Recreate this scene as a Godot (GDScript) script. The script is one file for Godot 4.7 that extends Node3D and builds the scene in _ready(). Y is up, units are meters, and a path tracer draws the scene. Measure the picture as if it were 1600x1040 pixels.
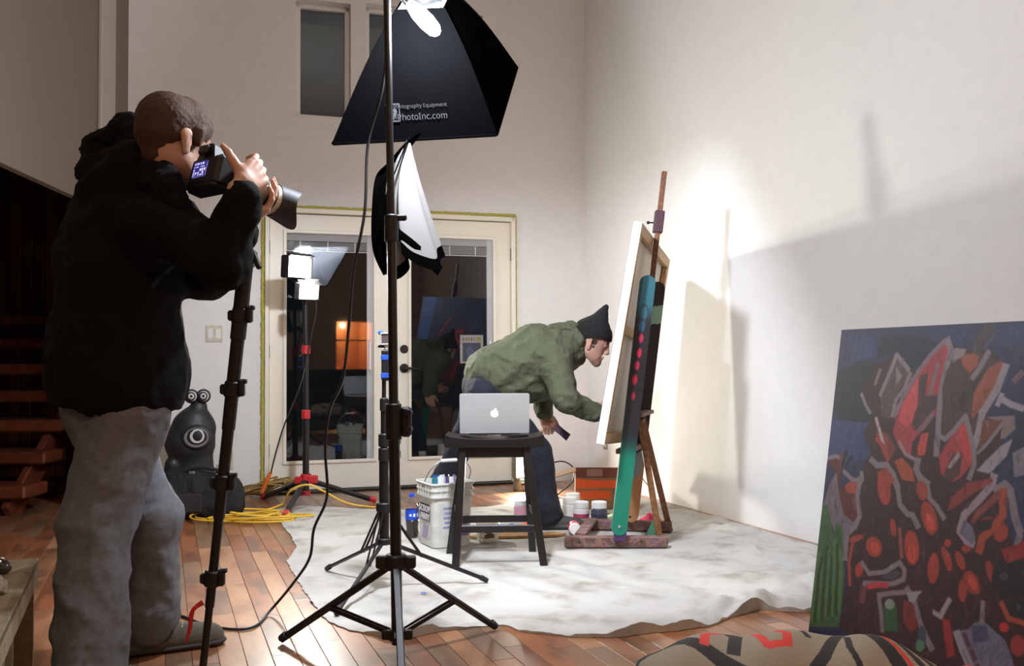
extends Node3D

# ---------------------------------------------------------------- mesh builder
class Shape:
	var v := PackedVector3Array()
	var n := PackedVector3Array()
	var uv := PackedVector2Array()
	var col := PackedColorArray()
	var ix := PackedInt32Array()
	var xf := Transform3D.IDENTITY
	var tint := Color.WHITE
	func put(p: Vector3, nn: Vector3, u := Vector2.ZERO) -> int:
		v.append(xf * p); n.append((xf.basis * nn).normalized()); uv.append(u); col.append(tint)
		return v.size() - 1
	func tri(a: int, b: int, c: int) -> void:
		var g := (v[b] - v[a]).cross(v[c] - v[a])
		if g.dot(n[a] + n[b] + n[c]) > 0.0: ix.append_array([a, c, b])
		else: ix.append_array([a, b, c])
	func flat(pts: Array, nn: Vector3, uvs := []) -> void:
		var s := v.size()
		for i in pts.size(): put(pts[i], nn, uvs[i] if i < uvs.size() else Vector2.ZERO)
		for i in range(1, pts.size() - 1): tri(s, s + i, s + i + 1)
	func face(pts: Array, inside: Vector3) -> void:
		var m := Vector3.ZERO
		for p in pts: m += p
		m /= pts.size()
		var nn: Vector3 = (pts[1] - pts[0]).cross(pts[2] - pts[0])
		if nn.length() < 1e-12: return
		nn = nn.normalized()
		if nn.dot(m - inside) < 0.0: nn = -nn
		flat(pts, nn)
	func box(c: Vector3, s: Vector3, bev := 0.003, bas := Basis.IDENTITY) -> Shape:
		var old := xf
		xf = xf * Transform3D(bas, c)
		var h := s * 0.5
		bev = minf(bev, minf(h.x, minf(h.y, h.z)) * 0.9)
		var i := h - Vector3.ONE * bev
		for ax in 3:
			var b := (ax + 1) % 3
			var d := (ax + 2) % 3
			for sg in [-1.0, 1.0]:
				var q := []
				for k in [[-1, -1], [1, -1], [1, 1], [-1, 1]]:
					var p := Vector3.ZERO
					p[ax] = sg * h[ax]; p[b] = k[0] * i[b]; p[d] = k[1] * i[d]
					q.append(p)
				var nn := Vector3.ZERO
				nn[ax] = sg
				flat(q, nn, [Vector2(0, 1), Vector2(1, 1), Vector2(1, 0), Vector2(0, 0)])
		if bev > 0.0:
			for ax in 3:
				var b := (ax + 1) % 3
				var d := (ax + 2) % 3
				for sb in [-1.0, 1.0]:
					for sd in [-1.0, 1.0]:
						var q := []
						for e in [[-1.0, 0], [1.0, 0], [1.0, 1], [-1.0, 1]]:
							var p := Vector3.ZERO
							p[ax] = e[0] * i[ax]
							p[b] = sb * (h[b] if e[1] == 0 else i[b])
							p[d] = sd * (i[d] if e[1] == 0 else h[d])
							q.append(p)
						var nn := Vector3.ZERO
						nn[b] = sb; nn[d] = sd
						flat(q, nn.normalized())
			for sx in [-1.0, 1.0]:
				for sy in [-1.0, 1.0]:
					for sz in [-1.0, 1.0]:
						flat([Vector3(sx * h.x, sy * i.y, sz * i.z), Vector3(sx * i.x, sy * h.y, sz * i.z), Vector3(sx * i.x, sy * i.y, sz * h.z)], Vector3(sx, sy, sz).normalized())
		xf = old
		return self
	# a box whose long axis runs from a to b
	func bar(a: Vector3, b: Vector3, w: float, t: float, bev := 0.003, side := Vector3(1, 0, 0)) -> Shape:
		var y := (b - a).normalized()
		var x := (side - y * side.dot(y)).normalized()
		return box((a + b) * 0.5, Vector3(w, (b - a).length(), t), bev, Basis(x, y, x.cross(y)))
	func tube(pts: Array, rad, seg := 8, caps := true) -> Shape:
		var m := pts.size()
		var t0: Vector3 = (pts[1] - pts[0]).normalized()
		var up := Vector3(0, 1, 0) if absf(t0.y) < 0.9 else Vector3(1, 0, 0)
		var x := up.cross(t0).normalized()
		var s := v.size()
		for i in m:
			var t: Vector3 = (pts[mini(i + 1, m - 1)] - pts[maxi(i - 1, 0)]).normalized()
			x = (x - t * x.dot(t)).normalized()
			var y := t.cross(x)
			var r: float = rad[i] if rad is Array else rad
			for k in seg + 1:
				var a := TAU * k / seg
				var d := x * cos(a) + y * sin(a)
				put(pts[i] + d * r, d, Vector2(float(k) / seg, float(i) / (m - 1)))
		for i in m - 1:
			for k in seg:
				var q := s + i * (seg + 1) + k
				tri(q, q + 1, q + seg + 2); tri(q, q + seg + 2, q + seg + 1)
		if caps:
			for e in [0, m - 1]:
				var t: Vector3 = (pts[0] - pts[1]).normalized() if e == 0 else (pts[m - 1] - pts[m - 2]).normalized()
				var ring := []
				var bk := xf
				for k in seg: ring.append(bk.affine_inverse() * v[s + e * (seg + 1) + k])
				flat(ring, t)
		return self
	# profile: array of Vector2(radius, y); a repeated point makes a sharp edge
	func lathe(prof: Array, seg := 20, at := Vector3.ZERO, bas := Basis.IDENTITY) -> Shape:
		var old := xf
		xf = xf * Transform3D(bas, at)
		var m := prof.size()
		var s := v.size()
		for i in m:
			var a: Vector2 = prof[maxi(i - 1, 0)]
			var b: Vector2 = prof[mini(i + 1, m - 1)]
			var p: Vector2 = prof[i]
			if i > 0 and p.distance_to(a) < 1e-6: a = p
			if i < m - 1 and p.distance_to(b) < 1e-6: b = p
			var d := (b - a).normalized()
			for k in seg + 1:
				var ang := TAU * k / seg
				var nn := Vector3(d.y * cos(ang), -d.x, d.y * sin(ang))
				put(Vector3(p.x * cos(ang), p.y, p.x * sin(ang)), nn, Vector2(float(k) / seg, float(i) / (m - 1)))
		for i in m - 1:
			if prof[i].distance_to(prof[i + 1]) < 1e-6: continue
			for k in seg:
				var q := s + i * (seg + 1) + k
				tri(q, q + 1, q + seg + 2); tri(q, q + seg + 2, q + seg + 1)
		xf = old
		return self
	func cyl(a: Vector3, b: Vector3, r: float, r2 := -1.0, seg := 14, bev := 0.0) -> Shape:
		if r2 < 0.0: r2 = r
		var y := (b - a).normalized()
		var x := (Vector3(0, 0, 1) if absf(y.z) < 0.9 else Vector3(1, 0, 0)).cross(y).normalized()
		var l := (b - a).length()
		var pr := [Vector2(0, 0), Vector2(r - bev, 0), Vector2(r - bev, 0)]
		if bev > 0.0: pr.append_array([Vector2(r, bev), Vector2(r, bev), Vector2(r2, l - bev), Vector2(r2, l - bev), Vector2(r2 - bev, l), Vector2(r2 - bev, l)])
		else: pr.append_array([Vector2(r2, l), Vector2(r2, l)])
		pr.append(Vector2(0, l))
		return lathe(pr, seg, a, Basis(x, y, x.cross(y)))
	func ball(c: Vector3, r: Vector3, seg := 14, rings := 8, bas := Basis.IDENTITY) -> Shape:
		var old := xf
		xf = xf * Transform3D(bas, c)
		var s := v.size()
		for i in rings + 1:
			var th := PI * i / rings
			for k in seg + 1:
				var a := TAU * k / seg
				var d := Vector3(sin(th) * cos(a), cos(th), sin(th) * sin(a))
				put(d * r, d / r, Vector2(float(k) / seg, float(i) / rings))
		for i in rings:
			for k in seg:
				var q := s + i * (seg + 1) + k
				if i > 0: tri(q, q + 1, q + seg + 2)
				if i < rings - 1: tri(q, q + seg + 2, q + seg + 1)
		xf = old
		return self
	# polygon in the xy plane pushed along z from -d/2 to d/2
	func prism(poly: PackedVector2Array, d: float, at := Vector3.ZERO, bas := Basis.IDENTITY) -> Shape:
		var old := xf
		xf = xf * Transform3D(bas, at)
		if Geometry2D.is_polygon_clockwise(poly): poly.reverse()
		var t := Geometry2D.triangulate_polygon(poly)
		var lo := poly[0]
		var hi := poly[0]
		for p in poly: lo = lo.min(p); hi = hi.max(p)
		for sg in [-1.0, 1.0]:
			var s := v.size()
			for p in poly: put(Vector3(p.x, p.y, sg * d * 0.5), Vector3(0, 0, sg), Vector2((p.x - lo.x) / (hi.x - lo.x), 1.0 - (p.y - lo.y) / (hi.y - lo.y)))
			for k in range(0, t.size(), 3): tri(s + t[k], s + t[k + 1], s + t[k + 2])
		for i in poly.size():
			var a := poly[i]
			var b := poly[(i + 1) % poly.size()]
			var e := (b - a).normalized()
			flat([Vector3(a.x, a.y, -d / 2), Vector3(b.x, b.y, -d / 2), Vector3(b.x, b.y, d / 2), Vector3(a.x, a.y, d / 2)], Vector3(e.y, -e.x, 0))
		xf = old
		return self
	# smooth surface from a function (u, v) -> Vector3
	func surf(nu: int, nv: int, fn: Callable, flip := false, wrap := false) -> Shape:
		var s := v.size()
		var g := []
		for j in nv + 1:
			for i in nu + 1: g.append(fn.call(float(i) / nu, float(j) / nv))
		for j in nv + 1:
			for i in nu + 1:
				var i0 := maxi(i - 1, 0)
				var i1 := mini(i + 1, nu)
				if wrap and i == 0: i0 = nu - 1
				if wrap and i == nu: i1 = 1
				var du: Vector3 = g[j * (nu + 1) + i1] - g[j * (nu + 1) + i0]
				var dv: Vector3 = g[mini(j + 1, nv) * (nu + 1) + i] - g[maxi(j - 1, 0) * (nu + 1) + i]
				var nn := du.cross(dv)
				nn = nn.normalized() if nn.length() > 1e-14 else Vector3.UP
				put(g[j * (nu + 1) + i], -nn if flip else nn, Vector2(float(i) / nu, float(j) / nv))
		for j in nv:
			for i in nu:
				var q := s + j * (nu + 1) + i
				tri(q, q + 1, q + nu + 2); tri(q, q + nu + 2, q + nu + 1)
		return self
	# a body or a garment: tapered capsules joined by a smooth minimum, meshed as surface nets.
	# each bone: [a, b, ra, rb, blend, flatten axis or null, flatten factor, cut]
	func bones(list: Array, cell: float, noise: FastNoiseLite = null, amp := 0.0, paint := []) -> Shape:
		var lo := Vector3.ONE * 1e6
		var hi := -lo
		for b in list:
			if b.size() > 7 and b[7]: continue
			var r: float = maxf(b[2], b[3]) + amp
			lo = lo.min((b[0] as Vector3).min(b[1]) - Vector3.ONE * r)
			hi = hi.max((b[0] as Vector3).max(b[1]) + Vector3.ONE * r)
		lo -= Vector3.ONE * cell * 3.0
		hi += Vector3.ONE * cell * 3.0
		var nx := int((hi.x - lo.x) / cell) + 1
		var ny := int((hi.y - lo.y) / cell) + 1
		var nz := int((hi.z - lo.z) / cell) + 1
		var f := PackedFloat32Array()
		f.resize(nx * ny * nz)
		f.fill(1.0)
		for b in list:
			var a: Vector3 = b[0]
			var ab: Vector3 = b[1] - a
			var ra: float = b[2]
			var dr: float = b[3] - ra
			var k: float = b[4]
			var fl: float = 0.0
			var ax := Vector3.ZERO
			if b.size() > 6 and b[5] != null:
				ax = (b[5] as Vector3).normalized()
				fl = b[6] - 1.0
			var cut: bool = b.size() > 7 and b[7]
			var s2 := ab + ax * (ab.dot(ax) * fl)
			var il := 1.0 / maxf(s2.length_squared(), 1e-9)
			var rr := (maxf(ra, ra + dr) * (1.0 if fl >= 0.0 else 1.0 / (1.0 + fl)) + k + cell * 2.5) * Vector3.ONE
			var q0 := ((a.min(b[1]) - rr - lo) / cell).floor().max(Vector3.ZERO)
			var q1 := ((a.max(b[1]) + rr - lo) / cell).ceil().min(Vector3(nx - 1, ny - 1, nz - 1))
			for z in range(int(q0.z), int(q1.z) + 1):
				for y in range(int(q0.y), int(q1.y) + 1):
					var row := (z * ny + y) * nx
					for x in range(int(q0.x), int(q1.x) + 1):
						var q := lo + Vector3(x, y, z) * cell - a
						if fl != 0.0: q += ax * (q.dot(ax) * fl)
						var h := clampf(q.dot(s2) * il, 0.0, 1.0)
						var d := (q - s2 * h).length() - ra - dr * h
						var e := f[row + x]
						if cut:
							d = -d
							var hh := maxf(k - absf(d - e), 0.0)
							f[row + x] = maxf(d, e) + hh * hh * 0.25 / k
						else:
							var hh := maxf(k - absf(d - e), 0.0)
							f[row + x] = minf(d, e) - hh * hh * 0.25 / k
		if noise:
			for z in nz:
				for y in ny:
					var row := (z * ny + y) * nx
					for x in nx:
						var e := f[row + x]
						if absf(e) < 0.05: f[row + x] = e - amp * noise.get_noise_3dv(lo + Vector3(x, y, z) * cell)
		var id := {}
		var off := [0, 1, nx, nx + 1, nx * ny, nx * ny + 1, nx * ny + nx, nx * ny + nx + 1]
		var cr := [Vector3(0, 0, 0), Vector3(1, 0, 0), Vector3(0, 1, 0), Vector3(1, 1, 0), Vector3(0, 0, 1), Vector3(1, 0, 1), Vector3(0, 1, 1), Vector3(1, 1, 1)]
		var ed := [[0, 1], [2, 3], [4, 5], [6, 7], [0, 2], [1, 3], [4, 6], [5, 7], [0, 4], [1, 5], [2, 6], [3, 7]]
		var near := cell * 2.5
		for z in nz - 1:
			for y in ny - 1:
				var row := (z * ny + y) * nx
				for x in nx - 1:
					var i := row + x
					if absf(f[i]) > near: continue
					var m := 0
					for c in 8: if f[i + off[c]] < 0.0: m += 1
					if m == 0 or m == 8: continue
					var p := Vector3.ZERO
					var cnt := 0
					for e in ed:
						var fa := f[i + off[e[0]]]
						var fb := f[i + off[e[1]]]
						if (fa < 0.0) != (fb < 0.0):
							p += (cr[e[0]] as Vector3).lerp(cr[e[1]], fa / (fa - fb))
							cnt += 1
					p = lo + (Vector3(x, y, z) + p / cnt) * cell
					var g := Vector3.ZERO
					for c in 8:
						g += ((cr[c] as Vector3) * 2.0 - Vector3.ONE) * f[i + off[c]]
					var t := tint
					for w in paint:
						var dd: float = p.distance_to(w[0])
						if dd < w[1]: tint = w[2]
					id[i] = put(p, g, Vector2(p.x + p.z, p.y))
					tint = t
		for i in id:
			var st := [1, nx, nx * ny]
			for ax in 3:
				var s0: int = st[ax]
				var s1: int = st[(ax + 1) % 3]
				var s3: int = st[(ax + 2) % 3]
				if (f[i] < 0.0) != (f[i + s0] < 0.0):
					if id.has(i - s1) and id.has(i - s3) and id.has(i - s1 - s3):
						tri(id[i], id[i - s1], id[i - s1 - s3]); tri(id[i], id[i - s1 - s3], id[i - s3])
		return self
	func mesh(colored := false) -> ArrayMesh:
		var a := []
		a.resize(Mesh.ARRAY_MAX)
		a[Mesh.ARRAY_VERTEX] = v; a[Mesh.ARRAY_NORMAL] = n; a[Mesh.ARRAY_TEX_UV] = uv; a[Mesh.ARRAY_INDEX] = ix
		if colored: a[Mesh.ARRAY_COLOR] = col
		var m := ArrayMesh.new()
		m.add_surface_from_arrays(Mesh.PRIMITIVE_TRIANGLES, a)
		return m

func sh() -> Shape: return Shape.new()

# ---------------------------------------------------------------- things and parts
var taken := {}
func numbered(called: String) -> String:
	var k: int = taken.get(called, 0)
	taken[called] = k + 1
	return called if k == 0 else "%s_%03d" % [called, k]

func tag(o: Node, label: String, category: String, group := "") -> void:
	o.set_meta("label", label)
	o.set_meta("category", category)
	if group: o.set_meta("group", group)

func thing(called: String, label: String, category: String, at := Vector3.ZERO, turn := 0.0, group := "") -> Node3D:
	var o := Node3D.new()
	o.name = numbered(called)
	add_child(o)
	o.position = at
	o.rotation_degrees.y = turn
	tag(o, label, category, group)
	return o

func part(s: Shape, called: String, m: Material, parent: Node, label := "") -> MeshInstance3D:
	var o := MeshInstance3D.new()
	o.mesh = s.mesh()
	o.material_override = m
	o.name = called
	parent.add_child(o, true)
	if label: o.set_meta("label", label)
	return o

func solo(s: Shape, called: String, m: Material, label: String, category: String, at := Vector3.ZERO, turn := 0.0, group := "") -> MeshInstance3D:
	var o := MeshInstance3D.new()
	o.mesh = s.mesh()
	o.material_override = m
	o.name = numbered(called)
	add_child(o)
	o.position = at
	o.rotation_degrees.y = turn
	tag(o, label, category, group)
	return o

func struct(s: Shape, called: String, m: Material, at := Vector3.ZERO, turn := 0.0, label := "") -> MeshInstance3D:
	var o := MeshInstance3D.new()
	o.mesh = s.mesh()
	o.material_override = m
	o.name = called
	add_child(o)
	o.position = at
	o.rotation_degrees.y = turn
	o.set_meta("kind", "structure")
	if label: o.set_meta("label", label)
	return o

func letters(text: String, size: float, m: Material, parent: Node, at: Vector3, bas := Basis.IDENTITY, depth := 0.001, bold := false) -> MeshInstance3D:
	var t := TextMesh.new()
	var f := SystemFont.new()
	f.font_names = PackedStringArray(["Droid Sans"])
	if bold: f.font_weight = 700
	t.font = f
	t.text = text
	t.font_size = 32
	t.pixel_size = size / 32.0
	t.depth = depth
	t.curve_step = 4.0
	var o := MeshInstance3D.new()
	o.mesh = t
	o.material_override = m
	o.name = "lettering"
	parent.add_child(o, true)
	o.transform = Transform3D(bas, at)
	return o

# ---------------------------------------------------------------- materials
func c8(r: float, g: float, b: float) -> Color: return Color(r / 255.0, g / 255.0, b / 255.0)

var tex := {}
func noise_tex(key: String, freq: float, octaves: int, ramp: Array, size := 512, type := FastNoiseLite.TYPE_SIMPLEX_SMOOTH, warp := 0.0, bump := 0.0) -> Texture2D:
	if tex.has(key): return tex[key]
	var f := FastNoiseLite.new()
	f.seed = hash(key) % 10000
	f.noise_type = type
	f.frequency = freq
	f.fractal_octaves = octaves
	if warp > 0.0:
		f.domain_warp_enabled = true
		f.domain_warp_amplitude = warp
		f.domain_warp_frequency = freq * 0.8
	var t := NoiseTexture2D.new()
	t.width = size
	t.height = size
	t.seamless = true
	t.noise = f
	if bump > 0.0:
		t.as_normal_map = true
		t.bump_strength = bump
	else:
		var g := Gradient.new()
		var offs := PackedFloat32Array()
		var cols := PackedColorArray()
		for r in ramp:
			offs.append(r[0]); cols.append(r[1])
		g.offsets = offs
		g.colors = cols
		t.color_ramp = g
	tex[key] = t
	return t

func grey_ramp(lo: float) -> Array: return [[0.0, Color(lo, lo, lo)], [1.0, Color.WHITE]]

func mat(c: Color, rough := 0.6, metal := 0.0, spec := 0.5) -> StandardMaterial3D:
	var m := StandardMaterial3D.new()
	m.albedo_color = c
	m.roughness = rough
	m.metallic = metal
	m.metallic_specular = spec
	return m

# a colour with a mottle of its own, mapped in the object's own axes
func mottled(c: Color, rough: float, key: String, freq: float, lo: float, scale: float, bump := 0.0, metal := 0.0) -> StandardMaterial3D:
	var m := mat(c, rough, metal)
	m.albedo_texture = noise_tex(key, freq, 4, grey_ramp(lo))
	m.uv1_triplanar = true
	m.uv1_scale = Vector3.ONE * scale
	if bump > 0.0:
		m.normal_enabled = true
		m.normal_texture = noise_tex(key + "_relief", freq, 4, [], 512, FastNoiseLite.TYPE_SIMPLEX_SMOOTH, 0.0, 4.0)
		m.normal_scale = bump
	return m

func glow(c: Color, e: float) -> StandardMaterial3D:
	var m := mat(c, 0.5)
	m.emission_enabled = true
	m.emission = c
	m.emission_energy_multiplier = e
	return m

# filled polygon and brush strokes on an image
func fill_poly(im: Image, pts: Array, c: Color) -> void:
	var h := im.get_height()
	var w := im.get_width()
	var y0 := 1e9
	var y1 := -1e9
	for p in pts:
		y0 = minf(y0, p.y); y1 = maxf(y1, p.y)
	for y in range(maxi(int(y0), 0), mini(int(y1) + 1, h)):
		var xs := []
		for i in pts.size():
			var a: Vector2 = pts[i]
			var b: Vector2 = pts[(i + 1) % pts.size()]
			if (a.y <= y + 0.5) != (b.y <= y + 0.5): xs.append(a.x + (y + 0.5 - a.y) / (b.y - a.y) * (b.x - a.x))
		xs.sort()
		for k in range(0, xs.size() - 1, 2):
			var xa := clampi(int(xs[k]), 0, w)
			var xb := clampi(int(xs[k + 1]) + 1, 0, w)
			if xb > xa: im.fill_rect(Rect2i(xa, y, xb - xa, 1), c)

func stroke(im: Image, pts: Array, wide: float, c: Color) -> void:
	for i in pts.size() - 1:
		var a: Vector2 = pts[i]
		var b: Vector2 = pts[i + 1]
		var d := (b - a).normalized()
		var p := Vector2(-d.y, d.x) * wide * 0.5
		fill_poly(im, [a + p - d * wide * 0.3, b + p + d * wide * 0.3, b - p + d * wide * 0.3, a - p - d * wide * 0.3], c)

func printed(im: Image, rough := 0.6) -> StandardMaterial3D:
	var m := mat(Color.WHITE, rough)
	m.albedo_texture = ImageTexture.create_from_image(im)
	return m

func look(z: Vector3, up := Vector3.UP) -> Basis:
	z = z.normalized()
	var x := up.cross(z).normalized()
	return Basis(x, z.cross(x), z)

# a smooth run through the points
func through(pts: Array, steps := 6) -> Array:
	var c := []
	for i in pts.size() - 1:
		var p0: Vector3 = pts[maxi(i - 1, 0)]
		var p1: Vector3 = pts[i]
		var p2: Vector3 = pts[i + 1]
		var p3: Vector3 = pts[mini(i + 2, pts.size() - 1)]
		for k in steps:
			c.append(p1.cubic_interpolate(p2, p0, p3, float(k) / steps))
	c.append(pts[-1])
	return c

var M := {}
var rng := RandomNumberGenerator.new()

func _ready() -> void:
	rng.seed = 20415
	# ---- camera
	var cam := Camera3D.new()
	cam.name = "view"
	add_child(cam)
	cam.position = Vector3(0, 0.96, 0)
	cam.rotation_degrees = Vector3(1.72, 0, -0.3)
	cam.fov = 2.0 * rad_to_deg(atan(520.0 / 1400.0))
	cam.near = 0.05
	cam.far = 60.0
	cam.current = true
	# ---- night sky, exposure
	var env := Environment.new()
	env.background_mode = Environment.BG_COLOR
	env.background_color = c8(30, 36, 40)
	env.background_energy_multiplier = 0.25
	env.tonemap_mode = Environment.TONE_MAPPER_LINEAR
	env.tonemap_exposure = 1.15
	env.sdfgi_enabled = true
	env.ssao_enabled = true
	env.ssil_enabled = true
	var we := WorldEnvironment.new()
	we.environment = env
	add_child(we)
	make_materials()
	room()
	floor_planks()
	stairs()
	french_doors()
	upper_windows()
	rear_room()
	drop_cloth()
	softbox_light()
	halogen_light()
	lantern()
	recorder_stand()
	easel()
	stool_and_laptop()
	leaning_painting()
	photographer()
	painter()
	bucket_and_bottle()
	paint_things()
	left_things()
	small_fixtures()

func make_materials() -> void:
	M.wall = mottled(c8(231, 230, 227), 0.75, "plaster", 0.02, 0.982, 0.8, 0.05)
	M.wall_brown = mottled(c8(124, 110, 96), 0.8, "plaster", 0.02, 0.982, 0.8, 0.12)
	M.ceiling = mat(c8(228, 227, 224), 0.9)
	M.door = mat(c8(236, 231, 214), 0.35)
	M.vinyl = mat(c8(232, 233, 232), 0.35)
	M.black_metal = mat(c8(24, 23, 24), 0.38)
	M.black_plastic = mottled(c8(27, 27, 29), 0.55, "grain", 0.05, 0.8, 4.0)
	M.dark_iron = mat(c8(38, 34, 30), 0.45, 0.6)
	M.red_plastic = mat(c8(190, 40, 46), 0.45)
	M.chrome = mat(c8(200, 200, 200), 0.22, 1.0)
	M.white_plastic = mat(c8(230, 230, 226), 0.4)
	M.slab = mat(c8(70, 55, 45), 0.9)
	M.foam = mottled(c8(242, 230, 112), 0.95, "foam", 0.06, 0.55, 3.0, 1.0)
	M.blind = mat(c8(196, 198, 200), 0.5)
	var g := mat(Color(0.02, 0.02, 0.02, 0.10), 0.02)
	g.transparency = BaseMaterial3D.TRANSPARENCY_ALPHA
	g.metallic_specular = 0.75
	M.pane = g
	M.blue_tape = mat(c8(38, 92, 214), 0.7)
	M.cord_black = mat(c8(20, 19, 19), 0.5)
	M.cord_yellow = mat(c8(226, 182, 52), 0.5)
	M.cord_tan = mat(c8(150, 122, 62), 0.55)

# ---------------------------------------------------------------- the room
const CORNER := Vector3(0.598, 0, -7.2)
const BACK_TURN := 16.75
const SIDE_TURN := -68.7
const TOP := 4.6

func wall_with_holes(x0: float, x1: float, y1: float, holes: Array, thick := 0.16) -> Shape:
	# holes: [xa, xb, ya, yb]; the face lies at local z = 0, the body behind it
	var s := sh()
	var xs := [x0, x1]
	for h in holes:
		xs.append(h[0]); xs.append(h[1])
	xs.sort()
	for i in xs.size() - 1:
		if xs[i + 1] - xs[i] < 1e-4: continue
		var m: float = (xs[i] + xs[i + 1]) * 0.5
		var cuts := []
		for h in holes: if m > h[0] and m < h[1]: cuts.append([h[2], h[3]])
		cuts.sort()
		var y := -0.1
		cuts.append([y1, y1])
		for c in cuts:
			if c[0] > y + 1e-4: s.box(Vector3(m, (y + c[0]) * 0.5, -thick * 0.5), Vector3(xs[i + 1] - xs[i], c[0] - y, thick), 0.0)
			y = c[1]
	return s

func left_x(z: float) -> float: return -2.677 + 0.09 * (6.215 + z)

func room() -> void:
	struct(wall_with_holes(-3.45, 0.2, TOP, [[-2.5, -0.6, -0.1, 2.085], [-2.275, -1.877, 2.767, 3.64], [-1.762, -0.852, 2.767, 3.66]]), "wall_back", M.wall, CORNER, BACK_TURN, "white plaster wall with the glazed double door")
	struct(wall_with_holes(-0.2, 11.6, TOP, []), "wall_right", M.wall, CORNER, SIDE_TURN, "plain white plaster wall on the right")
	# left wall: brown, open below its soffit where the stairs stand
	var s := sh()
	var a0 := -6.33
	var turn := rad_to_deg(atan2(0.09, 1.0))
	# local x runs from the back towards the camera
	s.xf = Transform3D(Basis.IDENTITY, Vector3.ZERO)
	s.box(Vector3(4.9, (1.944 + TOP) * 0.5, -0.025), Vector3(10.0, TOP - 1.944, 0.05), 0.002)
	s.box(Vector3(0.05, 0.92, -0.08), Vector3(0.3, 2.05, 0.16), 0.0)
	s.box(Vector3(6.2, 0.92, -0.08), Vector3(7.4, 2.05, 0.16), 0.0)
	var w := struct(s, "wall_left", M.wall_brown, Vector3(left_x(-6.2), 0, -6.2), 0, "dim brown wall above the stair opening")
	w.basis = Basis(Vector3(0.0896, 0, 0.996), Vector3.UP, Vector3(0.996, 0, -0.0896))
	var t := sh()
	t.box(Vector3(0.43, 2.3, 0.012), Vector3(0.25, 4.55, 0.03), 0.008)
	var tr := struct(t, "trim_1", mat(c8(176, 168, 158), 0.5), w.position, 0, "tall grey casing board at the end of the brown wall")
	tr.basis = w.basis
	# stair alcove
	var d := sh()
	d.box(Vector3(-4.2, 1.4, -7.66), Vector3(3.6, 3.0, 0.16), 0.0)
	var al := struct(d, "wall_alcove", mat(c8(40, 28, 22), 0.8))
	for i in 26:
		var b := sh()
		b.box(Vector3(-5.3 + i * 0.1, 1.38, -7.565), Vector3(0.094, 2.76, 0.03), 0.008)
		part(b, "board", [mat(c8(112, 64, 42), 0.32), mat(c8(94, 54, 36), 0.3), mat(c8(126, 74, 48), 0.34)][i % 3], al)
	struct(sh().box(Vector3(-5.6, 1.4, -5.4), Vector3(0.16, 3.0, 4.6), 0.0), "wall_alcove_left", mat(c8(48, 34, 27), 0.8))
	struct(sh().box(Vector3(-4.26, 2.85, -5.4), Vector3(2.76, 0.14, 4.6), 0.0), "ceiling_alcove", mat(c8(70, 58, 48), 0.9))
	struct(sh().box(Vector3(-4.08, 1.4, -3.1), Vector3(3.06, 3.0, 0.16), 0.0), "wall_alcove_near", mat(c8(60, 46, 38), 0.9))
	struct(sh().box(Vector3(1.2, TOP + 0.08, -2.0), Vector3(9.6, 0.16, 13.0), 0.0), "ceiling", M.ceiling)

const CLOTH := [Vector3(-1.625, 0.000, -5.756), Vector3(-1.442, 0.000, -5.497), Vector3(-1.214, -0.000, -4.936), Vector3(-1.113, 0.000, -4.633), Vector3(-1.082, 0.000, -4.311), Vector3(-0.949, 0.000, -3.960), Vector3(-0.838, 0.000, -3.681), Vector3(-0.745, 0.000, -3.457), Vector3(-0.670, 0.000, -3.306), Vector3(-0.588, 0.000, -3.227), Vector3(-0.523, -0.000, -3.181), Vector3(-0.443, 0.000, -3.122), Vector3(-0.360, 0.000, -3.128), Vector3(-0.277, 0.000, -3.192), Vector3(-0.144, 0.000, -3.250), Vector3(-0.029, 0.000, -3.271), Vector3(0.028, 0.000, -3.194), Vector3(0.128, 0.000, -3.155), Vector3(0.227, 0.000, -3.125), Vector3(0.348, 0.000, -3.123), Vector3(0.465, 0.000, -3.164), Vector3(0.583, 0.000, -3.199), Vector3(0.707, -0.000, -3.250), Vector3(0.831, 0.000, -3.377), Vector3(0.935, 0.000, -3.452), Vector3(1.106, 0.000, -3.414), Vector3(1.331, 0.000, -3.562), Vector3(1.626, 0.000, -4.222), Vector3(1.558, 0.000, -4.582), Vector3(1.397, 0.000, -5.029), Vector3(1.207, 0.000, -5.507), Vector3(1.017, 0.000, -5.949), Vector3(0.819, -0.000, -6.347), Vector3(0.438, 0.000, -6.243), Vector3(0.125, 0.000, -6.140), Vector3(-0.173, 0.000, -5.884), Vector3(-0.662, 0.000, -5.775), Vector3(-1.089, 0.000, -5.862), Vector3(-1.407, 0.000, -5.975)]

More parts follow.
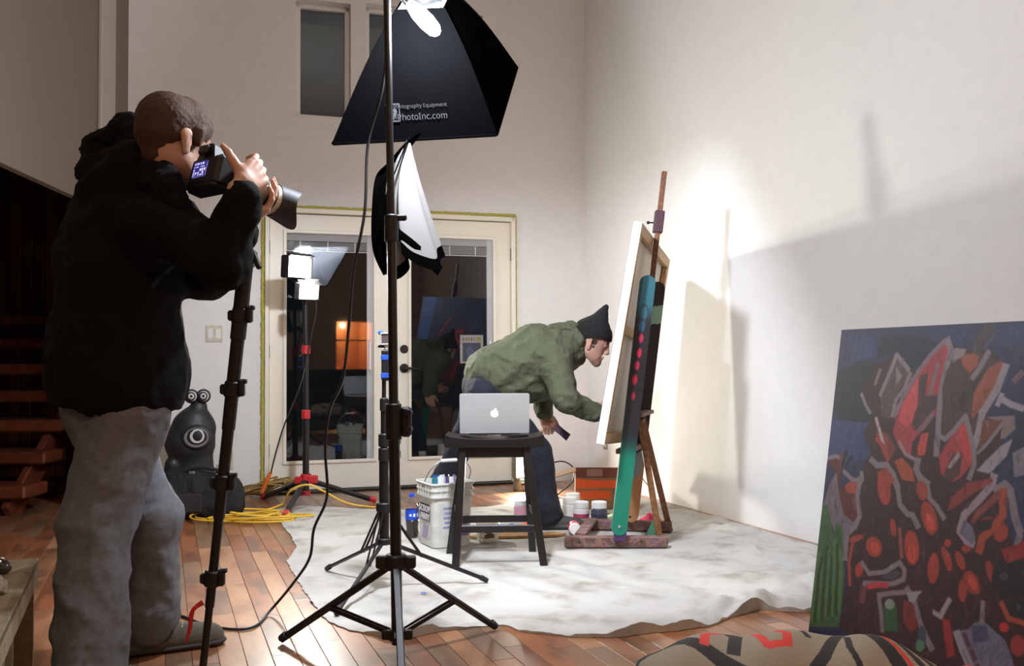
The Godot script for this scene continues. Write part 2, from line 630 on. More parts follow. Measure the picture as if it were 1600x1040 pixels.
func floor_planks() -> void:
	var base := struct(sh().box(Vector3(-0.6, -0.062, -2.2), Vector3(11.6, 0.1, 13.0), 0.0), "floor", M.slab, Vector3.ZERO, 0, "hardwood floor of short mixed brown boards")
	var poly := PackedVector2Array()
	for p in CLOTH: poly.append(Vector2(p.x, p.z))
	var kinds := []
	var tones := [
		[c8(116, 76, 52), c8(148, 100, 70), c8(166, 118, 84)],
		[c8(100, 60, 40), c8(140, 86, 56), c8(160, 104, 68)],
		[c8(92, 66, 50), c8(134, 92, 64), c8(164, 116, 80)],
		[c8(104, 80, 64), c8(130, 98, 74), c8(150, 112, 80)],
		[c8(136, 92, 62), c8(168, 120, 84), c8(184, 138, 100)],
		[c8(92, 60, 44), c8(150, 92, 58), c8(168, 110, 70)]]
	for i in tones.size():
		var m := mat(Color.WHITE, 0.33)
		m.albedo_texture = noise_tex("plank%d" % i, 0.006, 5, [[0.0, tones[i][0]], [0.38, tones[i][0].lerp(tones[i][1], 0.5)], [0.5, tones[i][1]], [0.62, tones[i][1]], [1.0, tones[i][2]]], 512, FastNoiseLite.TYPE_SIMPLEX_SMOOTH, 60.0)
		m.clearcoat_enabled = true
		m.clearcoat = 0.25
		m.clearcoat_roughness = 0.25
		kinds.append(m)
	var bas := Basis(Vector3(0.3633, 0, 0.9317), Vector3.UP, Vector3(-0.9317, 0, 0.3633))
	var all := []
	for r in range(-2, 84):
		var x := -1.2 - rng.randf() * 0.9
		while x < 11.4:
			var l := rng.randf_range(0.28, 0.95)
			all.append({"x": x, "l": l, "r": r, "k": rng.randi() % 6, "u": rng.randf(), "w": rng.randf(), "dy": rng.randf() * 0.0008})
			x += l
	for p in all:
		var c: Vector3 = CORNER + bas * Vector3(p.x + p.l * 0.5, 0, (p.r + 0.5) * 0.081)
		p.c = c
		var d := -c.z
		p.rank = 0.0
		if d > 1.9:
			var px := 800.0 + 1400.0 * c.x / d
			var py := 562.0 + 1344.0 / d
			if px > -60 and px < 1660 and py < 1090 and c.x > -5.0:
				p.rank = p.l / d / d / d
				if Geometry2D.is_point_in_polygon(Vector2(c.x, c.z), poly): p.rank *= 0.02
	all.sort_custom(func(a, b): return a.rank > b.rank)
	var rest := []
	for k in 6: rest.append(sh())
	for i in all.size():
		var p: Dictionary = all[i]
		if p.c.x < -5.4 or p.c.x > 5.2 or p.c.z > 3.6 or p.c.z < -8.1: continue
		var s: Shape = sh() if i < 300 else rest[p.k]
		var start := s.v.size()
		s.box(p.c + Vector3(0, -0.0065 - p.dy, 0), Vector3(p.l - 0.0012, 0.013, 0.0798), 0.0012, bas)
		for q in range(start, s.v.size()):
			var lp: Vector3 = bas.inverse() * (s.v[q] - p.c)
			s.uv[q] = Vector2(p.u + lp.x * 0.55, p.w + lp.z * 1.6)
		if i < 300: part(s, "plank", kinds[p.k], base)
	var m := ArrayMesh.new()
	for k in 6:
		var a := []
		a.resize(Mesh.ARRAY_MAX)
		a[Mesh.ARRAY_VERTEX] = rest[k].v; a[Mesh.ARRAY_NORMAL] = rest[k].n; a[Mesh.ARRAY_TEX_UV] = rest[k].uv; a[Mesh.ARRAY_INDEX] = rest[k].ix
		m.add_surface_from_arrays(Mesh.PRIMITIVE_TRIANGLES, a)
		m.surface_set_material(k, kinds[k])
	var o := MeshInstance3D.new()
	o.mesh = m
	o.name = "far_planks"
	o.set_meta("kind", "stuff")
	base.add_child(o)

func stairs() -> void:
	var t := thing("staircase", "open-riser wooden staircase in the dark alcove on the left", "staircase", Vector3(-3.78, 0, -5.7))
	var wood := [mottled(c8(136, 70, 44), 0.35, "stairwood", 0.02, 0.7, 1.4), mottled(c8(122, 62, 40), 0.38, "stairwood", 0.02, 0.7, 1.4)]
	for i in 7:
		part(sh().box(Vector3(0.0, 0.19 * (i + 1) - 0.04, -0.03 - 0.235 * i), Vector3(1.5, 0.08, 0.29), 0.012), "tread", wood[i % 2], t)
	for x in [-0.62, 0.62]:
		part(sh().bar(Vector3(x, 0.0, 0.06), Vector3(x, 1.36, -1.62), 0.05, 0.16, 0.006), "stringer", wood[1], t)
	part(sh().box(Vector3(-0.18, 0.8, -0.55), Vector3(0.07, 1.6, 0.07), 0.006), "baluster", wood[0], t)
	part(sh().tube(through([Vector3(0.66, 0.0, 0.72), Vector3(0.66, 1.2, 0.72), Vector3(0.66, 1.62, 0.7), Vector3(0.6, 1.82, 0.62), Vector3(0.45, 1.88, 0.45)]), 0.036, 10), "newel_post", wood[0], t)

func french_doors() -> void:
	var f := sh()
	# frame around the pair: jambs, head, sill (local to the back wall)
	f.box(Vector3(-2.478, 1.04, -0.05), Vector3(0.03, 2.08, 0.14), 0.003)
	f.box(Vector3(-0.612, 1.04, -0.05), Vector3(0.03, 2.08, 0.14), 0.003)
	f.box(Vector3(-1.545, 2.063, -0.05), Vector3(1.9, 0.034, 0.14), 0.003)
	var tr := struct(f, "trim_2", M.door, CORNER, BACK_TURN, "cream frame of the double door")
	part(sh().box(Vector3(-1.545, 0.008, -0.03), Vector3(1.84, 0.016, 0.16), 0.004), "threshold", M.dark_iron, tr)
	# yellow foam squeezed out round the frame, uneven
	for run in [[Vector3(-2.508, 0.03, 0.006), Vector3(-2.508, 2.09, 0.006), 0.030], [Vector3(-2.5, 2.088, 0.006), Vector3(-0.59, 2.092, 0.006), 0.026], [Vector3(-0.588, 0.2, 0.004), Vector3(-0.588, 2.09, 0.004), 0.012]]:
		var pts := []
		var rad := []
		for i in 121:
			pts.append((run[0] as Vector3).lerp(run[1], i / 120.0))
			rad.append(maxf(0.003, run[2] * rng.randf_range(0.36, 0.58)))
		var fs := sh()
		fs.tube(pts, rad, 8)
		for i in fs.v.size(): fs.v[i].z = 0.002 + clampf(fs.v[i].z, -0.01, 0.02) * 0.45
		part(fs, "foam_seam", M.foam, tr)
	for side in 2:
		var x0 := -2.46 if side == 0 else -1.541
		var x1 := -1.547 if side == 0 else -0.63
		var g0 := -2.345 if side == 0 else -1.425
		var g1 := -1.70 if side == 0 else -0.765
		var y0 := 0.225
		var y1 := 1.905
		var s := sh()
		var zc := -0.045
		for b in [[x0, g0, 0.02, 2.04], [g1, x1, 0.02, 2.04], [g0, g1, 0.02, y0], [g0, g1, y1, 2.04]]:
			s.box(Vector3((b[0] + b[1]) * 0.5, (b[2] + b[3]) * 0.5, zc), Vector3(b[1] - b[0], b[3] - b[2], 0.045), 0.0008)
		var d := struct(s, "door_%d" % (side + 1), M.door, CORNER, BACK_TURN, ["left leaf of the glazed double door", "right leaf of the glazed double door with black handle"][side])
		# glazing bead, white sash of the built-in blind
		var bead := sh()
		for b in [[g0 - 0.02, g0 + 0.006, y0 - 0.02, y1 + 0.02], [g1 - 0.006, g1 + 0.02, y0 - 0.02, y1 + 0.02], [g0, g1, y0 - 0.02, y0 + 0.006], [g0, g1, y1 - 0.006, y1 + 0.02]]:
			bead.box(Vector3((b[0] + b[1]) * 0.5, (b[2] + b[3]) * 0.5, -0.016), Vector3(b[1] - b[0], b[3] - b[2], 0.016), 0.005)
		part(bead, "glazing_bead", M.door, d)
		part(sh().box(Vector3((g0 + g1) * 0.5, (y0 + y1) * 0.5, -0.028), Vector3(g1 - g0 + 0.004, y1 - y0 + 0.004, 0.005), 0.0), "pane", M.pane, d, "clear glass pane mirroring the room")
		var rail := g1 - 0.028
		part(sh().box(Vector3(rail, (y0 + y1) * 0.5, -0.042), Vector3(0.05, y1 - y0, 0.018), 0.002), "blind_track", M.vinyl, d)
		part(sh().box(Vector3(rail - 0.004, 1.0, -0.018), Vector3(0.014, 0.22, 0.012), 0.003), "blind_slider", M.vinyl, d)
		part(sh().box(Vector3((g0 + g1) * 0.5, y1 - 0.03, -0.044), Vector3(g1 - g0, 0.06, 0.02), 0.002), "blind_headrail", M.blind, d)
		for k in 7:
			part(sh().box(Vector3((g0 + g1) * 0.5 - 0.02, y1 - 0.068 - k * 0.0085, -0.044), Vector3(g1 - g0 - 0.05, 0.004, 0.02), 0.0), "slat", M.blind, d)
		part(sh().box(Vector3((g0 + g1) * 0.5 - 0.02, y1 - 0.132, -0.044), Vector3(g1 - g0 - 0.05, 0.008, 0.022), 0.001), "bottom_rail", M.vinyl, d)
		for k in 3:
			part(sh().box(Vector3(lerpf(g0, g1, 0.16 + 0.31 * k), y1 - 0.097, -0.032), Vector3(0.008, 0.07, 0.003), 0.0), "ladder_tape", M.vinyl, d)
		for y in [1.79, 1.03, 0.31]:
			var hx := -2.466 if side == 0 else -0.622
			part(sh().cyl(Vector3(hx, y - 0.05, -0.012), Vector3(hx, y + 0.05, -0.012), 0.008, -1, 10, 0.002), "hinge", M.dark_iron, d)
	var d2 := get_node("door_2")
	part(sh().cyl(Vector3(-1.474, 1.047, -0.024), Vector3(-1.474, 1.047, -0.004), 0.031, -1, 20, 0.004), "deadbolt", M.dark_iron, d2)
	var h := part(sh().cyl(Vector3(-1.474, 0.902, -0.024), Vector3(-1.474, 0.902, 0.0), 0.034, -1, 20, 0.004), "handle_rose", M.dark_iron, d2)
	part(sh().cyl(Vector3(-1.474, 0.902, 0.0), Vector3(-1.474, 0.902, 0.045), 0.011, -1, 10).tube(through([Vector3(-1.478, 0.902, 0.042), Vector3(-1.43, 0.9, 0.046), Vector3(-1.38, 0.895, 0.04), Vector3(-1.365, 0.898, 0.034)]), [0.012, 0.012, 0.011, 0.0105, 0.0105, 0.010, 0.010, 0.010, 0.009, 0.009, 0.009, 0.009, 0.009, 0.009, 0.009, 0.008, 0.008, 0.008, 0.007], 8), "lever", M.dark_iron, h)

func upper_windows() -> void:
	var ws := [[-2.275, -1.877, 2.767, 3.64], [-1.762, -0.852, 2.767, 3.66]]
	for i in 2:
		var w: Array = ws[i]
		var fr := sh()
		var t := 0.035
		for b in [[w[0], w[0] + t, w[2], w[3]], [w[1] - t, w[1], w[2], w[3]], [w[0], w[1], w[2], w[2] + t], [w[0], w[1], w[3] - t, w[3]]]:
			fr.box(Vector3((b[0] + b[1]) * 0.5, (b[2] + b[3]) * 0.5, -0.11), Vector3(b[1] - b[0], b[3] - b[2], 0.05), 0.004)
		var o := struct(fr, "window_%d" % (i + 1), M.vinyl, CORNER, BACK_TURN, ["narrow dark window high on the wall", "wide dark window behind the softbox"][i])
		part(sh().box(Vector3((w[0] + w[1]) * 0.5, (w[2] + w[3]) * 0.5, -0.115), Vector3(w[1] - w[0] - 0.06, w[3] - w[2] - 0.06, 0.005), 0.0), "pane", M.pane, o)
		# dark roller shade drawn behind the glass
		part(sh().box(Vector3((w[0] + w[1]) * 0.5, (w[2] + w[3]) * 0.5 - 0.05, -0.15), Vector3(w[1] - w[0] - 0.05, w[3] - w[2] - 0.16, 0.004), 0.0), "insect_screen", mat(c8(72, 79, 76), 0.9), o, "dark grey insect screen")

func rear_room() -> void:
	# the part of the room behind the camera, which the door glass mirrors
	struct(wall_with_holes(-4.6, 4.0, TOP, [[-3.5, -2.7, 0.75, 1.72]]), "wall_rear", mottled(c8(196, 164, 138), 0.8, "plaster", 0.02, 0.982, 0.8, 0.12), Vector3(0.1, 0, 3.3), 180, "brown wall behind the camera")
	var k := struct(sh().box(Vector3(3.2, 1.23, 4.3), Vector3(1.0, 1.1, 0.04), 0.0).box(Vector3(3.2, 0.7, 3.88), Vector3(1.0, 0.06, 0.84), 0.0).box(Vector3(3.2, 1.76, 3.88), Vector3(1.0, 0.06, 0.84), 0.0).box(Vector3(2.68, 1.23, 3.88), Vector3(0.04, 1.1, 0.84), 0.0).box(Vector3(3.72, 1.23, 3.88), Vector3(0.04, 1.1, 0.84), 0.0), "wall_niche", mat(c8(214, 170, 128), 0.8))
	part(sh().box(Vector3(3.2, 1.36, 3.56), Vector3(0.8, 0.03, 0.04), 0.004), "mullion", M.wall_brown, k)
	var l := thing("pendant_light", "small warm lamp in the niche behind the camera", "lamp", Vector3(3.2, 1.727, 3.95))
	var b := part(sh().ball(Vector3(0, -0.06, 0), Vector3(0.04, 0.05, 0.04)), "bulb", glow(c8(255, 200, 140), 5.0), l)
	part(sh().cyl(Vector3(0, 0, 0), Vector3(0, -0.03, 0), 0.02), "socket", M.black_plastic, l)
	var om := OmniLight3D.new()
	om.light_color = c8(255, 196, 140)
	om.light_energy = 1.6
	om.light_size = 0.03
	om.omni_range = 12
	om.omni_attenuation = 2
	om.shadow_enabled = true
	b.add_child(om)
	om.position = Vector3(0, -0.06, 0)
	var sofa := thing("sofa", "dark sofa along the wall behind the camera", "sofa", Vector3(2.4, 0, 2.6))
	var dk := mottled(c8(44, 42, 44), 0.9, "grain", 0.05, 0.8, 4.0)
	part(sh().box(Vector3(0, 0.21, 0), Vector3(2.0, 0.34, 0.85), 0.04), "base", dk, sofa)
	part(sh().box(Vector3(0, 0.55, 0.34), Vector3(2.0, 0.5, 0.2), 0.06), "backrest", dk, sofa)
	for x in [-0.92, 0.92]: part(sh().box(Vector3(x, 0.42, 0), Vector3(0.18, 0.3, 0.85), 0.05), "armrest", dk, sofa)
	for x in [-0.44, 0.44]: part(sh().box(Vector3(x, 0.43, -0.06), Vector3(0.86, 0.12, 0.68), 0.05), "seat_cushion", dk, sofa)
	for x in [-0.9, 0.9]:
		for z in [-0.35, 0.35]: part(sh().cyl(Vector3(x, 0, z), Vector3(x, 0.06, z), 0.025), "leg", M.black_plastic, sofa)

# ---------------------------------------------------------------- lamps
func omni(parent: Node3D, at: Vector3, c: Color, e: float, size: float) -> void:
	var l := OmniLight3D.new()
	l.light_color = c
	l.light_energy = e
	l.light_size = size
	l.omni_range = 30
	l.omni_attenuation = 2
	l.shadow_enabled = true
	parent.add_child(l)
	l.position = at

func tripod_legs(t: Node3D, hub: Vector3, low: Vector3, feet: Array, r: float, m: Material, foot: Material, brace_at := 0.55) -> void:
	for f in feet:
		var d: Vector3 = ((f as Vector3) - hub).normalized()
		var l := part(sh().bar(hub, f + Vector3(0, 0.012, 0), r * 2.0, r * 1.3, 0.003), "leg", m, t)
		part(sh().cyl(f + Vector3(0, 0.016, 0) - d * 0.03, f + Vector3(0, 0.014, 0), r * 1.25, r * 1.1, 10, 0.003), "rubber_foot", foot, l)
		var k: Vector3 = hub.lerp(f, brace_at)
		for s in [-1.0, 1.0]:
			var side: Vector3 = d.cross(Vector3.UP).normalized() * 0.010 * s
			part(sh().bar(low + side, k + side, 0.004, r * 1.3, 0.001, d.cross(Vector3.UP)), "brace", m, t)

func clamp_collar(t: Node3D, at: Vector3, r: float, m: Material, side := Vector3(1, 0, 0)) -> void:
	var s := sh()
	s.cyl(at - Vector3(0, 0.028, 0), at + Vector3(0, 0.028, 0), r, -1, 14, 0.004)
	s.box(at + side * (r + 0.008), Vector3(0.022, 0.044, 0.022), 0.004)
	var o := part(s, "collar", m, t)
	part(sh().cyl(at + side * (r + 0.012), at + side * (r + 0.034), 0.007, -1, 8).box(at + side * (r + 0.04), Vector3(0.012, 0.034, 0.01), 0.003), "knob", m, o)

func softbox_light() -> void:
	var o := Vector3(-0.39, 0, -2.94)
	var t := thing("light_stand", "tall black tripod light stand in the middle holding the softbox", "light stand", o)
	var lean := Vector3(-0.022, 1, 0)
	var feet := [Vector3(-0.794, 0, -3.079) - o, Vector3(-0.062, 0, -3.21) - o, Vector3(-0.305, 0, -2.5) - o]
	var hub := Vector3(0.008, 0.305, 0)
	var low := Vector3(0.012, 0.07, 0)
	tripod_legs(t, hub, low, feet, 0.0115, M.black_metal, M.black_plastic)
	part(sh().cyl(hub - Vector3(0, 0.025, 0), hub + Vector3(0, 0.025, 0), 0.036, -1, 16, 0.006).box(hub + Vector3(0.045, 0, 0), Vector3(0.04, 0.04, 0.03), 0.005).box(hub + Vector3(-0.045, 0, 0), Vector3(0.04, 0.04, 0.03), 0.005), "hub", M.black_plastic, t)
	part(sh().cyl(low - Vector3(0, 0.02, 0), low + Vector3(0, 0.02, 0), 0.028, -1, 16, 0.005).box(low + Vector3(-0.035, 0, 0.0), Vector3(0.03, 0.03, 0.022), 0.004).box(low + Vector3(0.035, 0, 0.0), Vector3(0.03, 0.03, 0.022), 0.004), "spreader", M.black_plastic, t)
	var p0 := low - Vector3(0, 0.03, 0)
	part(sh().cyl(p0, Vector3(0.002, 0.75, 0), 0.0185, -1, 16), "lower_tube", M.black_metal, t)
	part(sh().cyl(Vector3(0.002, 0.7, 0), Vector3(-0.005, 1.42, 0), 0.0155, -1, 16), "middle_tube", M.black_metal, t)
	part(sh().cyl(Vector3(-0.005, 1.38, 0), Vector3(-0.022, 2.32, 0), 0.0125, -1, 16), "upper_tube", M.black_metal, t)
	var c1 := part(sh().cyl(Vector3(0.002, 0.70, 0), Vector3(0.001, 0.82, 0), 0.026, -1, 16, 0.004), "collar", M.black_plastic, t)
	part(sh().box(Vector3(0.042, 0.76, 0), Vector3(0.034, 0.1, 0.024), 0.008).cyl(Vector3(0.05, 0.735, -0.025), Vector3(0.05, 0.735, 0.025), 0.012, -1, 12, 0.002).cyl(Vector3(0.05, 0.79, -0.025), Vector3(0.05, 0.79, 0.025), 0.012, -1, 12, 0.002), "clamp_lever", M.black_plastic, c1)
	var c2 := part(sh().cyl(Vector3(-0.005, 1.35, 0), Vector3(-0.006, 1.44, 0), 0.023, -1, 16, 0.004), "collar", M.black_plastic, t)
	part(sh().box(Vector3(0.02, 1.43, 0), Vector3(0.05, 0.02, 0.02), 0.005), "clamp_lever", M.black_plastic, c2)
	# softbox with its lamp head
	var bl := Vector3(-0.661, 1.763, -3.300)
	var br := Vector3(-0.054, 1.806, -3.350)
	var tr := Vector3(0.028, 2.212, -3.800)
	var tl := bl + (tr - br)
	var cen := (bl + tr) * 0.5
	var nz := (br - bl).cross(tr - br).normalized()
	var apex := cen + nz * 0.43
	var b := thing("softbox", "black fabric softbox seen from behind, glowing bulb at its neck", "softbox", apex)
	var black := mottled(c8(7, 7, 8), 0.8, "weave", 0.09, 0.75, 5.0, 0.2)
	black.metallic_specular = 0.02
	var lining := mat(c8(140, 142, 146), 0.35, 0.7)
	var ex := (br - bl).normalized()
	var ey := (tr - br).normalized()
	var rim := [bl - apex, br - apex, tr - apex, tl - apex]
	var ring := []
	for q in [[-1, -1], [1, -1], [1, 1], [-1, 1]]: ring.append(ex * q[0] * 0.085 + ey * q[1] * 0.085 - nz * 0.02)
	for i in 4:
		var j := (i + 1) % 4
		var a0: Vector3 = ring[i]
		var a1: Vector3 = ring[j]
		var r0: Vector3 = rim[i]
		var r1: Vector3 = rim[j]
		var mid := (a0 + a1 + r0 + r1) * 0.25
		var out := (mid - (-nz * 0.25)).normalized()
		out = (a1 - a0).cross(r0 - a0).normalized() * signf((a1 - a0).cross(r0 - a0).dot(mid + nz * 0.25))
		var bulge := func(u: float, v: float, off: float) -> Vector3:
			var w := a0.lerp(a1, u).lerp(r0.lerp(r1, u), v)
			var ends := sin(PI * v) * 0.035
			return w + out * off + (w + nz * 0.2).normalized() * ends * 0.6
		var s := sh()
		s.surf(10, 10, func(u, v): return bulge.call(u, v, 0.0))
		var pn := part(s, "fabric_panel", black, b)
		part(sh().surf(10, 10, func(u, v): return bulge.call(u, v, -0.004)), "silver_lining", lining, pn)
		var seam := []
		for k in 11: seam.append(bulge.call(0.0, k / 10.0, 0.001))
		part(sh().tube(seam, 0.004, 6), "seam_rod", black, pn)
		part(sh().bar(r0, r1, 0.010, 0.012, 0.003, nz), "rim_binding", black, pn)
		if i == 0:
			var ux := (r1 - r0).normalized()
			var uy := ((a0 + a1) - (r0 + r1)).normalized()
			uy = (uy - ux * uy.dot(ux)).normalized()
			var uz := ux.cross(uy)
			var bas := Basis(ux, uy, uz)
			var grey := mat(c8(44, 44, 47), 0.9)
			letters("ePhotoInc.com", 0.030, grey, pn, (bulge.call(0.53, 0.80, 0.0) as Vector3) + out * 0.006 + ux * 0.0, bas)
			letters("Photography Equipment", 0.018, mat(c8(30, 30, 32), 0.9), pn, (bulge.call(0.53, 0.71, 0.0) as Vector3) + out * 0.006, bas)
			var lc: Vector3 = (bulge.call(0.34, 0.76, 0.0) as Vector3) + out * 0.005
			var mk := sh()
			for e in [[-1, 0, 0.004, 0.066], [1, 0, 0.004, 0.066], [0, -1, 0.05, 0.004], [0, 1, 0.05, 0.004]]:
				mk.box(lc + ux * e[0] * 0.024 + uy * e[1] * 0.031, Vector3(e[2], e[3], 0.001), 0.0, bas)
			mk.prism(PackedVector2Array([Vector2(-0.008, -0.022), Vector2(0.01, -0.014), Vector2(0.016, 0.004), Vector2(0.008, 0.022), Vector2(-0.002, 0.01), Vector2(0.004, 0.0), Vector2(-0.014, -0.006)]), 0.001, lc, bas)
			part(mk, "emblem", grey, pn)
	part(sh().lathe([Vector2(0.07, -0.02), Vector2(0.075, 0.0), Vector2(0.075, 0.03), Vector2(0.06, 0.09), Vector2(0.035, 0.13), Vector2(0.0, 0.135)], 20, Vector3.ZERO, Basis(ex, nz, ex.cross(nz))), "lamp_head", M.black_plastic, b)
	part(sh().bar(nz * 0.1, Vector3(-0.412, 2.3, -2.94) - apex, 0.03, 0.03, 0.005), "tilt_bracket", M.black_plastic, b)
	part(sh().cyl(Vector3(-0.412, 2.27, -2.94) - apex + Vector3(0, -0.03, 0), Vector3(-0.412, 2.33, -2.94) - apex, 0.026, -1, 14, 0.004), "mount", M.black_plastic, b)
	var cool := c8(236, 243, 255)
	# bulb at the neck, outside the fabric
	var s0 := Vector3(-0.340, 2.163, -2.990) - apex
	var s1 := Vector3(-0.241, 2.057, -2.990) - apex
	var so := part(sh().cyl(s0 + (s0 - s1).normalized() * 0.045, s0, 0.016, -1, 14, 0.003), "bulb_socket", M.chrome, b)
	var sd := (s1 - s0).normalized()
	part(sh().tube([s0, s0 + sd * 0.012, s0 + sd * 0.04, s0 + (s1 - s0) * 0.6, s1 - sd * 0.02, s1 - sd * 0.006, s1], [0.015, 0.02, 0.027, 0.029, 0.024, 0.015, 0.004], 14), "bulb", glow(cool, 12.0), so)
	omni(so, (s0 + s1) * 0.5, cool, NECK_E, 0.03)
	part(sh().tube(through([s0 - sd * 0.04, s0 - sd * 0.09 + nz * 0.02, nz * 0.07]), 0.012, 8), "lamp_arm", M.chrome, so)
	# bulb inside
	var i0 := -nz * 0.03
	var ib := part(sh().tube([i0, i0 - nz * 0.02, i0 - nz * 0.06, i0 - nz * 0.14, i0 - nz * 0.17, i0 - nz * 0.18], [0.018, 0.03, 0.042, 0.042, 0.03, 0.005], 16), "inner_bulb", glow(cool, 12.0), b)
	omni(ib, i0 - nz * 0.1, cool, BOX_E, 0.06)
	# diffuser cover dangling from the lower rim
	var tip := Vector3(-0.373, 1.780, -3.270)
	var cl := thing("diffuser_cover", "white diffuser cloth with black border dangling below the softbox", "cloth", tip)
	var hemp := [Vector3(-0.386, 1.349, -3.380), Vector3(-0.427, 1.371, -3.360), Vector3(-0.447, 1.313, -3.330), Vector3(-0.450, 1.268, -3.280), Vector3(-0.405, 1.252, -3.240), Vector3(-0.361, 1.292, -3.220), Vector3(-0.388, 1.343, -3.200), Vector3(-0.337, 1.300, -3.190), Vector3(-0.255, 1.275, -3.200), Vector3(-0.255, 1.320, -3.250), Vector3(-0.242, 1.344, -3.300), Vector3(-0.297, 1.371, -3.360), Vector3(-0.351, 1.360, -3.390)]
	for i in hemp.size(): hemp[i] = hemp[i] - tip + Vector3(0, 0, 0.05)
	var curve := through(hemp, 5)
	var fold := func(u: float, v: float, off: float) -> Vector3:
		var e: Vector3 = curve[clampi(int(round(u * (curve.size() - 1))), 0, curve.size() - 1)]
		var w := e * v
		w += Vector3(-0.055 * sin(PI * pow(v, 0.8)), 0, 0) * (1.0 - u)
		return w + Vector3(0, 0, off) * v
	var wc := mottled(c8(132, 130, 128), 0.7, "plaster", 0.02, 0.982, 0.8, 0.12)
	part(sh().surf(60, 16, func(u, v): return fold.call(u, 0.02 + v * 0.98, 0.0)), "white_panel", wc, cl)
	part(sh().surf(60, 3, func(u, v): return fold.call(u, 0.915 + v * 0.09, 0.004)), "black_hem", black, cl)
	var rib := through([Vector3.ZERO, Vector3(-0.440, 1.702, -3.280) - tip, Vector3(-0.490, 1.644, -3.270) - tip, Vector3(-0.504, 1.507, -3.270) - tip, Vector3(-0.497, 1.379, -3.280) - tip, Vector3(-0.462, 1.288, -3.300) - tip], 6)
	part(sh().surf(rib.size() - 1, 4, func(u, v): return rib[int(round(u * (rib.size() - 1)))] + Vector3((v - 0.2) * 0.055, (v - 0.5) * 0.03, 0.016 * sin(v * PI + u * 9.0))), "edge_band", black, cl)
	var rib2 := through([Vector3(0.0, 0.0, 0.01), Vector3(-0.411, 1.652, -3.200) - tip, Vector3(-0.443, 1.564, -3.200) - tip, Vector3(-0.446, 1.459, -3.190) - tip, Vector3(-0.412, 1.417, -3.170) - tip, Vector3(-0.338, 1.356, -3.160) - tip, Vector3(-0.254, 1.276, -3.180) - tip], 6)
	part(sh().surf(rib2.size() - 1, 3, func(u, v): return rib2[int(round(u * (rib2.size() - 1)))] + Vector3((v - 0.5) * 0.018, (v - 0.5) * 0.03, 0.006 * sin(v * PI))), "hem_strip", black, cl)
	# power cord of the softbox
	solo(sh().tube(through([Vector3(-0.415, 2.246, -3.000), Vector3(-0.422, 2.034, -3.020), Vector3(-0.443, 1.892, -3.060), Vector3(-0.501, 1.719, -3.120), Vector3(-0.513, 1.482, -3.120), Vector3(-0.554, 1.282, -3.140), Vector3(-0.574, 1.103, -3.160), Vector3(-0.600, 0.900, -3.180), Vector3(-0.651, 0.786, -3.200), Vector3(-0.671, 0.647, -3.220), Vector3(-0.673, 0.470, -3.260), Vector3(-0.728, 0.348, -3.300), Vector3(-0.748, 0.239, -3.320), Vector3(-0.812, 0.143, -3.360), Vector3(-0.918, 0.000, -3.426) + Vector3(0, 0.02, 0), Vector3(-0.941, 0.000, -3.241) + Vector3(0, 0.006, 0), Vector3(-1.089, 0.000, -3.259) + Vector3(0, 0.006, 0), Vector3(-1.292, 0.000, -3.416) + Vector3(0, 0.006, 0), Vector3(-1.395, 0.000, -3.272) + Vector3(0, 0.006, 0), Vector3(-1.558, 0.000, -3.091) + Vector3(0, 0.006, 0)], 8), 0.0052, 8), "power_cord", M.cord_black, "black power cord hanging from the softbox and trailing over the floor", "cord")

const NECK_E := 2.2
const BOX_E := 5.0
const HALO_E := 4.5
const LANTERN_E := 1.4

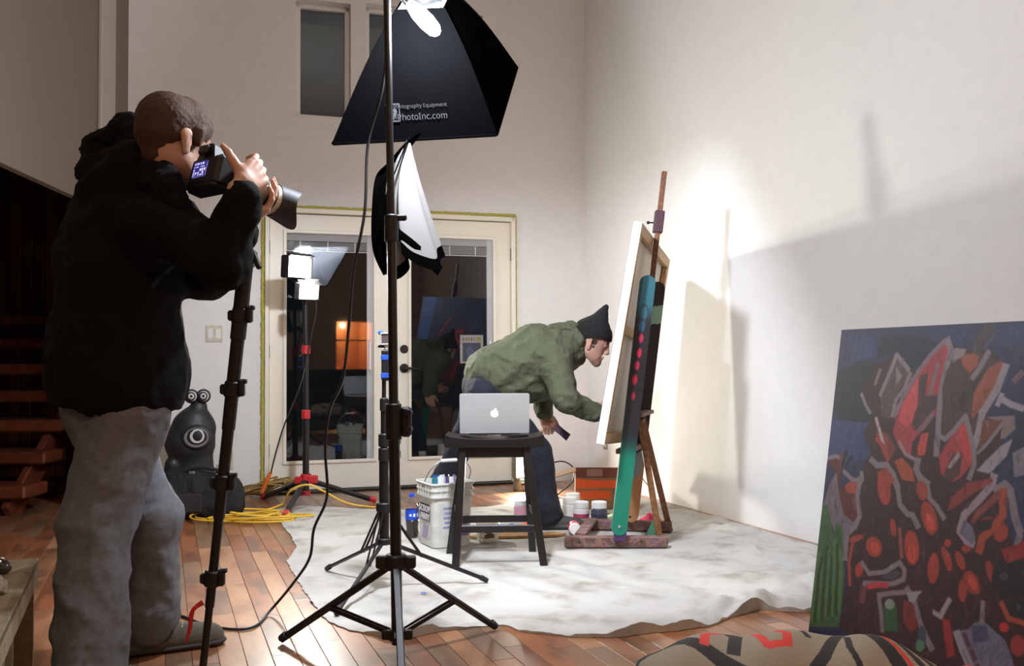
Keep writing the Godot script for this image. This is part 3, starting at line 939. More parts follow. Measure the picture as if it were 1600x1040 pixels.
func halogen_light() -> void:
	var o := Vector3(-1.375, 0, -5.98)
	var t := thing("work_light", "twin halogen work light on a black tripod with red fittings", "work light", o)
	var feet := [Vector3(-1.403, 0, -5.54) - o, Vector3(-0.925, 0, -6.09) - o, Vector3(-1.74, 0, -6.25) - o]
	var hub := Vector3(0, 0.175, 0)
	for f in feet:
		var d: Vector3 = (f - hub).normalized()
		var l := part(sh().bar(hub, f - d * 0.02 + Vector3(0, 0.012, 0), 0.034, 0.022, 0.004), "leg", mat(c8(44, 44, 46), 0.4, 0.3), t)
		part(sh().bar(f - d * 0.05 + Vector3(0, 0.014, 0), f + Vector3(0, 0.014, 0), 0.038, 0.026, 0.005), "foot_cap", M.red_plastic, l)
		part(sh().bar(Vector3(0, 0.09, 0), hub.lerp(f, 0.5), 0.016, 0.006, 0.001), "brace", M.black_metal, t)
	part(sh().cyl(hub - Vector3(0, 0.01, 0), hub + Vector3(0, 0.035, 0), 0.036, -1, 12, 0.004).box(hub + Vector3(0.05, 0.0, 0.01), Vector3(0.06, 0.05, 0.045), 0.005).box(hub + Vector3(-0.045, -0.004, 0.01), Vector3(0.05, 0.046, 0.045), 0.005), "hub", M.red_plastic, t)
	part(sh().box(Vector3(0, 0.085, 0), Vector3(0.06, 0.03, 0.05), 0.004), "spreader", M.red_plastic, t)
	part(sh().cyl(Vector3(0, 0.09, 0), Vector3(0, 0.62, 0), 0.022, -1, 14), "lower_tube", M.black_metal, t)
	part(sh().cyl(Vector3(0, 0.6, 0), Vector3(0, 1.04, 0), 0.018, -1, 14), "middle_tube", M.black_metal, t)
	part(sh().cyl(Vector3(0, 1.0, 0), Vector3(-0.01, 1.50, 0), 0.014, -1, 14), "upper_tube", M.black_metal, t)
	for y in [0.605, 1.035]: part(sh().cyl(Vector3(0, y - 0.03, 0), Vector3(0, y + 0.03, 0), 0.029, -1, 14, 0.005), "collar", M.red_plastic, t)
	part(sh().bar(Vector3(-0.09, 1.50, 0), Vector3(0.09, 1.49, 0), 0.024, 0.024, 0.003, Vector3.UP), "crossbar", M.black_metal, t)
	var warm := c8(255, 251, 241)
	var f := Vector3(0.78, -0.06, 0.62).normalized()
	for k in 2:
		var c: Vector3 = [Vector3(-0.055, 1.585, 0.02), Vector3(0.02, 1.42, 0.06)][k]
		var sc: float = [1.0, 0.72][k]
		var bas := look(f if k == 0 else Vector3(0.6, -0.15, 0.78))
		var h := sh()
		h.xf = Transform3D(bas, c)
		h.box(Vector3(0, 0, -0.035), Vector3(0.2, 0.15, 0.03) * sc, 0.008)
		for e in [[0, 0.072, 0.2, 0.006], [0, -0.072, 0.2, 0.006], [0.097, 0, 0.006, 0.15], [-0.097, 0, 0.006, 0.15]]:
			h.box(Vector3(e[0] * sc, e[1] * sc, 0), Vector3(e[2] * sc, e[3] * sc, 0.07), 0.002)
		for q in 5: h.box(Vector3((-0.06 + q * 0.03) * sc, 0, -0.06), Vector3(0.006, 0.11 * sc, 0.03), 0.001)
		h.bar(Vector3(-0.1 * sc, 0.085 * sc, 0.03), Vector3(0.1 * sc, 0.085 * sc, 0.03), 0.004, 0.06, 0.001, Vector3(0, 1, 0.4))
		var hd := part(h, "lamp_head", M.black_metal, t)
		var g := sh()
		g.xf = Transform3D(bas, c)
		g.box(Vector3(0, 0, 0.012), Vector3(0.182, 0.134, 0.01) * sc, 0.003)
		part(g, "lit_glass", glow(warm, 16.0), hd)
		var al := AreaLight3D.new()
		al.light_color = warm
		al.light_energy = HALO_E * [0.7, 0.3][k]
		al.area_size = Vector2(0.17, 0.12) * sc
		al.area_range = 30
		al.shadow_enabled = true
		hd.add_child(al)
		al.transform = Transform3D(Basis(bas.x, bas.y, bas.z).rotated(bas.y, PI), c + bas.z * 0.04)
		part(sh().bar(c - bas.z * 0.05, Vector3(c.x * 0.3, 1.47, 0.0), 0.016, 0.016, 0.002), "bracket", M.black_metal, t)
	part(sh().tube(through([Vector3(0.05, 1.42, 0.02), Vector3(0.075, 1.3, 0.03), Vector3(0.04, 1.12, 0.03), Vector3(0.015, 0.98, 0.03), Vector3(-0.03, 0.78, 0.06), Vector3(-0.12, 0.55, 0.08), Vector3(-0.17, 0.4, 0.07), Vector3(-0.22, 0.22, 0.05)], 6), 0.005, 8), "lamp_cord", M.cord_black, t)
	part(sh().cyl(Vector3(-0.22, 0.225, 0.05), Vector3(-0.245, 0.18, 0.045), 0.011, 0.014, 10).cyl(Vector3(-0.245, 0.18, 0.045), Vector3(-0.285, 0.09, 0.03), 0.016, 0.012, 10), "orange_plug", mat(c8(226, 110, 40), 0.5), t, "orange plug joining the two cords")

func lantern() -> void:
	var t := thing("lantern", "glowing grey work lantern on the floor by the wall", "lantern", Vector3(0.055, 0, -6.62), 24)
	var grey := mat(c8(132, 130, 118), 0.5)
	part(sh().lathe([Vector2(0, 0), Vector2(0.05, 0), Vector2(0.055, 0.01), Vector2(0.055, 0.05), Vector2(0.046, 0.085), Vector2(0.046, 0.092), Vector2(0.0, 0.092)], 20), "base", grey, t)
	part(sh().box(Vector3(0, 0.055, 0.056), Vector3(0.035, 0.02, 0.008), 0.003), "switch", M.black_plastic, t)
	var warm := c8(255, 247, 232)
	var hs := sh()
	hs.box(Vector3(0, 0.172, -0.02), Vector3(0.108, 0.17, 0.03), 0.01)
	for e in [[0, 0.093, 0.108, 0.012], [0, 0.251, 0.108, 0.012], [-0.049, 0.172, 0.01, 0.17], [0.049, 0.172, 0.01, 0.17]]: hs.box(Vector3(e[0], e[1], 0.012), Vector3(e[2], e[3], 0.05), 0.004)
	var hd := part(hs, "housing", grey, t)
	part(sh().box(Vector3(0, 0.172, 0.012), Vector3(0.086, 0.144, 0.02), 0.006), "lit_glass", glow(warm, 9.0), hd)
	var al := AreaLight3D.new()
	al.light_color = warm
	al.light_energy = LANTERN_E
	al.area_size = Vector2(0.08, 0.13)
	al.area_range = 30
	al.shadow_enabled = true
	hd.add_child(al)
	al.transform = Transform3D(Basis(Vector3.UP, PI), Vector3(0, 0.172, 0.04))
	part(sh().lathe([Vector2(0, 0.256), Vector2(0.05, 0.256), Vector2(0.053, 0.262), Vector2(0.046, 0.285), Vector2(0.028, 0.303), Vector2(0.02, 0.315), Vector2(0, 0.317)], 20), "cap", grey, t)
	part(sh().tube(through([Vector3(-0.045, 0.27, 0), Vector3(-0.04, 0.32, 0), Vector3(-0.02, 0.355, 0), Vector3(0.02, 0.355, 0), Vector3(0.04, 0.32, 0), Vector3(0.045, 0.27, 0)]), 0.006, 8), "carry_handle", grey, t)

# ---------------------------------------------------------------- drop cloth
func drop_cloth() -> void:
	var c := Vector3(0.25, 0, -4.3)
	var outline := []
	for p in CLOTH: outline.append(Vector2(p.x - c.x, p.z - c.z))
	var na := 420
	var radius := PackedFloat32Array()
	for i in na:
		var d := Vector2.from_angle(TAU * i / na)
		var best := 0.3
		for k in outline.size():
			var hit = Geometry2D.segment_intersects_segment(Vector2.ZERO, d * 6.0, outline[k], outline[(k + 1) % outline.size()])
			if hit != null: best = maxf(best, (hit as Vector2).length())
		radius.append(best)
	var n1 := FastNoiseLite.new()
	n1.seed = 11
	n1.noise_type = FastNoiseLite.TYPE_SIMPLEX_SMOOTH
	n1.frequency = 1.6
	n1.fractal_type = FastNoiseLite.FRACTAL_RIDGED
	n1.fractal_octaves = 3
	n1.domain_warp_enabled = true
	n1.domain_warp_amplitude = 0.25
	n1.domain_warp_frequency = 1.2
	var n2 := FastNoiseLite.new()
	n2.seed = 5
	n2.frequency = 5.0
	n2.fractal_octaves = 2
	var n3 := FastNoiseLite.new()
	n3.seed = 8
	n3.frequency = 1.5
	# where things stand the cloth lies flat
	var flat_at := [[-0.09, -4.35, 0.36], [-0.33, -4.65, 0.22], [0.57, -4.79, 0.42], [-0.55, -4.85, 0.12], [-0.54, -3.78, 0.1], [-0.85, -4.11, 0.1], [-0.11, -3.88, 0.1], [-0.66, -3.38, 0.1], [0.34, -5.08, 0.32], [0.62, -5.8, 0.36], [-0.1, -4.75, 0.25], [0.3, -5.45, 0.3], [-0.06, -3.21, 0.1], [-0.35, -2.95, 0.1], [-1.4, -5.54, 0.12], [0.1, -4.7, 0.3]]
	var high := func(x: float, z: float, edge: float) -> float:
		var f := 1.0
		for q in flat_at:
			f = minf(f, smoothstep(0.75, 1.3, Vector2(x - q[0], z - q[1]).length() / q[2]))
		var right := smoothstep(0.75, 1.35, x) * smoothstep(-3.0, -3.6, z)
		var ridge := clampf(n1.get_noise_2d(x, z) - 0.15, 0.0, 1.0)
		var h := ridge * (0.012 + 0.03 * right) + (n2.get_noise_2d(x, z) + 0.5) * 0.0035 + maxf(n3.get_noise_2d(x, z), 0.0) * 0.075 * right
		var lift := maxf(n3.get_noise_2d(x * 1.7 + 9.0, z * 1.7), 0.0) * smoothstep(0.12, 0.0, edge) * 0.055 * smoothstep(-3.9, -3.4, z)
		for q in [[-0.33, -3.22, 0.10, 0.05], [0.02, -3.2, 0.07, 0.03], [0.84, -3.44, 0.10, 0.06], [1.0, -3.5, 0.09, 0.05], [0.55, -3.2, 0.12, 0.02]]:
			lift += q[3] * exp(-pow(Vector2(x - q[0], z - q[1]).length() / q[2], 2)) * (0.6 + 0.4 * sin(x * 40.0 + z * 23.0))
		return 0.004 + h * f * smoothstep(0.0, 0.06, edge) + lift * f
	var s := sh()
	var nr := 74
	s.surf(na, nr, func(u, v):
		var i := int(round(u * na)) % na
		var r := radius[i] * (1.0 + 0.002 * sin(i * 0.6) + 0.002 * sin(i * 1.7))
		var q: float = sqrt(v) * 0.35 + v * 0.65
		var d: Vector2 = Vector2.from_angle(TAU * i / na) * r * q
		return Vector3(d.x, high.call(c.x + d.x, c.z + d.y, r * (1.0 - q)), d.y), true, true)
	# hem turned down to the floor
	s.surf(na, 2, func(u, v):
		var i := int(round(u * na)) % na
		var r := radius[i] * (1.0 + 0.002 * sin(i * 0.6) + 0.002 * sin(i * 1.7))
		var d := Vector2.from_angle(TAU * i / na) * (r + 0.001)
		return Vector3(d.x, high.call(c.x + d.x, c.z + d.y, 0.0) * (1.0 - v) + 0.001 * v, d.y), true, true)
	var m := mottled(c8(194, 191, 185), 0.9, "canvas_cloth", 0.012, 0.9, 0.35, 0.2)
	m.detail_enabled = true
	m.detail_blend_mode = BaseMaterial3D.BLEND_MODE_MUL
	m.detail_albedo = noise_tex("cloth_stain", 0.02, 5, [[0.0, c8(190, 182, 170)], [0.32, c8(240, 238, 234)], [0.5, Color.WHITE], [1.0, Color.WHITE]])
	solo(s, "drop_cloth", m, "off-white canvas drop cloth spread wrinkled over the floor", "drop cloth", c)
	solo(sh().box(Vector3.ZERO, Vector3(0.022, 0.001, 0.014), 0.0), "tape_scrap", M.blue_tape, "small scrap of blue tape on the drop cloth", "tape", Vector3(-0.366, 0.000, -3.682) + Vector3(0, 0.014, 0), 20)

# ---------------------------------------------------------------- recorder on the second stand
func recorder_stand() -> void:
	var o := Vector3(-0.542, 0, -3.79)
	var t := thing("camera_stand", "slim black tripod stand behind the tall one, with a taped recorder on top", "tripod", o)
	var feet := [Vector3(-0.851, 0, -4.112) - o, Vector3(-0.11, 0, -3.875) - o, Vector3(-0.663, 0, -3.379) - o]
	var ring := Vector3(0, 0.205, 0)
	var top := Vector3(0, 0.345, 0)
	for f in feet:
		var d: Vector3 = (f - ring).normalized()
		var l := part(sh().bar(ring + d * 0.02, f + Vector3(0, 0.016, 0), 0.017, 0.012, 0.003), "leg", M.black_metal, t)
		part(sh().cyl(f + Vector3(0, 0.016, 0) - d * 0.035, f + Vector3(0, 0.013, 0), 0.012, 0.011, 10, 0.002), "rubber_foot", M.black_plastic, l)
		for sg in [-1.0, 1.0]:
			var side: Vector3 = d.cross(Vector3.UP).normalized() * 0.009 * sg
			part(sh().bar(top + side + d * 0.02, ring.lerp(f, 0.36) + side, 0.004, 0.012, 0.001, side), "brace", M.black_metal, t)
	part(sh().cyl(ring - Vector3(0, 0.015, 0), ring + Vector3(0, 0.012, 0), 0.036, -1, 16, 0.004), "spreader", M.black_plastic, t)
	part(sh().cyl(top - Vector3(0, 0.02, 0), top + Vector3(0, 0.02, 0), 0.034, -1, 16, 0.005), "hub", M.black_plastic, t)
	part(sh().cyl(Vector3(0, 0.2, 0), Vector3(0, 0.56, 0), 0.021, -1, 14), "lower_tube", M.black_metal, t)
	part(sh().cyl(Vector3(0, 0.5, 0), Vector3(0, 0.78, 0), 0.014, -1, 14), "middle_tube", M.black_metal, t)
	part(sh().cyl(Vector3(0, 0.7, 0), Vector3(0, 0.9, 0), 0.009, -1, 12), "upper_tube", M.black_metal, t)
	for y in [0.565, 0.625]:
		clamp_collar(t, Vector3(0, y, 0), 0.024, M.black_plastic)
	clamp_collar(t, Vector3(0, 0.775, 0), 0.018, M.black_plastic)
	var r := thing("audio_recorder", "small black recorder held on the slim stand by blue tape", "recorder", o + Vector3(0.012, 0.875, 0.006))
	part(sh().box(Vector3(0, 0.065, 0), Vector3(0.042, 0.13, 0.026), 0.005), "body", M.black_plastic, r)
	for y in [0.022, 0.098]:
		part(sh().box(Vector3(0, y, 0), Vector3(0.045, 0.026, 0.029), 0.004), "blue_tape", M.blue_tape, r, "band of bright blue tape")
	part(sh().cyl(Vector3(0, 0.13, 0), Vector3(0, 0.150, 0), 0.010, -1, 12, 0.002), "white_mount", M.white_plastic, r)
	part(sh().box(Vector3(-0.022, 0.145, 0.0), Vector3(0.03, 0.012, 0.012), 0.004), "thumb_screw", M.black_plastic, r)
	var g := thing("action_camera", "tiny clear-cased action camera on top of the taped recorder", "camera", o + Vector3(0.012, 1.026, 0.006))
	var cs := sh()
	for e in [[0, 0.002, 0.05, 0.006], [0, 0.048, 0.05, 0.006], [-0.023, 0.025, 0.005, 0.052], [0.023, 0.025, 0.005, 0.052]]: cs.box(Vector3(e[0], e[1], 0), Vector3(e[2], e[3], 0.03), 0.002)
	part(cs, "case", mat(c8(196, 198, 200), 0.2), g)
	part(sh().box(Vector3(0, 0.025, 0), Vector3(0.042, 0.042, 0.024), 0.002), "body", mat(c8(92, 80, 76), 0.4), g)
	part(sh().box(Vector3(-0.024, 0.052, 0.004), Vector3(0.022, 0.018, 0.012), 0.005), "blue_tape", M.blue_tape, g)

# ---------------------------------------------------------------- easel with its canvas
func stadium(w: float, l: float, n := 8) -> PackedVector2Array:
	var p := PackedVector2Array()
	for i in n + 1: p.append(Vector2(w * 0.5, 0).rotated(PI * i / n) + Vector2(0, l * 0.5 - w * 0.5))
	for i in n + 1: p.append(Vector2(w * 0.5, 0).rotated(PI + PI * i / n) - Vector2(0, l * 0.5 - w * 0.5))
	return p

func along(a: Vector3, b: Vector3, face: Vector3) -> Basis:
	var y := (b - a).normalized()
	var z := (face - y * face.dot(y)).normalized()
	return Basis(y.cross(z), y, z)

func easel() -> void:
	var o := Vector3(0.57, 0, -4.79)
	var t := thing("easel", "paint-spattered wooden easel with green uprights on the drop cloth", "easel", o)
	var old := mottled(c8(120, 92, 78), 0.7, "oldwood", 0.03, 0.6, 2.0, 0.3)
	old.detail_enabled = true
	old.detail_blend_mode = BaseMaterial3D.BLEND_MODE_MIX
	old.detail_albedo = noise_tex("spatter", 0.02, 3, [[0.0, c8(90, 70, 100)], [0.35, c8(118, 96, 96)], [0.5, c8(134, 104, 84)], [0.62, c8(150, 92, 84)], [0.75, c8(96, 66, 104)], [1.0, c8(150, 60, 70)]])
	old.detail_mask = noise_tex("spatter_mask", 0.015, 3, [[0.4, Color.BLACK], [0.6, Color.WHITE]])
	var brown := mottled(c8(156, 106, 66), 0.55, "oldwood", 0.03, 0.7, 2.0, 0.2)
	var y0 := Vector3(0, 0.037, 0)
	var f0 := Vector3(0.261, 0.000, -4.583) - o + y0
	var f1 := Vector3(0.782, 0.000, -4.570) - o + y0
	var r0 := Vector3(0.383, 0.000, -5.076) - o + y0
	var r1 := Vector3(0.876, -0.000, -4.970) - o + y0
	part(sh().bar(f0, f1, 0.056, 0.05, 0.006, Vector3.UP), "front_runner", old, t)
	part(sh().bar(r0, r1, 0.056, 0.05, 0.006, Vector3.UP), "rear_runner", old, t)
	part(sh().bar(f0.lerp(f1, 0.16) + Vector3(0, 0.03, -0.02), r0.lerp(r1, 0.12) + Vector3(0, 0.03, 0.02), 0.06, 0.02, 0.004), "crosspiece", old, t)
	for k in 2:
		var q: Vector3 = [f0.lerp(f1, 0.14) + Vector3(0, 0.004, 0.026), f0.lerp(f1, 0.74) + Vector3(0, 0.004, 0.026)][k]
		part(sh().cyl(q, q + Vector3(0, 0, 0.002), 0.005, -1, 10), "screw_hole", M.black_plastic, t)
	# near upright: teal top, dark middle with pink dots, green foot
	var im := Image.create(64, 512, false, Image.FORMAT_RGB8)
	for y in 512:
		var v := y / 511.0
		var a := c8(38, 92, 104)
		var d := c8(30, 28, 32)
		var g := c8(14, 122, 96)
		var cc := a.lerp(d, smoothstep(0.10, 0.2, v)).lerp(g, smoothstep(0.60, 0.72, v))
		im.fill_rect(Rect2i(0, y, 64, 1), cc)
	for q in [[30, 74, 13, c8(46, 96, 116)], [28, 100, 11, c8(44, 84, 110)], [30, 124, 8, c8(190, 44, 80)], [30, 153, 8, c8(206, 40, 76)], [27, 178, 8, c8(186, 44, 76)], [24, 206, 9, c8(190, 36, 70)], [26, 238, 7, c8(150, 36, 60)]]:
		for r in range(3, 0, -1):
			var e := []
			for k in 14: e.append(Vector2(q[0], q[1]) + Vector2.from_angle(TAU * k / 14) * Vector2(q[2] * (0.6 + 0.25 * r), q[2] * (0.6 + 0.25 * r)))
			fill_poly(im, e, im.get_pixel(q[0], mini(q[1] + 30, 511)).lerp(q[3], [1.0, 0.75, 0.4][r - 1]))
	var spray := printed(im, 0.6)
	var ua := Vector3(0.529, 0.076, -4.535) - o
	var ub := Vector3(0.688, 1.382, -4.500) - o
	var l := (ub - ua).length()
	var near := part(sh().prism(stadium(0.078, l, 10), 0.02, (ua + ub) * 0.5, along(ua, ub, Vector3(0.05, 0, 1))), "near_upright", spray, t, "flat upright sprayed teal, black with pink dots, and green")
	part(sh().cyl(ua + Vector3(0.004, 0.045, 0.008), ua + Vector3(0.004, 0.045, 0.016), 0.008, -1, 12, 0.002), "bolt", M.chrome, near)
	part(sh().box(ua + Vector3(0.01, -0.005, -0.008), Vector3(0.062, 0.05, 0.03), 0.003), "foot_block", mat(c8(70, 44, 84), 0.7), t)
	var im2 := Image.create(32, 256, false, Image.FORMAT_RGB8)
	for y in 256:
		var v := y / 255.0
		im2.fill_rect(Rect2i(0, y, 32, 1), c8(32, 28, 34).lerp(c8(168, 120, 76), smoothstep(0.70, 0.78, v)))
	fill_poly(im2, [Vector2(0, 28), Vector2(32, 24), Vector2(32, 44), Vector2(6, 46)], c8(130, 176, 158))
	fill_poly(im2, [Vector2(4, 186), Vector2(30, 176), Vector2(26, 204), Vector2(2, 214)], c8(130, 136, 140))
	fill_poly(im2, [Vector2(18, 170), Vector2(32, 166), Vector2(32, 186)], c8(48, 48, 120))
	var va := Vector3(0.645, 0.067, -4.955) - o
	var vb := Vector3(0.810, 1.386, -4.930) - o
	var far := part(sh().prism(stadium(0.078, (vb - va).length(), 10), 0.02, (va + vb) * 0.5, along(va, vb, Vector3(0.05, 0, 1))), "far_upright", printed(im2, 0.6), t, "flat upright, black above and bare wood below")
	part(sh().cyl(va + Vector3(-0.003, 0.03, 0.008), va + Vector3(-0.003, 0.03, 0.014), 0.006, -1, 10), "bolt", M.dark_iron, far)
	# mast between them
	var ma := Vector3(0.633, 0.492, -4.730) - o
	var mb := Vector3(0.822, 1.965, -4.780) - o
	part(sh().bar(ma, mb, 0.026, 0.03, 0.003), "mast", mottled(c8(132, 84, 58), 0.55, "oldwood", 0.03, 0.7, 2.0), t)
	var md := (mb - ma).normalized()
	var cb := ma.lerp(mb, 0.815)
	var clampb := part(sh().bar(cb - md * 0.06, cb + md * 0.06, 0.05, 0.045, 0.004), "mast_clamp", mottled(c8(84, 50, 62), 0.6, "oldwood", 0.03, 0.6, 3.0), t)
	part(sh().cyl(cb + Vector3(-0.03, -0.005, 0.01), cb + Vector3(-0.055, -0.005, 0.012), 0.004, -1, 8).ball(cb + Vector3(-0.058, -0.005, 0.012), Vector3.ONE * 0.009, 10, 6), "clamp_screw", M.dark_iron, clampb)
	part(sh().bar(ma + md * 0.55, ma + md * 0.02, 0.03, 0.05, 0.003), "mast_rail", mottled(c8(58, 66, 62), 0.5, "oldwood", 0.03, 0.7, 2.0), t)
	# slides between the uprights
	part(sh().bar(ua.lerp(ub, 0.46) + Vector3(0.03, 0, -0.02), va.lerp(vb, 0.46) + Vector3(0.03, 0, 0.02), 0.05, 0.02, 0.003), "crossbar", old, t)
	part(sh().bar(ua.lerp(ub, 0.32) + Vector3(-0.02, 0, -0.02), va.lerp(vb, 0.32) + Vector3(-0.02, 0, 0.02), 0.08, 0.025, 0.003, Vector3(1, 0, 0)), "canvas_ledge", old, t)
	# back struts
	var s0 := Vector3(0.656, 0.651, -4.620) - o
	var s1 := Vector3(0.753, 0.037, -4.630) - o
	var s2 := Vector3(0.704, 0.651, -4.880) - o
	var s3 := Vector3(0.871, 0.008, -5.000) - o
	part(sh().bar(s0, s1, 0.032, 0.02, 0.003), "back_strut", brown, t)
	part(sh().bar(s2, s3, 0.032, 0.02, 0.003), "back_strut", brown, t)
	part(sh().bar(s0 + Vector3(-0.005, -0.02, 0), s2 + Vector3(0, -0.02, 0), 0.03, 0.02, 0.003), "strut_axle", M.dark_iron, t)
	part(sh().prism(PackedVector2Array([Vector2(0, 0), Vector2(0.075, 0), Vector2(0.06, 0.085), Vector2(0.045, 0.085)]), 0.014, Vector3(0.679, 0.041, -4.660) - o, Basis.IDENTITY), "corner_block", mat(c8(70, 130, 104), 0.7), t)
	# the canvas
	var bn := Vector3(0.408, 0.551, -4.400)
	var tn := Vector3(0.586, 1.646, -4.350)
	var tf := Vector3(0.908, 1.574, -5.400)
	var x := (tf - tn)
	var w := x.length()
	x = x / w
	var y := (tn - bn)
	y = y - x * y.dot(x)
	var h := y.length()
	y = y / h
	var z := x.cross(y)  # towards the back of the canvas if it points right
	if z.x < 0: z = -z
	var bas := Basis(x, y, x.cross(y))
	var zs := signf(z.dot(x.cross(y)))
	var cv := thing("stretched_canvas", "stretched canvas on the easel, its wooden back towards the camera", "canvas", bn)
	cv.basis = bas
	var white := mottled(c8(236, 234, 228), 0.85, "plaster", 0.02, 0.982, 0.8, 0.12)
	var raw := mottled(c8(206, 196, 182), 0.9, "plaster", 0.02, 0.982, 0.8, 0.12)
	var pine := mottled(c8(196, 160, 112), 0.6, "pine", 0.02, 0.82, 2.5)
	var th := 0.042
	part(sh().box(Vector3(w * 0.5, h * 0.5, 0.004 * zs), Vector3(w - 0.002, h - 0.002, 0.006), 0.0), "canvas_sheet", raw, cv)
	for e in [[w * 0.5, 0.001, w, 0.003], [w * 0.5, h - 0.001, w, 0.003], [0.001, h * 0.5, 0.003, h], [w - 0.001, h * 0.5, 0.003, h]]:
		part(sh().box(Vector3(e[0], e[1], th * 0.5 * zs), Vector3(e[2], e[3], th), 0.0005), "wrapped_edge", white, cv)
	var bwid := 0.05
	for e in [[w * 0.5, bwid * 0.5 + 0.004, w - 0.012, bwid], [w * 0.5, h - bwid * 0.5 - 0.004, w - 0.012, bwid], [bwid * 0.5 + 0.004, h * 0.5, bwid, h - 0.012 - bwid * 2], [w - bwid * 0.5 - 0.004, h * 0.5, bwid, h - 0.012 - bwid * 2], [w * 0.5, h * 0.52, w - 0.1, 0.045]]:
		part(sh().box(Vector3(e[0], e[1], (th * 0.5 + 0.006) * zs), Vector3(e[2], e[3], th - 0.014), 0.002), "stretcher_bar", pine, cv)
	# the painted front
	var pi := Image.create(256, 256, false, Image.FORMAT_RGB8)
	pi.fill(c8(48, 46, 74))
	var pr := RandomNumberGenerator.new()
	pr.seed = 7
	for k in 120:
		var q := Vector2(pr.randf() * 256, pr.randf() * 256)
		var cc := c8(40, 42, 78).lerp(c8(70, 72, 120), pr.randf())
		if q.distance_to(Vector2(120, 150)) < 78: cc = c8(90, 24, 30).lerp(c8(196, 50, 50), pr.randf())
		if q.y > 200: cc = c8(30, 26, 34).lerp(c8(92, 40, 44), pr.randf())
		stroke(pi, [q, q + Vector2(pr.randf_range(-30, 30), pr.randf_range(-46, 46))], pr.randf_range(6, 18), cc)
	fill_poly(pi, [Vector2(10, 0), Vector2(50, 0), Vector2(36, 120), Vector2(4, 90)], c8(60, 96, 160))
	part(sh().box(Vector3(w * 0.5, h * 0.5, -0.0005 * zs), Vector3(w, h, 0.002), 0.0), "painted_front", printed(pi, 0.5), cv, "dark blue and red half-finished painting")

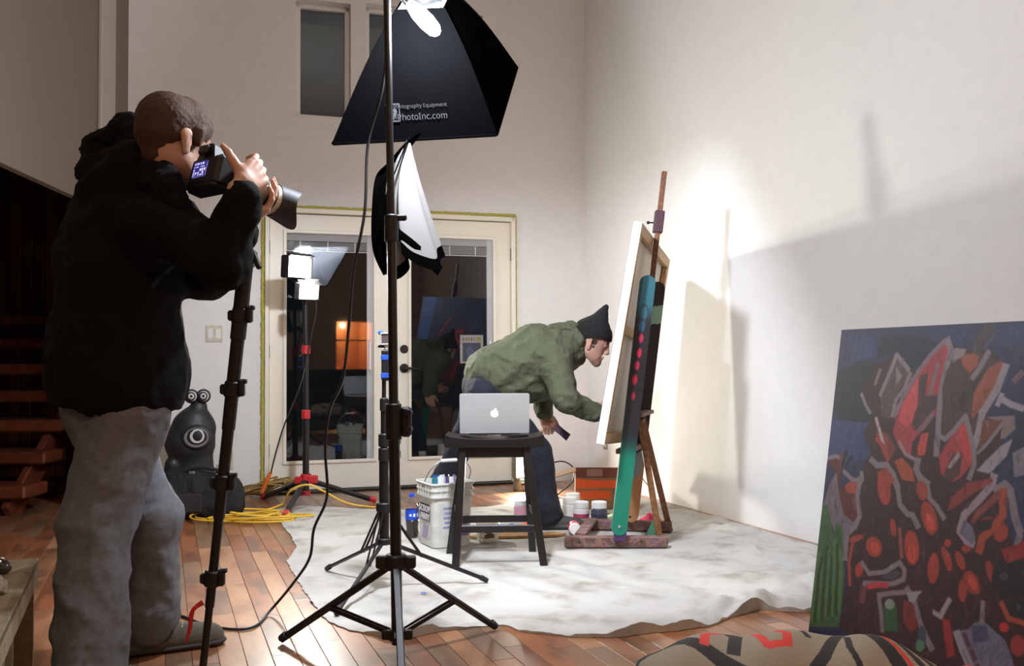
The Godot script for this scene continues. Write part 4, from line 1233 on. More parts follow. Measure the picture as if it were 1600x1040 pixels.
# ---------------------------------------------------------------- stool and laptop
func stool_and_laptop() -> void:
	var o := Vector3(-0.086, 0, -4.35)
	var t := thing("bar_stool", "black wooden saddle stool carrying the laptop", "stool", o)
	var blk := mottled(c8(19, 18, 18), 0.35, "grain", 0.05, 0.8, 4.0)
	blk.clearcoat_enabled = true
	blk.clearcoat = 0.15
	var sy := 0.585
	var fr := [Vector3(-0.267, 0.000, -4.187) - o, Vector3(0.143, 0.000, -4.204) - o, Vector3(0.097, 0.000, -4.511) - o, Vector3(-0.314, 0.000, -4.477) - o]
	var pr := PackedVector2Array()
	for i in 17:
		var u := i / 16.0 * 2.0 - 1.0
		pr.append(Vector2(u * 0.232, sy + 0.012 * u * u + 0.010 * pow(absf(u), 6)))
	pr.append_array([Vector2(0.236, sy + 0.010), Vector2(0.236, sy - 0.03), Vector2(0.228, sy - 0.036), Vector2(-0.228, sy - 0.036), Vector2(-0.236, sy - 0.03), Vector2(-0.236, sy + 0.010)])
	part(sh().prism(pr, 0.24, Vector3(0, 0, 0.005)), "seat", blk, t)
	var tops := [Vector3(-0.15, sy - 0.03, 0.09), Vector3(0.15, sy - 0.03, 0.09), Vector3(0.15, sy - 0.03, -0.08), Vector3(-0.15, sy - 0.03, -0.08)]
	for i in 4:
		part(sh().bar(fr[i], tops[i], 0.036, 0.032, 0.003), "leg", blk, t)
	for e in [[0, 1, 0.31], [3, 2, 0.31], [0, 3, 0.42], [1, 2, 0.42]]:
		var a: Vector3 = (fr[e[0]] as Vector3).lerp(tops[e[0]], e[2])
		var b: Vector3 = (fr[e[1]] as Vector3).lerp(tops[e[1]], e[2])
		part(sh().bar(a, b, 0.034, 0.018, 0.003, Vector3.UP), "stretcher", blk, t)
	part(sh().box(Vector3(0, sy - 0.06, 0.09), Vector3(0.29, 0.05, 0.02), 0.002), "apron", blk, t)
	part(sh().box(Vector3(0, sy - 0.06, -0.08), Vector3(0.29, 0.05, 0.02), 0.002), "apron", blk, t)
	var ly := sy + 0.0135
	var lp := thing("laptop", "open silver laptop on the black stool, lid towards the camera", "laptop", o + Vector3(0.0, ly, 0.035), 1.5)
	var alu := mat(c8(186, 187, 187), 0.45, 0.25)
	part(sh().box(Vector3(0, 0.008, -0.098), Vector3(0.332, 0.013, 0.2), 0.004), "base", alu, lp)
	part(sh().box(Vector3(0, 0.0152, -0.09), Vector3(0.27, 0.001, 0.11), 0.0), "keyboard", M.black_plastic, lp)
	var tilt := Basis(Vector3.RIGHT, deg_to_rad(14))
	var s := sh()
	s.xf = Transform3D(tilt, Vector3(0, 0.012, 0.008))
	var rc := PackedVector2Array()
	for q in [[1, 1], [-1, 1], [-1, -1], [1, -1]]:
		for k in 5:
			var a: float = [0.0, PI / 2, PI, PI * 1.5][[[1, 1], [-1, 1], [-1, -1], [1, -1]].find(q)] + PI / 2 * k / 4.0
			rc.append(Vector2(q[0] * (0.166 - 0.01), 0.098 + q[1] * (0.098 - 0.01)) + Vector2.from_angle(a) * 0.01)
	s.prism(rc, 0.006)
	var lid := part(s, "lid", alu, lp)
	part(sh().cyl(Vector3(-0.12, 0.012, 0.003), Vector3(0.12, 0.012, 0.003), 0.006, -1, 10), "hinge", M.black_plastic, lp)
	var sc := sh()
	sc.xf = s.xf
	sc.box(Vector3(0, 0.098, -0.0035), Vector3(0.31, 0.18, 0.001), 0.0)
	var scr := part(sc, "screen", glow(c8(190, 200, 214), 0.2), lid)
	# glowing fruit mark on the lid
	var apple := PackedVector2Array()
	for k in 40:
		var a := TAU * k / 40
		var r := 0.0172 * (1.0 + 0.10 * absf(cos(a)) - 0.22 * exp(-pow((a - PI / 2) / 0.28, 2)) - 0.10 * exp(-pow((a - PI * 1.5) / 0.22, 2)))
		apple.append(Vector2(cos(a) * r * 0.94, sin(a) * r))
	var bite := PackedVector2Array()
	for k in 16: bite.append(Vector2(0.0215, 0.0035) + Vector2.from_angle(TAU * k / 16) * 0.0082)
	var left: Array = Geometry2D.clip_polygons(apple, bite)
	var gm := glow(c8(250, 250, 255), 1.6)
	var lo := sh()
	lo.xf = s.xf
	lo.prism(left[0], 0.001, Vector3(0, 0.098, 0.0034))
	lo.prism(PackedVector2Array([Vector2(0.0, 0.016), Vector2(0.001, 0.022), Vector2(0.005, 0.0265), Vector2(0.0085, 0.027), Vector2(0.0075, 0.0215), Vector2(0.004, 0.0175)]), 0.001, Vector3(0, 0.098, 0.0034))
	part(lo, "logo_light", gm, lid, "glowing white bitten-apple mark")

# ---------------------------------------------------------------- the big painting on the right
func leaning_painting() -> void:
	var im := Image.create(768, 660, false, Image.FORMAT_RGB8)
	im.fill(c8(36, 39, 68))
	var sz := Vector2(768, 660)
	for e in PICTURE:
		var pts := []
		var l: Array = e[4]
		for k in range(0, l.size(), 2): pts.append(Vector2(l[k], l[k + 1]) * sz)
		var c := c8(e[1], e[2], e[3]) * 0.9
		if e[0] == 0: fill_poly(im, pts, c)
		else: stroke(im, pts, e[0] * 1.0, c)
	im.resize(384, 330, Image.INTERPOLATE_BILINEAR)
	im.resize(768, 660, Image.INTERPOLATE_CUBIC)
	# brush texture: dabs that carry the colour beside them
	var pr := RandomNumberGenerator.new()
	pr.seed = 3
	for k in 6000:
		var q := Vector2(pr.randf() * 740 + 14, pr.randf() * 632 + 14)
		var d := Vector2.from_angle(pr.randf_range(0.9, 2.4)) * pr.randf_range(5, 24)
		var c := im.get_pixelv(q)
		var a := im.get_pixelv((q - d * 0.5).clamp(Vector2.ZERO, Vector2(767, 659)))
		var b := im.get_pixelv((q + d * 0.5).clamp(Vector2.ZERO, Vector2(767, 659)))
		if absf(a.r - c.r) + absf(a.g - c.g) + absf(a.b - c.b) + absf(b.r - c.r) + absf(b.g - c.g) + absf(b.b - c.b) > 0.16: continue
		c = c.lightened(pr.randf() * 0.07) if pr.randf() < 0.45 else c.darkened(pr.randf() * 0.18)
		stroke(im, [q - d * 0.5, q + d * 0.5], pr.randf_range(1.5, 4.5), c)
	im.resize(384, 330, Image.INTERPOLATE_BILINEAR)
	im.resize(768, 660, Image.INTERPOLATE_CUBIC)
	var t := thing("large_painting", "tall painting of a red crystal-backed creature leaning on the right", "painting", PICTURE_AT)
	t.basis = Basis(PICTURE_X, PICTURE_Y, PICTURE_X.cross(PICTURE_Y))
	var w := PICTURE_SIZE.x
	var h := PICTURE_SIZE.y
	var m := printed(im, 0.55)
	var s := sh()
	s.flat([Vector3(0, 0, 0), Vector3(w, 0, 0), Vector3(w, h, 0), Vector3(0, h, 0)], Vector3(0, 0, 1), [Vector2(0, 1), Vector2(1, 1), Vector2(1, 0), Vector2(0, 0)])
	s.flat([Vector3(0, 0, -0.002), Vector3(w, 0, -0.002), Vector3(w, h, -0.002), Vector3(0, h, -0.002)], Vector3(0, 0, -1), [Vector2(0, 1), Vector2(1, 1), Vector2(1, 0), Vector2(0, 0)])
	part(s, "painted_canvas", m, t)
	var edge := mat(c8(34, 36, 58), 0.7)
	for e in [[w * 0.5, 0.012, w, 0.024], [w * 0.5, h - 0.012, w, 0.024], [0.012, h * 0.5, 0.024, h - 0.05], [w - 0.012, h * 0.5, 0.024, h - 0.05]]:
		part(sh().box(Vector3(e[0], e[1], -0.022), Vector3(e[2], e[3], 0.038), 0.001), "stretcher_bar", edge, t)
	# plain wooden stand behind it; one end of its crossbar shows
	var st := thing("picture_stand", "plain wooden picture stand, crossbar end peeking out behind the large painting", "stand", PICTURE_AT)
	var pine := mottled(c8(186, 152, 110), 0.6, "pine", 0.02, 0.82, 2.5)
	var px := PICTURE_X
	var back := -(PICTURE_X.cross(PICTURE_Y))
	var b0 := back * 0.072
	part(sh().bar(b0 - px * 0.035 + PICTURE_Y * 0.735, b0 + px * 1.0 + PICTURE_Y * 0.735, 0.03, 0.03, 0.004), "crossbar", pine, st)
	for u in [0.25, 0.85]:
		var p: Vector3 = b0 + back * 0.034 + px * u + PICTURE_Y * 0.05
		part(sh().bar(Vector3(p.x, 0.012, p.z), p + PICTURE_Y * 0.85, 0.04, 0.03, 0.004), "upright", pine, st)
	var q := b0 + back * 0.055 + px * 0.55 + PICTURE_Y * 0.85
	part(sh().bar(q, Vector3(q.x + 0.42, 0.012, q.z - 0.16), 0.04, 0.03, 0.004), "back_leg", pine, st)
	part(sh().bar(b0 + back * 0.04 + px * 0.2 + PICTURE_Y * 0.86, b0 + back * 0.04 + px * 0.9 + PICTURE_Y * 0.86, 0.03, 0.03, 0.004), "top_rail", pine, st)

const PICTURE := [
	[0, 24, 27, 44, [-0.000, 0.136, 0.106, 0.087, 0.168, 0.134, 0.110, 0.207, 0.151, 0.262, 0.131, 0.282, 0.033, 0.289, 0.006, 0.252]],
	[0, 24, 27, 44, [0.143, 0.025, 0.258, 0.024, 0.329, 0.053, 0.288, 0.110, 0.255, 0.124, 0.208, 0.073, 0.141, 0.096]],
	[0, 52, 60, 104, [0.001, 0.282, 0.136, 0.281, 0.121, 0.339, 0.154, 0.378, 0.079, 0.411, 0.000, 0.411]],
	[0, 44, 50, 92, [0.027, 0.016, 0.133, 0.029, 0.135, 0.092, 0.056, 0.101]],
	[0, 40, 46, 86, [0.276, 0.002, 0.415, 0.017, 0.393, 0.054, 0.345, 0.031]],
	[0, 44, 50, 92, [0.494, 0.012, 0.552, 0.010, 0.556, 0.062, 0.490, 0.056]],
	[0, 112, 100, 108, [-0.008, 0.595, 0.019, 0.482, 0.041, 0.434, 0.074, 0.529, 0.144, 0.554, 0.129, 0.594, 0.106, 0.664, 0.060, 0.625, 0.013, 0.545, 0.005, 0.637]],
	[0, 60, 92, 52, [-0.020, 0.924, -0.009, 0.691, 0.000, 0.553, 0.020, 0.541, 0.053, 0.627, 0.061, 0.586, 0.084, 0.604, 0.109, 0.738, 0.108, 0.883]],
	[9, 78, 112, 60, [0.006, 0.899, 0.005, 0.766, 0.009, 0.692]],
	[9, 40, 66, 34, [0.019, 0.892, 0.016, 0.758, 0.021, 0.705]],
	[9, 78, 112, 60, [0.031, 0.885, 0.027, 0.750, 0.033, 0.718]],
	[9, 40, 66, 34, [0.044, 0.877, 0.038, 0.742, 0.035, 0.666]],
	[9, 78, 112, 60, [0.056, 0.870, 0.049, 0.735, 0.047, 0.679]],
	[9, 40, 66, 34, [0.068, 0.863, 0.060, 0.727, 0.058, 0.692]],
	[9, 78, 112, 60, [0.080, 0.856, 0.070, 0.719, 0.061, 0.640]],
	[9, 40, 66, 34, [0.092, 0.849, 0.081, 0.712, 0.072, 0.653]],
	[9, 78, 112, 60, [0.104, 0.842, 0.092, 0.704, 0.084, 0.666]],
	[0, 56, 27, 28, [0.102, 0.188, 0.138, 0.115, 0.203, 0.078, 0.270, 0.128, 0.356, 0.043, 0.394, 0.063, 0.479, 0.072, 0.518, 0.109, 0.492, 0.206, 0.480, 0.247, 0.554, 0.242, 0.521, 0.299, 0.509, 0.380, 0.577, 0.545, 0.616, 0.514, 0.707, 0.486, 0.729, 0.770, 0.326, 0.922, 0.111, 0.882, 0.118, 0.757, 0.107, 0.615, 0.142, 0.538, 0.129, 0.444, 0.135, 0.404, 0.158, 0.364, 0.123, 0.311, 0.151, 0.262]],
	[0, 30, 32, 58, [0.533, 0.220, 0.577, 0.209, 0.673, 0.189, 0.685, 0.333, 0.556, 0.350, 0.517, 0.343, 0.560, 0.272]],
	[0, 150, 140, 148, [0.468, 0.377, 0.522, 0.311, 0.550, 0.289, 0.539, 0.333, 0.501, 0.381]],
	[0, 120, 112, 124, [0.553, 0.323, 0.585, 0.301, 0.635, 0.303, 0.619, 0.361, 0.562, 0.380]],
	[0, 84, 62, 64, [0.165, 0.200, 0.204, 0.080, 0.255, 0.128, 0.214, 0.211, 0.205, 0.267, 0.177, 0.260]],
	[0, 124, 114, 114, [0.208, 0.115, 0.232, 0.142, 0.214, 0.170]],
	[9, 128, 114, 120, [0.165, 0.200, 0.189, 0.134, 0.206, 0.080, 0.250, 0.124]],
	[8, 128, 112, 118, [0.256, 0.133, 0.241, 0.178, 0.219, 0.211, 0.212, 0.257]],
	[7, 128, 114, 120, [0.100, 0.198, 0.119, 0.230, 0.138, 0.253]],
	[7, 120, 100, 108, [0.144, 0.168, 0.156, 0.125]],
	[0, 158, 52, 58, [0.226, 0.266, 0.240, 0.210, 0.289, 0.123, 0.352, 0.047, 0.365, 0.067, 0.353, 0.231, 0.308, 0.290, 0.283, 0.323, 0.283, 0.367, 0.245, 0.345, 0.220, 0.302]],
	[0, 70, 42, 46, [0.272, 0.271, 0.286, 0.141, 0.309, 0.132, 0.307, 0.194, 0.349, 0.192, 0.347, 0.222, 0.289, 0.292]],
	[0, 126, 92, 98, [0.316, 0.193, 0.334, 0.097, 0.344, 0.101, 0.326, 0.193]],
	[0, 172, 42, 58, [0.338, 0.175, 0.350, 0.053, 0.366, 0.071, 0.355, 0.187]],
	[0, 196, 72, 70, [0.241, 0.224, 0.282, 0.141, 0.288, 0.221, 0.271, 0.289, 0.236, 0.269]],
	[0, 120, 88, 96, [0.289, 0.296, 0.335, 0.232, 0.341, 0.249, 0.313, 0.290]],
	[0, 190, 70, 62, [0.301, 0.339, 0.309, 0.299, 0.329, 0.293, 0.324, 0.354, 0.306, 0.360]],
	[12, 128, 114, 120, [0.356, 0.040, 0.370, 0.071, 0.358, 0.131, 0.353, 0.192, 0.353, 0.231, 0.356, 0.290, 0.357, 0.350]],
	[9, 128, 104, 112, [0.351, 0.042, 0.313, 0.081, 0.280, 0.128, 0.243, 0.197, 0.219, 0.257]],
	[7, 150, 120, 124, [0.243, 0.327, 0.267, 0.360, 0.298, 0.370]],
	[0, 70, 48, 40, [0.371, 0.293, 0.356, 0.170, 0.364, 0.123, 0.404, 0.076, 0.451, 0.076, 0.481, 0.089, 0.515, 0.109, 0.490, 0.190, 0.460, 0.257, 0.457, 0.306, 0.425, 0.243]],
	[0, 152, 74, 50, [0.396, 0.082, 0.447, 0.078, 0.446, 0.109, 0.427, 0.130, 0.408, 0.114]],
	[0, 146, 74, 52, [0.475, 0.117, 0.506, 0.097, 0.517, 0.113, 0.483, 0.198, 0.443, 0.250, 0.444, 0.176]],
	[0, 52, 36, 32, [0.407, 0.190, 0.460, 0.130, 0.444, 0.176, 0.411, 0.227]],
	[10, 128, 114, 120, [0.471, 0.076, 0.454, 0.113, 0.436, 0.143]],
	[13, 146, 134, 142, [0.517, 0.111, 0.501, 0.170, 0.470, 0.232, 0.465, 0.281, 0.456, 0.322]],
	[0, 138, 122, 122, [0.380, 0.063, 0.412, 0.067, 0.405, 0.086, 0.376, 0.103]],
	[22, 62, 52, 54, [0.469, 0.006, 0.437, 0.068]],
	[5, 70, 70, 100, [0.490, 0.020, 0.458, 0.068]],
	[9, 150, 140, 150, [0.514, 0.183, 0.506, 0.209]],
	[11, 150, 140, 150, [0.513, 0.193, 0.539, 0.206, 0.566, 0.214]],
	[10, 110, 84, 90, [0.541, 0.148, 0.558, 0.128]],
	[0, 132, 108, 106, [0.479, 0.241, 0.549, 0.232, 0.554, 0.265, 0.531, 0.291, 0.520, 0.292, 0.524, 0.252]],
	[0, 110, 58, 40, [0.474, 0.248, 0.523, 0.246, 0.500, 0.286, 0.469, 0.321]],
	[6, 128, 114, 120, [0.524, 0.252, 0.493, 0.302, 0.468, 0.333]],
	[0, 160, 50, 58, [0.366, 0.353, 0.425, 0.243, 0.444, 0.283, 0.460, 0.354, 0.432, 0.398, 0.412, 0.414, 0.375, 0.398]],
	[0, 74, 44, 46, [0.384, 0.397, 0.405, 0.340, 0.426, 0.338, 0.427, 0.391, 0.404, 0.415]],
	[0, 196, 58, 54, [0.411, 0.277, 0.431, 0.259, 0.455, 0.330, 0.455, 0.355, 0.436, 0.349]],
	[0, 150, 134, 132, [0.391, 0.379, 0.417, 0.335, 0.423, 0.346, 0.400, 0.382]],
	[9, 128, 114, 120, [0.360, 0.298, 0.377, 0.307, 0.399, 0.282, 0.427, 0.241, 0.442, 0.283, 0.456, 0.322, 0.462, 0.362, 0.452, 0.400]],
	[0, 120, 52, 40, [0.162, 0.307, 0.199, 0.304, 0.235, 0.346, 0.219, 0.384, 0.197, 0.373]],
	[7, 176, 150, 150, [0.159, 0.266, 0.178, 0.306, 0.192, 0.337]],
	[8, 158, 52, 58, [0.169, 0.325, 0.199, 0.350, 0.213, 0.380]],
	[0, 86, 36, 32, [-0.000, 0.409, 0.041, 0.394, 0.057, 0.428, 0.060, 0.491, 0.102, 0.455, 0.136, 0.455, 0.130, 0.449, 0.128, 0.508, 0.138, 0.539, 0.120, 0.575, 0.085, 0.560, 0.062, 0.514, 0.042, 0.445]],
	[9, 128, 114, 120, [-0.007, 0.405, 0.029, 0.393, 0.053, 0.395]],
	[9, 128, 114, 120, [0.067, 0.434, 0.102, 0.455, 0.135, 0.448, 0.130, 0.428]],
	[7, 38, 24, 26, [0.058, 0.414, 0.068, 0.374]],
	[7, 38, 24, 26, [0.071, 0.417, 0.090, 0.386]],
	[7, 110, 60, 50, [0.050, 0.415, 0.052, 0.380]],
	[0, 160, 68, 46, [0.131, 0.473, 0.130, 0.481, 0.123, 0.488, 0.113, 0.493, 0.100, 0.495, 0.089, 0.493, 0.080, 0.489, 0.077, 0.481, 0.078, 0.474, 0.085, 0.466, 0.096, 0.461, 0.108, 0.460, 0.119, 0.461, 0.128, 0.466]],
	[11, 128, 114, 120, [0.129, 0.444, 0.123, 0.504, 0.140, 0.552, 0.128, 0.586, 0.102, 0.612, 0.105, 0.686]],
	[12, 128, 114, 120, [0.158, 0.387, 0.179, 0.401, 0.210, 0.396, 0.233, 0.418, 0.253, 0.451]],
	[11, 128, 114, 120, [0.232, 0.418, 0.255, 0.461, 0.265, 0.498, 0.290, 0.518, 0.307, 0.520, 0.326, 0.546]],
	[12, 128, 114, 120, [0.307, 0.369, 0.303, 0.395, 0.317, 0.417, 0.342, 0.429]],
	[9, 128, 114, 120, [0.317, 0.411, 0.341, 0.433, 0.350, 0.466, 0.373, 0.483, 0.396, 0.510]],
	[0, 150, 60, 44, [0.181, 0.421, 0.211, 0.403, 0.240, 0.435, 0.227, 0.455, 0.197, 0.460]],
	[0, 160, 72, 48, [0.234, 0.382, 0.258, 0.370, 0.291, 0.397, 0.304, 0.430, 0.265, 0.431]],
	[0, 166, 56, 44, [0.230, 0.460, 0.233, 0.479, 0.232, 0.495, 0.227, 0.505, 0.218, 0.508, 0.208, 0.502, 0.198, 0.489, 0.191, 0.471, 0.187, 0.452, 0.189, 0.436, 0.194, 0.426, 0.203, 0.423, 0.213, 0.429, 0.223, 0.443]],
	[0, 158, 56, 44, [0.375, 0.510, 0.380, 0.528, 0.381, 0.545, 0.376, 0.556, 0.367, 0.560, 0.356, 0.556, 0.345, 0.544, 0.336, 0.527, 0.330, 0.508, 0.330, 0.491, 0.335, 0.479, 0.343, 0.475, 0.355, 0.480, 0.366, 0.492]],
	[0, 166, 56, 44, [0.335, 0.599, 0.337, 0.619, 0.334, 0.636, 0.327, 0.647, 0.318, 0.650, 0.307, 0.644, 0.298, 0.630, 0.292, 0.612, 0.291, 0.591, 0.293, 0.574, 0.300, 0.563, 0.310, 0.560, 0.320, 0.566, 0.329, 0.580]],
	[0, 158, 56, 44, [0.221, 0.619, 0.223, 0.631, 0.221, 0.643, 0.214, 0.653, 0.204, 0.658, 0.192, 0.657, 0.181, 0.651, 0.173, 0.640, 0.170, 0.628, 0.173, 0.615, 0.180, 0.606, 0.191, 0.601, 0.203, 0.602, 0.213, 0.608]],
	[0, 166, 56, 44, [0.396, 0.639, 0.395, 0.657, 0.391, 0.672, 0.385, 0.680, 0.378, 0.682, 0.372, 0.675, 0.367, 0.662, 0.365, 0.645, 0.366, 0.627, 0.370, 0.613, 0.376, 0.604, 0.383, 0.603, 0.389, 0.609, 0.394, 0.622]],
	[0, 166, 56, 44, [0.427, 0.610, 0.430, 0.622, 0.430, 0.632, 0.428, 0.638, 0.424, 0.640, 0.419, 0.637, 0.413, 0.629, 0.408, 0.618, 0.405, 0.607, 0.404, 0.596, 0.406, 0.589, 0.411, 0.588, 0.416, 0.591, 0.422, 0.599]],
	[0, 158, 56, 44, [0.460, 0.600, 0.463, 0.610, 0.465, 0.619, 0.463, 0.625, 0.459, 0.628, 0.453, 0.626, 0.447, 0.620, 0.441, 0.612, 0.437, 0.602, 0.435, 0.593, 0.437, 0.587, 0.441, 0.584, 0.447, 0.586, 0.454, 0.592]],
	[0, 150, 56, 44, [0.500, 0.640, 0.505, 0.652, 0.507, 0.663, 0.504, 0.673, 0.497, 0.678, 0.487, 0.678, 0.477, 0.673, 0.468, 0.664, 0.463, 0.652, 0.461, 0.640, 0.465, 0.631, 0.472, 0.625, 0.481, 0.625, 0.491, 0.631]],
	[0, 158, 56, 44, [0.474, 0.674, 0.474, 0.686, 0.472, 0.696, 0.468, 0.703, 0.463, 0.704, 0.458, 0.700, 0.454, 0.692, 0.452, 0.680, 0.452, 0.668, 0.454, 0.657, 0.458, 0.651, 0.463, 0.649, 0.468, 0.653, 0.472, 0.662]],
	[0, 150, 56, 44, [0.536, 0.609, 0.540, 0.620, 0.540, 0.630, 0.539, 0.637, 0.535, 0.639, 0.529, 0.636, 0.523, 0.629, 0.518, 0.618, 0.515, 0.607, 0.514, 0.597, 0.516, 0.590, 0.520, 0.588, 0.526, 0.591, 0.531, 0.598]],
	[0, 158, 56, 44, [0.261, 0.561, 0.263, 0.571, 0.263, 0.580, 0.261, 0.586, 0.257, 0.587, 0.252, 0.584, 0.247, 0.577, 0.243, 0.567, 0.241, 0.556, 0.241, 0.547, 0.243, 0.541, 0.247, 0.540, 0.252, 0.543, 0.257, 0.551]],
	[0, 150, 56, 44, [0.342, 0.445, 0.344, 0.456, 0.342, 0.466, 0.338, 0.473, 0.331, 0.476, 0.323, 0.473, 0.316, 0.465, 0.311, 0.455, 0.309, 0.443, 0.310, 0.433, 0.315, 0.426, 0.322, 0.424, 0.330, 0.427, 0.337, 0.434]],
	[0, 166, 56, 44, [0.422, 0.569, 0.421, 0.573, 0.419, 0.577, 0.416, 0.580, 0.412, 0.581, 0.408, 0.580, 0.405, 0.577, 0.404, 0.573, 0.404, 0.568, 0.406, 0.564, 0.410, 0.561, 0.414, 0.560, 0.418, 0.561, 0.420, 0.564]],
	[0, 150, 56, 44, [0.474, 0.570, 0.474, 0.575, 0.471, 0.579, 0.466, 0.582, 0.460, 0.584, 0.455, 0.583, 0.452, 0.580, 0.450, 0.576, 0.451, 0.572, 0.454, 0.567, 0.459, 0.564, 0.464, 0.563, 0.469, 0.564, 0.473, 0.567]],
	[0, 166, 56, 44, [0.170, 0.703, 0.168, 0.712, 0.164, 0.720, 0.158, 0.725, 0.152, 0.726, 0.147, 0.722, 0.144, 0.715, 0.143, 0.706, 0.145, 0.697, 0.149, 0.689, 0.155, 0.684, 0.161, 0.684, 0.166, 0.687, 0.170, 0.694]],
	[0, 150, 56, 44, [0.412, 0.595, 0.414, 0.603, 0.414, 0.610, 0.412, 0.614, 0.409, 0.616, 0.406, 0.613, 0.402, 0.608, 0.399, 0.601, 0.397, 0.593, 0.397, 0.586, 0.399, 0.582, 0.402, 0.581, 0.406, 0.583, 0.409, 0.588]],
	[0, 150, 56, 44, [0.155, 0.608, 0.155, 0.613, 0.151, 0.619, 0.143, 0.625, 0.133, 0.631, 0.122, 0.634, 0.114, 0.635, 0.110, 0.633, 0.110, 0.628, 0.115, 0.622, 0.123, 0.615, 0.133, 0.610, 0.143, 0.606, 0.151, 0.606]],
	[0, 158, 56, 44, [0.559, 0.519, 0.555, 0.528, 0.549, 0.535, 0.542, 0.539, 0.535, 0.538, 0.530, 0.533, 0.528, 0.524, 0.529, 0.515, 0.533, 0.505, 0.539, 0.498, 0.546, 0.495, 0.553, 0.496, 0.558, 0.501, 0.560, 0.509]],
	[0, 196, 72, 58, [0.328, 0.616, 0.329, 0.626, 0.327, 0.635, 0.323, 0.641, 0.317, 0.643, 0.311, 0.640, 0.306, 0.633, 0.303, 0.623, 0.302, 0.613, 0.304, 0.604, 0.308, 0.597, 0.314, 0.596, 0.320, 0.599, 0.325, 0.606]],
	[0, 196, 72, 58, [0.370, 0.522, 0.373, 0.532, 0.373, 0.541, 0.370, 0.547, 0.365, 0.549, 0.359, 0.547, 0.353, 0.541, 0.348, 0.532, 0.346, 0.522, 0.345, 0.513, 0.348, 0.507, 0.353, 0.505, 0.359, 0.507, 0.365, 0.513]],
	[0, 196, 72, 58, [0.213, 0.626, 0.214, 0.633, 0.213, 0.639, 0.210, 0.644, 0.204, 0.647, 0.198, 0.646, 0.192, 0.643, 0.188, 0.637, 0.186, 0.630, 0.188, 0.623, 0.191, 0.618, 0.197, 0.616, 0.203, 0.616, 0.209, 0.620]],
	[0, 196, 72, 58, [0.494, 0.645, 0.498, 0.653, 0.499, 0.659, 0.498, 0.665, 0.495, 0.667, 0.490, 0.667, 0.484, 0.663, 0.479, 0.657, 0.475, 0.650, 0.474, 0.643, 0.475, 0.638, 0.478, 0.635, 0.484, 0.636, 0.489, 0.639]],
	[8, 140, 70, 60, [0.272, 0.564, 0.280, 0.603, 0.287, 0.636]],
	[9, 128, 114, 120, [0.163, 0.682, 0.191, 0.706, 0.241, 0.688, 0.283, 0.652, 0.299, 0.668, 0.299, 0.693, 0.267, 0.714, 0.179, 0.735, 0.177, 0.788]],
	[0, 70, 66, 82, [0.231, 0.706, 0.274, 0.674, 0.289, 0.680, 0.266, 0.704]],
	[10, 190, 50, 64, [0.193, 0.742, 0.222, 0.729, 0.251, 0.723]],
	[14, 110, 54, 60, [0.178, 0.751, 0.177, 0.788]],
	[9, 128, 114, 120, [0.313, 0.723, 0.270, 0.738, 0.228, 0.755, 0.243, 0.804, 0.251, 0.846]],
	[0, 50, 84, 48, [0.246, 0.782, 0.284, 0.761, 0.299, 0.835, 0.259, 0.843]],
	[0, 130, 140, 128, [0.280, 0.765, 0.279, 0.772, 0.275, 0.778, 0.270, 0.782, 0.263, 0.784, 0.257, 0.783, 0.253, 0.779, 0.250, 0.774, 0.251, 0.767, 0.255, 0.761, 0.260, 0.756, 0.267, 0.754, 0.273, 0.755, 0.277, 0.759]],
	[12, 128, 114, 120, [0.312, 0.714, 0.338, 0.745, 0.359, 0.791, 0.378, 0.818, 0.397, 0.842]],
	[0, 150, 140, 146, [0.313, 0.723, 0.358, 0.706, 0.346, 0.723, 0.338, 0.745, 0.322, 0.745]],
	[0, 120, 40, 36, [0.305, 0.745, 0.333, 0.747, 0.355, 0.797, 0.336, 0.823, 0.311, 0.802]],
	[9, 150, 136, 144, [0.394, 0.752, 0.412, 0.756, 0.432, 0.708]],
	[0, 150, 40, 38, [0.418, 0.758, 0.437, 0.757, 0.460, 0.835, 0.442, 0.851, 0.427, 0.801]],
	[8, 128, 114, 120, [0.516, 0.688, 0.518, 0.736, 0.535, 0.752]],
	[0, 60, 70, 84, [0.379, 0.818, 0.379, 0.830, 0.377, 0.840, 0.373, 0.847, 0.368, 0.849, 0.363, 0.845, 0.359, 0.837, 0.357, 0.825, 0.356, 0.813, 0.359, 0.802, 0.362, 0.796, 0.367, 0.794, 0.372, 0.798, 0.377, 0.806]],
	[0, 84, 120, 96, [0.378, 0.842, 0.377, 0.849, 0.374, 0.855, 0.370, 0.860, 0.364, 0.862, 0.359, 0.861, 0.355, 0.857, 0.353, 0.850, 0.354, 0.843, 0.356, 0.836, 0.361, 0.832, 0.366, 0.830, 0.372, 0.831, 0.376, 0.835]],
	[0, 112, 106, 124, [0.454, 0.779, 0.488, 0.763, 0.502, 0.741, 0.529, 0.736, 0.575, 0.760, 0.595, 0.795, 0.602, 0.818, 0.527, 0.846, 0.491, 0.860]],
	[0, 74, 70, 104, [0.494, 0.752, 0.530, 0.741, 0.537, 0.773, 0.503, 0.794]],
	[14, 146, 136, 146, [0.459, 0.782, 0.477, 0.816, 0.499, 0.848]],
	[8, 90, 50, 56, [0.478, 0.780, 0.500, 0.812, 0.517, 0.841]],
	[13, 150, 132, 140, [0.514, 0.383, 0.511, 0.407, 0.479, 0.453, 0.449, 0.491, 0.441, 0.534, 0.460, 0.553, 0.477, 0.558]],
	[0, 104, 100, 120, [0.450, 0.504, 0.471, 0.514, 0.483, 0.543, 0.475, 0.559, 0.442, 0.539]],
	[0, 134, 50, 46, [0.411, 0.455, 0.446, 0.412, 0.510, 0.389, 0.511, 0.400, 0.463, 0.437, 0.423, 0.477, 0.404, 0.490]],
